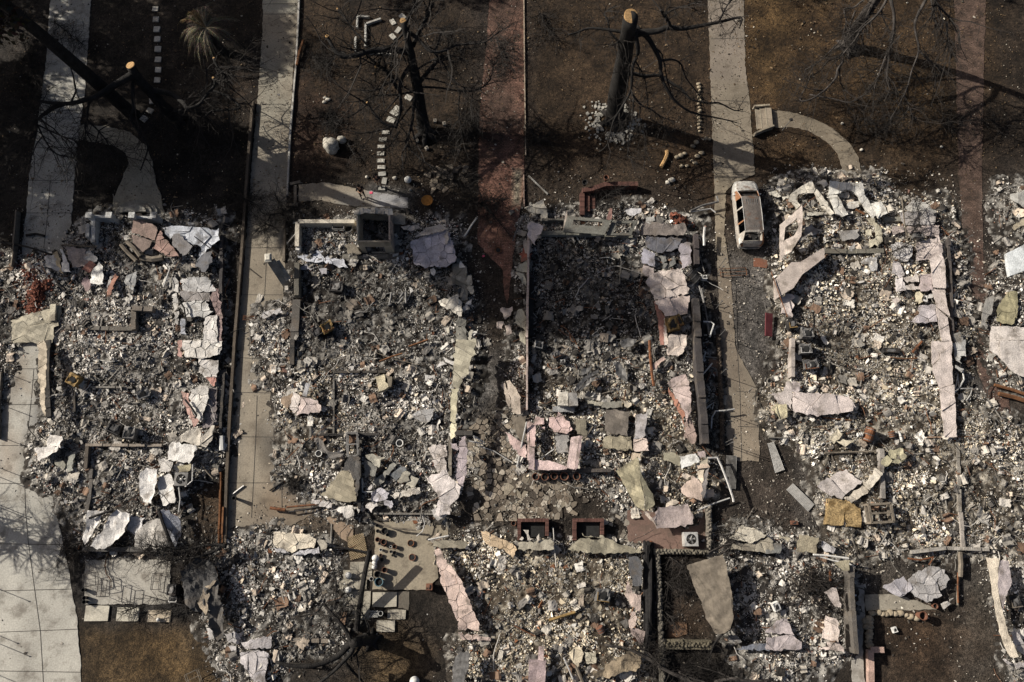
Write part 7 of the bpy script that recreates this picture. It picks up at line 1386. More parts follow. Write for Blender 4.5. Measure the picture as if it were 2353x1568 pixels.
pot('small white ring fitting in the lower second ruin', '12', (1500,1133), .14,.2, 'white', name='pipe_ring', z=.4); pot('white pan with a black hole in the lower second ruin', '12', (1330,945), .22,.15, 'white', name='toilet_pan', z=.4)
pot('small white vessel at the left of the lower second ruin', '12', (595,1040), .2,.15, 'white', name='white_vessel', z=.4)
# fire bowl, yellow foam, paper, path lamp
r = thing('orange_bowl', W('11', 1570,300), 'bright orange round bowl on a short stem, on the dirt above the second ruin', 'bowl'); c = W('11', 1580,310)
M['orange'] = material('orange_rust_bowl', (.36,.16,.035), .8, var=.25, vscale=5, stain=(.2,.07,.02), stain_amt=.6, stain_scale=4)
mb = MB(); mb.lathe((c.x, c.y, 0),[(.1,0),(.08,.25),(.08,.48)], 12); mb.build('stem', 'rust', r); mb = MB(); mb.lathe((c.x, c.y, .45),[(.08,0),(.28,.06),(.38,.16),(.36,.16),(.25,.1),(.01,.08)], 26); mb.build('dish', 'orange', r)
mb = MB(); c = W('11', 1057,205); mb.box((c.x, c.y, .04),(.2,.16,.012), .1); M['pink'] = material('pink_paper', (.65,.10,.17), .8, var=.1); tag(mb.build('pink_card', 'pink'), 'small bright pink card on the shaded front walk', 'card')
mb = MB(); c = W('11', 2090,790); mb.box((c.x, c.y, .1),(.16,.12,.02), .4, (.2,.2)); tag(mb.build('pink_card', 'pink'), 'dull pink card among the debris beside the brick driveway', 'card')
M['foam'] = material('charred_yellow_foam', (.28,.20,.10), .95, var=.5, vscale=3, fine=12, fine_amt=.4, bump=1, bscale=8, stain=(.10,.06,.02), stain_amt=.8, stain_scale=2.2)
for lb, t, pl in [('left yellow-brown foam block above the rubble yard at right', '32', [(555,1440),(640,1448),(712,1462),(705,1568),(690,1690),(610,1695),(530,1680),(545,1550)]),('right yellow-brown foam block beside the open cabinet frame', '33', [(708,-110),(770,-80),(842,-30),(855,60),(850,150),(720,135),(705,40)])]:
 mb = MB(); pp = ragged(WP(t, pl, .5), .15,.02); mb.prism(pp, .05,.5); mb.prism([(x * .98 + sum(p[0] for p in pp) / len(pp) * .02, y * .98 + sum(p[1] for p in pp) / len(pp) * .02) for x, y in pp], .5,.56); tag(mb.build('foam_block', 'foam'), lb, 'foam block')
r = thing('path_lamp', W('30', 130,1200), 'thin black garden lamp leaning over the curved path at the upper right', 'garden lamp')
mb = MB(); mb.tube([W('30', 130,1200,0), W('30', 172,1148,.6), W('30', 212,1100,1.15)], .025,6); mb.build('post', 'greymetal', r)
c = W('30', 214,1098,1.2); mb = MB(); mb.box(c, (.2,.2,.14), .3, taper=.7); mb.build('lamp_head', 'darkmetal', r)
mb = MB(); c = W('31', -5,870); mb.box((W('31', 5,1430).x - .1, W('31', 5,1430).y, .35),(.5,1.5,.08), -.05, (.1,.3), col=(.26,.05,.06)); M['redpaint'] = material('dull_red_paint', (.12,.03,.035), .7, var=.3, stain=(.08,.03,.03), stain_amt=.6, stain_scale=3)
tag(mb.build('red_panel', 'redpaint'), 'dull red narrow panel left of the tin appliances of the right ruin', 'panel')
# fence posts: thin burnt posts that throw long thin shadows
def post(t, p, h, label, group, rad=.022):
 c = W(t, *p); mb = MB(); mb.tube([(c.x, c.y, -.05),(c.x + random.uniform(-.03,.03), c.y, h)], rad, 5); mb.box((c.x, c.y, h),(.1,.06,.05)); tag(mb.build('fence_post', 'greymetal'), label, 'fence post', group)
for p in [(-70,-10),(-60,250),(-50,560),(-60,850),(-60,1140),(-120,1200),(-60,1480)]: post('02', p, 1.5, 'thin steel post of the fence at the left edge, beside the pale driveway', 'thin posts left of the pale driveway')
for p in [(-60,-60),(-60,690),(-170,1070),(-60,1190),(-60,1480)]: post('03', p, 1.4, 'thin steel post of the fence at the left edge, beside the pale driveway', 'thin posts left of the pale driveway')
for p in [(1895,-40),(1905,310),(1925,660),(1950,935),(1960,960),(1880,1700)]: post('22', p, 1.6, 'thin steel post along the stone kerb right of the third ruin', 'thin posts right of the third ruin')
for p in [(1900,890),(1885,960),(1870,1270)]: post('21', p, 1.6, 'thin steel post along the stone kerb right of the third ruin', 'thin posts right of the third ruin')
for p in [(1735,690),(1740,1000),(1750,1010),(1760,1270),(1750,860)]: post('31', p, 1.7, 'thin dark post between the right ruin and the brick driveway', 'thin posts right of the right ruin')
for p in [(1745,-30),(1770,480),(1780,900),(1850,890)]: post('32', p, 1.7, 'thin dark post between the right ruin and the brick driveway', 'thin posts right of the right ruin')
# =====================================================================  BURNT CAR
def make_car(t, p, rz):
 c = W(t, *p, 0); r = thing('burnt_car', c, 'burnt out white and rust car with a dark grey roof, beside the right hand driveway', 'car')
 st = [(-2.42,.78,.62,.68,.62),(-2.34,.88,.90,.95,.72),(-2.22,.90,.98,1.12,.74),(-1.80,.92,1.0,1.60,.68),(-1.68,.92,1.0,1.66,.69),(-1.0,.93,1.0,1.69,.70),(-.9,.93,1.0,1.69,.70),(0,.93,1.0,1.68,.70),(.1,.93,1.0,1.68,.70),(.78,.93,1.0,1.62,.68),(.86,.93,1.0,1.60,.68),(1.50,.92,1.0,1.12,.76),(1.58,.92,1.0,1.08,.78),(1.85,.90,.95,1.03,.74),(2.15,.86,.86,.95,.68),(2.36,.78,.72,.80,.58),(2.45,.68,.52,.58,.5)]
 ring = lambda w, zb, zt, wt: [(-w * .97,.22),(-w, .55),(-w, zb),(-wt, zt),(-wt * .55, zt + .035),(0, zt + .045),(wt * .55, zt + .035),(wt, zt),(w, zb),(w, .55),(w * .97,.22)]
 vs = []; n = 11
 for y, w, zb, zt, wt in st:
  for x, z in ring(w, zb, zt, wt): vs.append((x, y, z))
 fs = []; cols = []; side = (.36,.33,.29); hood = (.43,.42,.39); roof = (.12,.105,.095); rust = (.25,.12,.06)
 for i in range(len(st) - 1):
  y0, y1 = st[i][0], st[i + 1][0]
  for j in range(n - 1):
   win = (y1 - y0) > .15 and -1.7 < y0 < .8 and j in (2,7); fr = (abs(y0 - .86) < .01) and 3 <= j <= 6; fr2 = abs(y0 - .86) < .01 and j in (2,7)
   rear = abs(y0 + 2.22) < .01 and 3 <= j <= 6
   if win or fr or rear: continue
   fs.append((i * n + j, i * n + j + 1, (i + 1) * n + j + 1, (i + 1) * n + j)[::-1])
   cc = hood if y0 > 1.45 else (roof if 3 <= j <= 6 and y0 > -1.75 else (rust if (j in (2,7) and random.random() < .5) else side))
   cols.append(cc)
 fs.append(tuple(range(n))); cols.append(side); fs.append(tuple(reversed(range((len(st) - 1) * n, len(st) * n)))); cols.append(hood)
 m4 = Matrix.Translation(c) @ Euler((0,0, R(rz))).to_matrix().to_4x4() @ Matrix.Diagonal((.83,.95,.95,1))
 mb = MB()
 v2 = [m4 @ Vector(v) for v in vs]; o_ = len(mb.v); mb.v += [tuple(v) for v in v2]; mb.f = fs; mb.c = cols; mb.mi = [0] * len(fs)
 b = mb.build('body', 'car', r); sm = b.modifiers.new('thickness', 'SOLIDIFY'); sm.thickness = .03; sm.offset = -1
 def part(name, mat, fn):
  q_ = MB(); fn(q_); q_.v = [tuple(m4 @ Vector(v)) for v in q_.v]; return q_.build(name, mat, r)
 part('roof_ribs', 'greymetal', lambda q_: [q_.box((x, -.45,1.735 - abs(x) * .03),(.05,2.1,.03)) for x in (-.42,-.25,-.08,.09,.26,.43)])
 for sx_ in (-1,1): part('roof_rail', 'palemetal', lambda q_, s=sx_: q_.tube([(s * .70,-1.7,1.70),(s * .71,-.5,1.745),(s * .71,.7,1.68),(s * .80,1.5,1.14)], .025,5))
 part('cabin_floor', 'soot', lambda q_: q_.box((0,-.3,.35),(1.7,3.9,.06)))
 part('dashboard', 'darkmetal', lambda q_: (q_.box((0,1.2,.88),(1.55,.45,.18)), q_.tube([(-.4 + .17 * math.cos(a), .95,1.0 + .17 * math.sin(a)) for a in [i * .628 for i in range(11)]], .015,4, False), q_.box((.1,1.05,1.02),(.5,.05,.08))))
 for x in (-.42,.42):
  for y in (.15,-.85):
   part('seat_frame', 'darkmetal', lambda q_, x=x, y=y: (q_.box((x, y + .2,.6),(.5,.5,.05)), q_.bar((x - .22, y - .05,.6),(x - .2, y - .2,1.25), .03,.03), q_.bar((x + .22, y - .05,.6),(x + .2, y - .2,1.25), .03,.03), q_.bar((x - .2, y - .2,1.25),(x + .2, y - .2,1.25), .03,.03)))
 part('boot_ring', 'darkmetal', lambda q_: (q_.lathe((-.25,-1.95,.95),[(.28,0),(.3,.05),(.2,.06),(.15,.0)], 18), q_.blob((.4,-2.0,1.02), .13,3,1)))
 part('rear_bumper', 'greymetal', lambda q_: q_.tube([(-.85,-2.4,.5),(-.4,-2.52,.5),(.4,-2.52,.5),(.85,-2.4,.5)], .07,6))
 part('rear_lamp_housing', 'white', lambda q_: q_.box((-.9,-2.15,.95),(.14,.4,.3), .1))
 part('hood_emblem', 'white', lambda q_: (q_.lathe((.35,2.05,1.0),[(.085,0),(.095,.015),(.05,.02),(.045,.0)], 16)))
 part('windscreen_wiper_cowl', 'darkmetal', lambda q_: q_.box((0,1.48,1.10),(1.5,.1,.04)))
 for sx_ in (-1,1):
  part('mirror_stub', 'white', lambda q_, s=sx_: q_.box((s * 1.02,1.3,1.0),(.16,.1,.1)))
  part('door_seam', 'soot', lambda q_, s=sx_: [q_.box((s * .937, y, .68),(.012,.015,.6)) for y in (-.95,.05,1.0)])
  for y in (1.5,-1.45):
   w_ = part('wheel', 'greymetal', lambda q_, s=sx_, y=y: (q_.tube([(s * .75, y, .27),(s * .93, y, .27)], .27,18), q_.tube([(s * .93, y, .27),(s * .945, y, .27)], .1,10)))
 return r
make_car('21', (2136,432), 1.0)
# =====================================================================  TREES
def smooth_path(pts, k=3):
 """Catmull-Rom through (Vector, radius)"""
 out = []
 n = len(pts)
 for i in range(n - 1):
  p0, p1, p2, p3 = pts[max(i - 1,0)], pts[i], pts[i + 1], pts[min(i + 2, n - 1)]
  for j in range(k):
   t = j / k; f = lambda a, b, c, d: .5 * ((2 * b) + (-a + c) * t + (2 * a - 5 * b + 4 * c - d) * t * t + (-a + 3 * b - 3 * c + d) * t ** 3)
   out.append(tuple(f(p0[q_], p1[q_], p2[q_], p3[q_]) for q_ in range(4)))
 out.append(tuple(pts[-1])); return out
def limb_pts(t, pts, z0, z1, r0, r1):
 n = len(pts); out = []
 for i, p in enumerate(pts):
  u = i / (n - 1); z = p[2] if len(p) > 2 else z0 + (z1 - z0) * u; v = W(t, p[0], p[1], z); out.append((v.x, v.y, v.z, r0 + (r1 - r0) * u ** .8))
 return smooth_path(out)
def grow(mb, p, d, L_, r_, lvl, droop=-.1):
 n = 5; pts = [p]; q_ = p.copy(); dd = d.normalized(); rad = [r_]
 for i in range(n):
  dd = (dd + Vector((random.gauss(0,.22), random.gauss(0,.22), random.gauss(droop * .3,.16)))).normalized(); q_ = q_ + dd * L_ / n; q_.z = max(q_.z, .04); pts.append(q_.copy()); rad.append(r_ * (1 - .75 * (i + 1) / n))
  if lvl > 0 and i >= 1 and random.random() < .75:
   s = Vector((random.gauss(0,1), random.gauss(0,1), random.gauss(-.1,.6))).normalized(); grow(mb, q_.copy(),(dd + s * .9), L_ * random.uniform(.35,.65), max(.006, rad[-1] * .7), lvl - 1, droop)
 mb.tube(pts, [x * 1.45 for x in rad], 3, False)
def twigs_along(mb, path, n, L_, r_, lvl=1, start=.3, droop=-.1):
 m = len(path)
 for _ in range(int(n * 3)):
  i = int((start + (1 - start) * random.random()) * (m - 1)); i = min(i, m - 2); p = Vector(path[i][:3]); d = Vector(path[i + 1][:3]) - p
  if d.length < 1e-5: continue
  s = Vector((random.gauss(0,1), random.gauss(0,1), random.gauss(-.1,.7))).normalized(); grow(mb, p, d.normalized() * .6 + s, L_ * random.uniform(.5,1.3), min(r_, path[i][3] * .6), lvl, droop)
def tree(label, t, base, trunk, limbs, cuts=(), ntw=6, tl=1.2, tr=.016, bark='bark', cat='burnt tree', name='burnt_tree', lvl=2, nsub=0):
 b = W(t, *base, 0); r = thing(name, b, label, cat)
 pts = limb_pts(t, *trunk); mb = MB(); mb.tube([p[:3] for p in pts],[p[3] for p in pts], 14, lump=.07); 
 p0 = pts[0]; rr = p0[3]
 for i in range(6):
  a = i * 1.05 + random.random() * .5; mb.tube([(p0[0], p0[1], .35),(p0[0] + math.cos(a) * rr * 1.1, p0[1] + math.sin(a) * rr * 1.1,.12),(p0[0] + math.cos(a) * rr * 1.9, p0[1] + math.sin(a) * rr * 1.9,-.05)],[rr * .5, rr * .35, rr * .12], 6)
 mb.build('trunk', bark, r, smooth=True)
 tw = MB()
 for L_ in limbs:
  lp = limb_pts(t, *L_); mb = MB(); mb.tube([p[:3] for p in lp],[p[3] for p in lp], 8, lump=.08); mb.build('limb', bark, r, smooth=True)
  twigs_along(tw, lp, ntw, tl, tr, lvl)
 for _ in range(nsub):
  L_ = random.choice(limbs[:14]); lp = limb_pts(t, *L_); i = random.randrange(2, len(lp) - 1); p = Vector(lp[i][:3]); d = (Vector(lp[i][:3]) - Vector(lp[i - 1][:3])).normalized() + Vector((random.gauss(0,.8), random.gauss(0,.8), random.gauss(0,.3)))
  grow(tw, p, d, random.uniform(2.2,4.2), min(.05, lp[i][3] * .7), 2,-.1)
 if tw.v: tw.build('twigs', 'twig', r)
 for (x, y, z, rad) in cuts:
  c = W(t, x, y, z); mb = MB(); n = 18
  nrm = Vector((random.gauss(0,.15), random.gauss(0,.15) - .1,1)).normalized(); a1 = nrm.orthogonal().normalized(); a2 = nrm.cross(a1)
  vs = []
  for k, (f_, h_) in enumerate([(1,-.02),(1,.012),(.93,.02),(.5,.022)]):
   for i in range(n): a = 6.283 * i / n; w_ = rad * f_ * (1 + .05 * math.sin(2 * a + 1) + .03 * math.sin(5 * a)); vs.append(c + a1 * math.cos(a) * w_ + a2 * math.sin(a) * w_ + nrm * h_)
  mb.add(vs, [(k * n + i, k * n + (i + 1) % n, (k + 1) * n + (i + 1) % n, (k + 1) * n + i) for k in range(3) for i in range(n)] + [tuple(3 * n + i for i in range(n)), tuple(reversed(range(n)))]); mb.build('sawn_face', 'cut', r)
 return r
zt = vz('20', (945,1105),(1092,160))
tz = lambda y: zt * (1105 - y) / 945
tree('tall thick black stump sawn off at the top, in the ring of pale stones', '20', (945,1105),([(945,1105,0),(950,1020,.9),(975,820,tz(820)),(1015,600,tz(600)),(1050,400,tz(400)),(1092,165,zt)], 0,0,.66,.42),
 [([(1040,300),(880,275),(700,262),(600,300),(515,320)], tz(320), tz(320), .11,.04),([(1080,330),(1190,300),(1330,290),(1450,250),(1550,265),(1700,245),(1900,205),(2100,160),(2095,240)], tz(320), tz(250), .24,.05),
  ([(1450,245),(1430,190),(1400,150),(1365,95)], tz(280), tz(150), .13,.07),([(1400,140),(1490,85),(1620,50),(1740,10)], tz(280), tz(200), .06,.03),([(1900,200),(1960,80),(2010,0)], tz(250), tz(220), .06,.03),
  ([(1120,250),(1150,400),(1155,500),(1110,600),(1100,750),(1085,850),(1000,1000),(930,1120),(890,1280),(860,1350),(800,1400)], tz(250), 2.5,.15,.02),
  ([(1075,440),(1080,600),(1060,780),(1030,930),(960,1060),(860,1130)], tz(440), 3,.07,.02),([(1140,260),(1240,340),(1310,450),(1360,560),(1370,700),(1430,830),(1500,930),(1620,1020),(1750,1060),(1870,1080),(2070,1130)], tz(300), 3.5,.18,.03),
  ([(1310,440),(1370,490),(1400,600),(1430,750),(1470,880)], tz(420), 4.5,.06,.03),([(1370,560),(1480,550),(1550,590),(1600,720),(1700,850),(1760,940)], tz(450), 3.5,.08,.03),
  ([(1050,690),(1120,680),(1230,700),(1350,695),(1470,770),(1560,820),(1640,910),(1800,950),(1900,945),(2040,1015),(2120,1005)], tz(690), 3,.15,.03),([(1100,860),(1180,960),(1280,1010),(1380,1080),(1490,1110)], tz(650), 2.5,.08,.02),
  ([(1140,570),(1210,700),(1240,850),(1250,980)], tz(500), 3,.05,.02),([(1120,900),(1100,1100),(1070,1280),(1060,1480)], 4,2,.06,.02),([(1180,980),(1175,1100),(1220,1250),(1215,1560)], 3.6,1.5,.05,.02),
  ([(1010,400),(970,370),(900,290),(880,190),(850,120),(960,50)], tz(400), tz(300), .1,.03),([(1020,340),(970,390),(920,420)], tz(350), tz(360), .07,.03),([(1280,1100),(1380,1160),(1420,1200),(1470,1280)], 3,1.5,.04,.02)],
 [(1094,148, zt, .44)], 6,1.3,.018, nsub=7)
tree('many armed black tree with several small sawn ends, above the second ruin', '10', (1560,1240),([(1560,1240,0),(1530,1100,.9),(1490,850,2.8),(1440,600,4.6),(1405,400,6),(1352,200,7.4)], 0,0,.5,.18),
 [([(1420,480),(1200,460),(1060,465),(920,510),(800,520),(720,460),(670,370),(652,335)], 5.4,6.5,.22,.1),([(1060,465),(990,380),(900,280),(840,200),(745,85)], 5.5,6.4,.08,.04),([(1390,290),(1500,370),(1600,470),(1720,470),(1830,420),(1950,405)], 6.5,6,.14,.05),
  ([(1440,430),(1480,330),(1550,200),(1590,100),(1620,40)], 5.6,7.5,.14,.11),([(1370,220),(1440,90),(1490,0)], 7,7.6,.1,.06),([(1370,290),(1270,400),(1200,480),(1120,570)], 6.5,5,.08,.04),
  ([(1430,590),(1350,700),(1320,820),(1330,950),(1320,1050),(1280,1180)], 4.6,3.2,.15,.08),([(1310,830),(1230,700),(1170,630),(1112,605)], 4,5,.12,.09),([(1300,1170),(1180,1140),(1100,1060),(1022,948)], 3.2,4,.11,.07),
  ([(1310,720),(1200,770),(1100,830),(960,830)], 4.5,4,.08,.04),([(1490,830),(1300,870),(1100,880),(950,930),(820,940)], 3.2,3.4,.08,.03),([(1490,820),(1450,950),(1440,1100),(1400,1250),(1380,1330),(1500,1450),(1650,1568)], 3.2,1.2,.13,.04),
  ([(1480,790),(1560,680),(1640,590),(1710,520)], 3.4,5,.15,.12),([(1500,800),(1700,810),(1900,840),(2050,820),(2150,730),(2190,560)], 3.2,4.5,.08,.03),([(1640,490),(1730,600),(1800,720),(1900,800),(2100,830)], 5,4,.07,.03),
  ([(1990,860),(1970,1000),(1940,1120)], 3.6,3,.05,.02),([(1022,960),(900,1050),(760,1110),(620,1130)], 3.8,3.2,.05,.02),([(1950,405),(2100,390),(2220,300),(2351,230)], 6,6.6,.05,.02),([(840,510),(760,480),(680,580),(650,600)], 5.5,4.5,.06,.03),
  ([(1260,430),(1250,560),(1230,640),(1290,760)], 5.8,4,.05,.03),([(1320,1210),(1220,1350),(1120,1420)], 2.6,1,.05,.02),([(1480,640),(1700,520),(1900,540)], 4.5,5,.07,.03),([(1880,830),(1860,1000),(1890,1250),(1860,1440)], 3.5,2,.05,.02)],
 [(1350,192,7.42,.19),(652,332,6.52,.12),(1102,614,5.02,.10),(1115,588,5.0,.08),(1020,942,4.02,.07),(745,82,6.42,.05)], 9,1.4,.018, nsub=54)
# left fork tree with one broad sawn end
tree('black forked tree with a round sawn end, over the garden path at the upper left', '00', (1640,1090),([(1640,1090,0),(1520,1000,1.0),(1400,860,2.2),(1280,740,3.4),(1198,610,4.6)], 0,0,.45,.28),
 [([(1240,680),(1050,780),(900,880),(780,920),(650,950),(500,950),(350,930)], 4,4.6,.25,.09),([(560,950),(480,990),(380,1060),(330,1110),(160,1100)], 4.4,4,.12,.04),([(1215,700),(1220,900),(1225,1000),(1200,1100),(1280,1220),(1350,1330),(1350,1400),(1290,1568)], 3.6,1.5,.13,.04),
  ([(820,930),(790,1130),(780,1300)], 4.2,3,.09,.03),([(800,1100),(960,1270),(1050,1450)], 3.3,2,.06,.03),([(1380,830),(1560,860),(1680,940),(1730,1000),(1830,960),(1900,870),(1975,780),(1957,720)], 2.4,3.6,.2,.07),([(1940,830),(2080,880),(2210,990),(2100,1010),(1950,1020),(1880,1080)], 2.8,2.2,.1,.07),
  ([(1420,880),(1490,1040),(1530,1180),(1510,1350)], 2,1,.06,.02),([(1962,540),(2000,620),(2060,690),(2070,760)], 3.4,2.8,.08,.06),([(1600,1040),(1750,1020),(1850,1060),(1960,1120)], 1,1.5,.12,.04),([(340,1110),(330,1250),(240,1330)], 4,3,.05,.02),
  ([(350,1150),(560,1250),(700,1300),(740,1400)], 3.8,3,.06,.02),([(350,1160),(420,1300),(520,1420),(690,1450)], 3.8,3,.06,.02),([(1990,700),(2100,650),(2300,610)], 3.4,3,.04,.02)],
 [(1197,600,4.76,.27),(1957,716,3.63,.075),(1962,535,3.42,.075)], 9,1.6,.02, nsub=38)
# tall tree whose crown is out of the picture
zc1 = vz('00', (1220,1050),(40,40))
b = W('00', 1220,1050); tp = W('00', 20,10, zc1); sl_ = (tp - b) / zc1
r = thing('tall_burnt_tree', b, 'tall straight black trunk leaning out of the picture at the top left corner', 'burnt tree')
mb = MB(); HT = 23; mb.tube([b + sl_ * (HT * i / 16) + Vector((0,0,0)) for i in range(17)],[.46 - .018 * i for i in range(17)], 12, lump=.05); mb.build('trunk', 'bark', r, smooth=True)
tw = MB(); lf = MB()
def leafcloud(mb, c, rad, n, sz=.2, col=(.05,.035,.02)):
 for _ in range(n):
  d = Vector((random.gauss(0,1), random.gauss(0,1), random.gauss(0,.8))); d = d.normalized() * rad * random.random() ** .4; p = c + d
  a1 = Vector((random.gauss(0,1), random.gauss(0,1), random.gauss(0,.6))).normalized(); a2 = a1.orthogonal().normalized(); s = sz * random.uniform(.5,1.3)
  mb.add([p - a1 * s, p - a2 * s * .5, p + a1 * s, p + a2 * s * .5],[(0,1,2,3)], tuple(q_ * random.uniform(.6,1.5) for q_ in col))
def crown(r, tw, lf, top, z0, z1, rad, nl, nleaf, seed):
 rs = random.Random(seed)
 for i in range(nl):
  z = z0 + (z1 - z0) * i / nl; p = top(z); a = rs.uniform(0,6.283); L_ = rad * (1 - .55 * (i / nl)) * rs.uniform(.7,1.1)
  path = [(p.x + math.cos(a) * L_ * k / 6 + rs.gauss(0,.12), p.y + math.sin(a) * L_ * k / 6 + rs.gauss(0,.12), p.z + .18 * L_ * k / 6,.13 - .018 * k) for k in range(7)]
  mb = MB(); mb.tube([q_[:3] for q_ in path],[q_[3] for q_ in path], 6); mb.build('limb', 'bark', r, smooth=True); twigs_along(tw, path, 8,1.6,.03,1,.2)
  for k in range(3): q_ = Vector(path[rs.choice((3,4,5,6))][:3]); leafcloud(lf, q_ + Vector((rs.gauss(0,.6), rs.gauss(0,.6), rs.gauss(0,.4))), rs.uniform(.8,1.5), nleaf)
crown(r, tw, lf, lambda z: b + sl_ * z, 13.5,22,4.4,32,200,5)
tw.build('twigs', 'twig', r); lf.build('scorched_leaves', 'frond', r)
def offtree(x, y, h, rad, label, seed, nl=16, nleaf=70, z0=.4):
 bb = Vector((x, y, 0)); r = thing('tall_burnt_tree', bb, label, 'burnt tree'); mb = MB(); mb.tube([(x + .03 * i, y, h * i / 10) for i in range(11)],[.4 - .033 * i for i in range(11)], 10, lump=.06); mb.build('trunk', 'bark', r, smooth=True)
 tw = MB(); lf = MB(); crown(r, tw, lf, lambda z: Vector((x + .03 * z / h * 10, y, z)), h * z0, h * .97, rad, nl, nleaf, seed); tw.build('twigs', 'twig', r)
 if nleaf: lf.build('scorched_leaves', 'frond', r)
offtree(-38.5,31.5,15,4.2, 'scorched tree standing just outside the left edge, between the other two', 21,24,150,.5)
offtree(-45,41,15,4.6, 'scorched tree standing outside the top left corner', 11,26,190)
offtree(-49,33,15,4.8, 'scorched tree standing outside the left edge, upper one', 12,26,190)
offtree(-42,46,16,4.8, 'scorched tree standing above the top left corner of the picture', 13,24,170)
offtree(-46,26,12,3.6, 'scorched tree standing outside the left edge, beside the brick heap', 14,18,130)
offtree(-36,3.2,7,3.0, 'bare forked tree standing outside the left edge by the curved driveway', 15,12,0)
offtree(-24,47.5,13,4.2, 'scorched tree standing above the picture behind the left palm', 16,20,90)
offtree(-10,50,13,4.2, 'scorched tree standing above the picture behind the many armed tree', 17,18,80)
offtree(13,50,12,3.8, 'bare tree standing above the picture, right of the tall stump', 18,22,10)
offtree(2,47.5,12,4.0, 'bare tree standing above the picture behind the brick driveway', 22,22,14)
offtree(22,46.5,11,4.0, 'bare tree standing above the picture behind the grey driveway', 23,20,6)
offtree(30,50,13,4.0, 'bare tree standing above the picture at the upper right', 19,16,12)
# upper right tree
tree('grey barked burnt tree whose drooping limbs hang over the upper right lawn', '30', (730,440),([(730,440,0),(790,290,1.3),(860,180,2.4),(950,60,3.6),(1010,-30,4.5),(1120,-230,6.6),(1230,-430,8.6)], 0,0,.5,.2),
 [([(1110,-60),(1090,0),(1000,140),(860,270),(820,340),(730,450),(650,540),(610,580)], 5.5,2.8,.1,.04),([(1010,-30),(960,40),(900,170),(860,270)], 4.6,3.2,.12,.08),([(1120,-200),(1130,0),(1155,120),(1155,260),(1130,400),(1080,520),(1020,680),(980,800),(965,970)], 6.2,2.5,.13,.02),
  ([(1230,-400),(1480,-60),(1450,0),(1370,150),(1350,260),(1385,460),(1320,650),(1260,860),(1120,1100)], 8,3,.14,.025),([(1255,880),(1320,1050),(1380,1130)], 3.4,2.5,.04,.02),([(1390,470),(1520,590),(1640,690)], 4.6,3.6,.07,.03),
  ([(1000,-60),(880,0),(790,70),(700,85),(720,200),(690,310),(660,430)], 5,3,.08,.03),([(690,560),(640,640),(620,720),(520,830),(400,910),(310,930),(300,890),(370,750),(420,560)], 3,2.4,.09,.02),([(380,870),(600,910),(760,940),(900,860),(970,790)], 2.4,2.8,.05,.02),
  ([(650,390),(500,540),(410,600),(330,650)], 3,2.4,.04,.02),([(1150,460),(1090,560),(1090,700),(1150,830)], 4,3,.05,.02),([(1500,0),(1520,120),(1550,260)], 6,5,.07,.03),([(1640,200),(1650,350),(1690,540)], 6,5,.08,.03),([(1480,-100),(1560,40),(1700,200)], 7,6,.1,.05),
  ([(800,100),(760,210),(700,360),(690,540)], 3.6,2.6,.06,.03),([(1240,300),(1130,420),(1100,520)], 5,4,.03,.015)],
 [], 10,1.6,.018, 'bark_grey', nsub=38)
# bottom tree with limbs reaching left
tree('black uprooted-looking tree with limbs spread to the left, below the paving slabs', '13', (1060,1180),([(1060,1180,0),(1010,1175,.9),(950,1190,1.9),(890,1215,2.6)], 0,0,.36,.25),
 [([(980,1180),(850,1230),(750,1330),(550,1410),(350,1420),(180,1380)], 2,2.6,.24,.08),([(900,1230),(870,1300),(800,1380),(700,1480),(560,1590)], 2.3,2.2,.14,.08),([(890,1230),(840,1120),(780,1030),(690,930),(620,850)], 2.4,3,.14,.08),([(615,845),(560,920),(480,950),(410,965)], 3,2.6,.07,.03),
  ([(1040,1130),(1020,1020),(980,940),(950,900)], 1,1.8,.07,.03),([(810,1380),(900,1480),(1000,1580)], 1.5,.8,.1,.05),([(950,1190),(945,1270),(870,1350)], 1.6,1.8,.1,.05),([(850,1200),(780,1130),(760,1000),(740,920)], 2,2,.04,.02),([(760,1180),(740,1240),(700,1350)], 2,1.5,.04,.02)],
 [], 3,1.2,.016, nsub=3)
r = thing('leaning_trunk', W('13', 930,1080), 'long straight black trunk leaning across the concrete steps beside the pots', 'burnt trunk')
lp = limb_pts('13', [(925,1090,.15),(945,900,.5),(975,720,.9),(1005,540,1.3),(1045,350,1.7)], 0,0,.17,.13); mb = MB(); mb.tube([p[:3] for p in lp],[p[3] for p in lp], 10, lump=.08); mb.build('trunk', 'bark', r)
tw = MB(); twigs_along(tw, lp, 5,.8,.012,1); tw.build('twigs', 'twig', r)
def branch(label, t, paths, ntw, tl, bark='bark', name='fallen_branch', cat='branch', tr=.014, lvl=2, droop=-.05):
 r = thing(name, W(t, paths[0][0][0][0], paths[0][0][0][1], 0), label, cat); tw = MB()
 for L_ in paths:
  lp = limb_pts(t, *L_); mb = MB(); mb.tube([p[:3] for p in lp],[p[3] for p in lp], 7, lump=.08); mb.build('limb', bark, r, smooth=True); twigs_along(tw, lp, ntw, tl, tr, lvl, .1, droop)
 if tw.v: tw.build('twigs', 'twig', r)
 return r
branch('pale fallen branch at the bottom edge right of the charred timber wall', '23', [([(850,1225),(980,1240),(1100,1275),(1250,1350),(1400,1450),(1550,1520),(1750,1610)], .5,.8,.05,.13),([(1530,1470),(1640,1530),(1800,1580)], .7,.7,.05,.08),([(1370,1430),(1290,1330),(1180,1240)], .8,.9,.04,.02)], 14,1.3, 'bark_grey')
branch('second pale branch lying at the bottom edge, further right', '23', [([(1860,1568),(2020,1535),(2200,1560),(2400,1540)], .6,.8,.1,.08),([(2020,1535),(1900,1480),(1700,1420)], .6,.6,.05,.02)], 10,1.2, 'bark_grey')
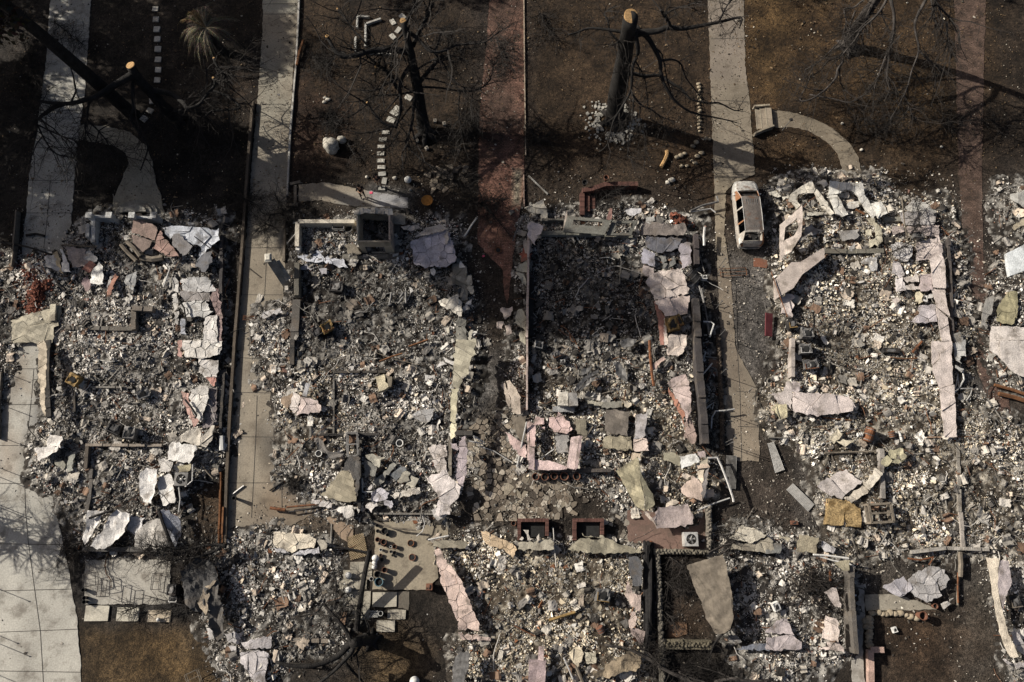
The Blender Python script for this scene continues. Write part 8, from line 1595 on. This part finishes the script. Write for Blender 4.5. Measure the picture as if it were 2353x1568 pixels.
branch('thin dark branch hanging from the foot of the big brown board', '23', [([(2020,975),(2015,1060),(1930,1130),(1850,1230),(1805,1390)], 1.2,.5,.08,.05)], 8,.9)
branch('dry brushwood lying in the dark yard left of the big brown board', '23', [([(1450,420),(1560,500),(1620,640)], .3,.4,.03,.02),([(1400,640),(1500,700),(1640,760)], .3,.4,.03,.02),([(1380,900),(1450,960),(1500,1060)], .2,.2,.02,.01),([(1570,440),(1540,560),(1500,620)], .3,.3,.03,.02)], 14,.9, 'bark_grey', 'brushwood', 'brushwood')
branch('brushwood at the end of the stone wall beside the air conditioner', '23', [([(1800,380),(1900,330),(2020,290),(2030,310),(1920,390)], .5,.6,.05,.03),([(1900,200),(1960,230),(2040,280)], .6,.5,.04,.02)], 12,.8, 'bark_grey', 'brushwood', 'brushwood')
branch('black branches reaching left over the patio from the low wall end', '03', [([(2080,320),(1980,305),(1850,315),(1650,370),(1400,385),(1250,372)], 1.2,1.5,.12,.03),([(2030,335),(1900,390),(1750,430),(1600,440),(1450,470)], 1.2,1.2,.1,.03),([(1650,380),(1500,330),(1350,320)], 1.4,1.5,.05,.02)], 20,1.2)
branch('black twiggy shrub over the middle paving slab', '03', [([(1850,860),(1700,880),(1550,900),(1400,960)], .5,.4,.05,.02),([(1250,880),(1180,900),(1120,920)], .4,.4,.04,.02),([(1740,870),(1600,840),(1450,800),(1300,760)], .6,.5,.05,.015)], 8,.8, name='burnt_shrub', cat='shrub')
branch('leafless burnt shrub between the second driveway and the low walled room', '11', [([(300,470),(262,385),(215,300),(170,205)], .2,1.6,.08,.03),([(290,450),(240,400),(140,405),(110,470)], .3,1.2,.06,.02),([(215,560),(130,500),(60,510),(0,560)], .3,1,.04,.02),([(300,440),(340,430),(380,420)], .3,.8,.04,.02)], 14,1.1, name='burnt_shrub', cat='shrub')
branch('leafless burnt shrub spreading over the brick driveway', '11', [([(2060,310),(2150,370),(2220,460),(2290,540)], .4,1.2,.05,.02),([(2060,300),(2160,270),(2290,260)], .4,1.2,.04,.02),([(2040,300),(1980,230),(1960,130)], .4,1.2,.04,.02),([(2030,320),(1990,290),(1900,280)], .4,1.0,.04,.02)], 16,1.0, name='burnt_shrub', cat='shrub')
branch('thin bare branches fallen over the irregular stones above the orange bowl', '11', [([(1630,-40),(1750,60),(1830,130)], .6,.3,.05,.03),([(1830,130),(1870,60),(1990,30)], .3,.5,.03,.02)], 10,.9)
branch('bare dark branches drooping over the brick porch', '21', [([(790,330),(830,260),(900,210),(1070,140)], .9,1.1,.04,.02),([(800,340),(870,300),(950,260)], .9,.9,.03,.02)], 12,.8)
branch('thin burnt sapling standing by the steps left of the leaning trunk', '13', [([(780,980),(820,870),(880,795)], .2,1.6,.04,.03),([(740,700),(730,600),(690,480),(740,400)], .3,1.4,.04,.02),([(720,900),(735,760),(740,700)], .1,.5,.04,.04)], 5,.7)
branch('pale grey spiky plant remains beside the small rocks near the kerb strip', '10', [([(650,1110),(700,1080),(760,1070)], .1,.5,.04,.02),([(680,1100),(660,1150),(670,1190)], .1,.4,.04,.02),([(690,1090),(650,1050),(620,1040)], .1,.4,.04,.02)], 14,.6, 'bark_grey', 'dead_plant', 'plant')
branch('tangle of pale sticks over the upper right of the lower right back ruin', '33', [([(250,560),(400,620),(560,680)], .6,.8,.04,.03),([(220,620),(320,720),(450,860),(560,890)], .6,.7,.04,.03),([(300,700),(420,600),(560,560)], .7,.8,.03,.02),([(350,570),(450,640),(560,640)], .8,.8,.03,.02),([(240,800),(360,690),(480,660)], .6,.7,.03,.02)], 12,1.3, 'wood', 'stick_tangle', 'sticks', .02,1)
branch('black branches lying across the long wall strip near the shattered sheet', '31', [([(1350,260),(1370,340),(1390,470),(1330,560)], 1.2,1.2,.03,.02),([(1100,760),(1250,700),(1420,640)], 1.0,1.0,.03,.02)], 12,.9)
branch('small burnt bush at the left end of the front walk ruins, by the tile strip', '12', [([(300,1350),(340,1300),(390,1260)], .1,.4,.06,.03)], 24,.5, name='burnt_shrub', cat='shrub')
branch('dark broken branch by the pale boulder', '10', [([(840,1320),(880,1380),(930,1480)], .2,.3,.04,.02)], 8,.7)
for lb, t, pts in [('brush of thin twigs over the sooty lawn left of the many armed tree', '10', [(500,500),(560,560),(640,620)]),('brush of thin twigs right of the white kerb frame', '10', [(1650,250),(1750,330),(1850,420)]),('tangle of twigs right of the many armed tree beside the brick driveway', '10', [(1850,1050),(1980,1150),(2080,1260)]),
 ('thin twigs lying over the lawn at the left edge of the driveway', '00', [(150,250),(250,500),(320,800)]),('twigs fallen across the long pale driveway at the top left', '00', [(500,200),(650,320),(780,420)]),('twigs over the dark lawn at the left edge', '00', [(100,650),(250,800),(350,900)]),
 ('twigs lying over the top of the dark lawn left of the tall stump', '20', [(250,100),(300,220),(380,350)]),('twigs lying on the brick driveway near the top', '20', [(-150,350),(-100,480),(-60,620)]),('twigs scattered below the irregular stones', '20', [(120,1150),(180,1210),(240,1290)]),
 ('twigs over the brown lawn below the curved path', '30', [(850,1080),(1000,1150),(1200,1200)]),('twigs over the brick path at the right edge', '30', [(1600,1150),(1850,1110),(2150,1100)]),('twigs lying over the lower part of the second driveway', '01', [(2150,200),(2250,260),(2330,330)]),
 ('twigs and ash over the curved driveway beside the patio', '03', [(560,340),(650,350),(760,380)])]:
 branch(lb, t, [(pts, .15,.4,.03,.015)], 26,1.3, 'twig', 'twig_litter', 'twigs', .012,2)
# =====================================================================  PALM
r = thing('scorched_palm', W('00', 2030,470), 'scorched palm with drooping tan fronds between the stepping stones and the second driveway', 'palm')
b = W('00', 2030,470); mb = MB(); mb.tube([b + Vector((0,0, z)) + Vector((-.05 * z, .02 * z, 0)) for z in (0,.5,1.0,1.5,2.0,2.4)],[.34,.3,.27,.27,.3,.2], 12, lump=.12); mb.build('trunk', 'bark', r)
def frond(mb, c, az, L_, rise, col, w=.16):
 n = 10; pts = []
 for i in range(n + 1):
  u = i / n; rad = L_ * u * (1 - .12 * u); pts.append(c + Vector((math.cos(az) * rad, math.sin(az) * rad, rise * L_ * u - (rise + .55) * L_ * u * u)))
 mb.tube(pts, [.03 * (1 - .8 * i / n) for i in range(n + 1)], 4, False, col)
 sd = Vector((-math.sin(az), math.cos(az), 0))
 for i in range(2, n * 3):
  u = i / (n * 3); k = min(n - 1, int(u * n)); p = pts[k].lerp(pts[k + 1], u * n - k); d = (pts[k + 1] - pts[k]).normalized(); ll = w * 2.6 * math.sin(math.pi * min(1, u * .95 + .05)) * random.uniform(.7,1.2)
  for s in (-1,1):
   e = p + (sd * s * .8 + d * .9 + Vector((0,0,-.35 + random.gauss(0,.15)))).normalized() * ll; q_ = d * .018; mb.add([p - q_, p + q_, e],[(0,1,2)], tuple(c_ * random.uniform(.6,1.3) for c_ in col))
top = b + Vector((-.12,.05,2.4)); 
for i in range(64):
 up = i < 18; az = random.uniform(1.5,2.9) if up else random.uniform(0,6.283); L_ = random.uniform(2.3,3.8) if up else random.uniform(1.6,3.0)
 c_ = random.choice([(.10,.08,.05),(.15,.125,.08),(.22,.19,.13),(.03,.025,.02),(.045,.035,.025)]) if not up else random.choice([(.12,.08,.035),(.18,.155,.11),(.07,.05,.025)])
 mb = MB(); frond(mb, top, az, L_, random.uniform(.5,1.0) if up else random.uniform(.1,.7), c_); mb.build('frond', 'frond', r)
# =====================================================================  PEOPLE
def person(label, loc, face, cols, phone=True):
 J = {'pelvis': ((0,0,.93), .135, 'legs'), 'waist': ((0,.0,1.08), .125, 'torso'), 'chest': ((0,.01,1.32), .155, 'torso'), 'neck': ((0,.02,1.5), .058, 'skin'), 'head': ((0,.05,1.60), .085, 'skin'), 'crown': ((0,.04,1.71), .082, 'skin'), 'nose': ((0,.145,1.61), .016, 'skin')}
 E_ = [('pelvis','waist'),('waist','chest'),('chest','neck'),('neck','head'),('head','crown'),('head','nose')]
 for s, nm in ((-1, 'l'),(1, 'r')):
  J.update({nm + 'hip': ((s * .1,0,.88), .1, 'legs'), nm + 'knee': ((s * .12,.03,.49), .062, 'legs'), nm + 'ankle': ((s * .13,-.01,.09), .042, 'legs'), nm + 'toe': ((s * .15,.16,.04), .04, 'shoe'),
                  nm + 'sh': ((s * .19,.01,1.41), .062, 'torso'), nm + 'el': ((s * .25,.03,1.14), .045, 'torso' if s else 'skin'), nm + 'wr': ((s * .08,.26,1.19), .028, 'skin'), nm + 'palm': ((s * .055,.32,1.22), .03, 'skin')})
  E_ += [('pelvis', nm + 'hip'),(nm + 'hip', nm + 'knee'),(nm + 'knee', nm + 'ankle'),(nm + 'ankle', nm + 'toe'),('chest', nm + 'sh'),(nm + 'sh', nm + 'el'),(nm + 'el', nm + 'wr'),(nm + 'wr', nm + 'palm')]
  J[nm + 'ear'] = ((s * .088,.03,1.61), .014, 'skin'); E_.append(('head', nm + 'ear'))
  for k in range(4):
   a = ((s * (.055 - .0), .345 + .0,1.255 - .022 * k), .010, 'skin'); bb_ = ((s * .02,.375 - .004 * k, 1.262 - .024 * k), .008, 'skin'); J[nm + 'f%d' % k] = a; J[nm + 'g%d' % k] = bb_; E_ += [(nm + 'palm', nm + 'f%d' % k),(nm + 'f%d' % k, nm + 'g%d' % k)]
  J[nm + 'th'] = ((s * .03,.30,1.27), .010, 'skin'); E_.append((nm + 'palm', nm + 'th'))
 names = list(J); idx = {n_: i for i, n_ in enumerate(names)}
 me = bpy.data.meshes.new('person'); me.from_pydata([J[n_][0] for n_ in names],[(idx[a], idx[c]) for a, c in E_],[]); o = bpy.data.objects.new('person', me); COL.objects.link(o)
 sk = o.modifiers.new('skin', 'SKIN'); me.skin_vertices or None
 if not me.skin_vertices: bpy.context.view_layer.objects.active = o
 sv = me.skin_vertices[0].data if me.skin_vertices else None
 if sv is None:
  bm = bmesh.new(); bm.from_mesh(me); ly = bm.verts.layers.skin.verify(); bm.verts.ensure_lookup_table()
  for i, n_ in enumerate(names): bm.verts[i][ly].radius = (J[n_][1],) * 2; bm.verts[i][ly].use_root = (i == 0)
  bm.to_mesh(me); bm.free()
 else:
  for i, n_ in enumerate(names): sv[i].radius = (J[n_][1],) * 2
  sv[0].use_root = True
 sb = o.modifiers.new('sub', 'SUBSURF'); sb.levels = 1; sb.render_levels = 1
 bpy.context.view_layer.update(); dg = bpy.context.evaluated_depsgraph_get(); m2 = bpy.data.meshes.new_from_object(o.evaluated_get(dg)); o.modifiers.clear(); o.data = m2
 mats = ['skin', 'torso', 'legs', 'shoe']; m2.materials.clear()
 for k in mats: m2.materials.append(material('person_' + k, cols[k], .85, var=.12))
 segs = [(Vector(J[a][0]), Vector(J[c][0]), J[c][2]) for a, c in E_]
 for f in m2.polygons:
  f.use_smooth = True; best = 9e9; g_ = 'torso'
  for a, c, tg in segs:
   d = c - a; u = max(0, min(1, (f.center - a).dot(d) / d.length_squared)); q_ = (f.center - a - d * u).length
   if q_ < best: best = q_; g_ = tg
  f.material_index = mats.index(g_)
 o.location = loc; o.rotation_euler = (0,0, face); tag(o, label, 'person')
 hb = MB(); hb.blob((0,.02,1.70),(.105,.115,.085), 2,2, lump=.08); h = hb.build('hair', material('person_hair', cols['hair'], .8), None, True); h.parent = o
 eb = MB(); [eb.blob((s * .035,.128,1.63), .011,1,1) for s in (-1,1)]; e_ = eb.build('eyes', 'soot', None); e_.parent = o
 mb_ = MB(); mb_.box((0,.128,1.56),(.05,.01,.01)); e_ = mb_.build('mouth', material('person_lips', (.3,.12,.1), .7), None); e_.parent = o
 if phone:
  ca, sa = math.cos(face), math.sin(face); px, py = 0,.40; mb_ = MB(); mb_.box((loc[0] + px * ca - py * sa, loc[1] + px * sa + py * ca, 1.24),(.075,.012,.15), face, (-.5,0)); tag(mb_.build('mobile_phone', 'greymetal'), 'phone held up in both hands by the standing person', 'phone')
 return o
p = W('11', 1140,145); person('person in black top and tan trousers looking down at a phone by the stepping stones', (p.x, p.y, .02), R(165), {'skin': (.45,.27,.18), 'torso': (.015,.015,.017), 'legs': (.20,.15,.11), 'shoe': (.03,.03,.03), 'hair': (.02,.015,.012)})
p = W('11', 985,245); person('person in all dark clothes standing on the shaded front walk beside the pink card', (p.x, p.y, .03), R(200), {'skin': (.40,.25,.17), 'torso': (.02,.014,.016), 'legs': (.012,.012,.015), 'shoe': (.02,.02,.02), 'hair': (.015,.012,.01)}, False)
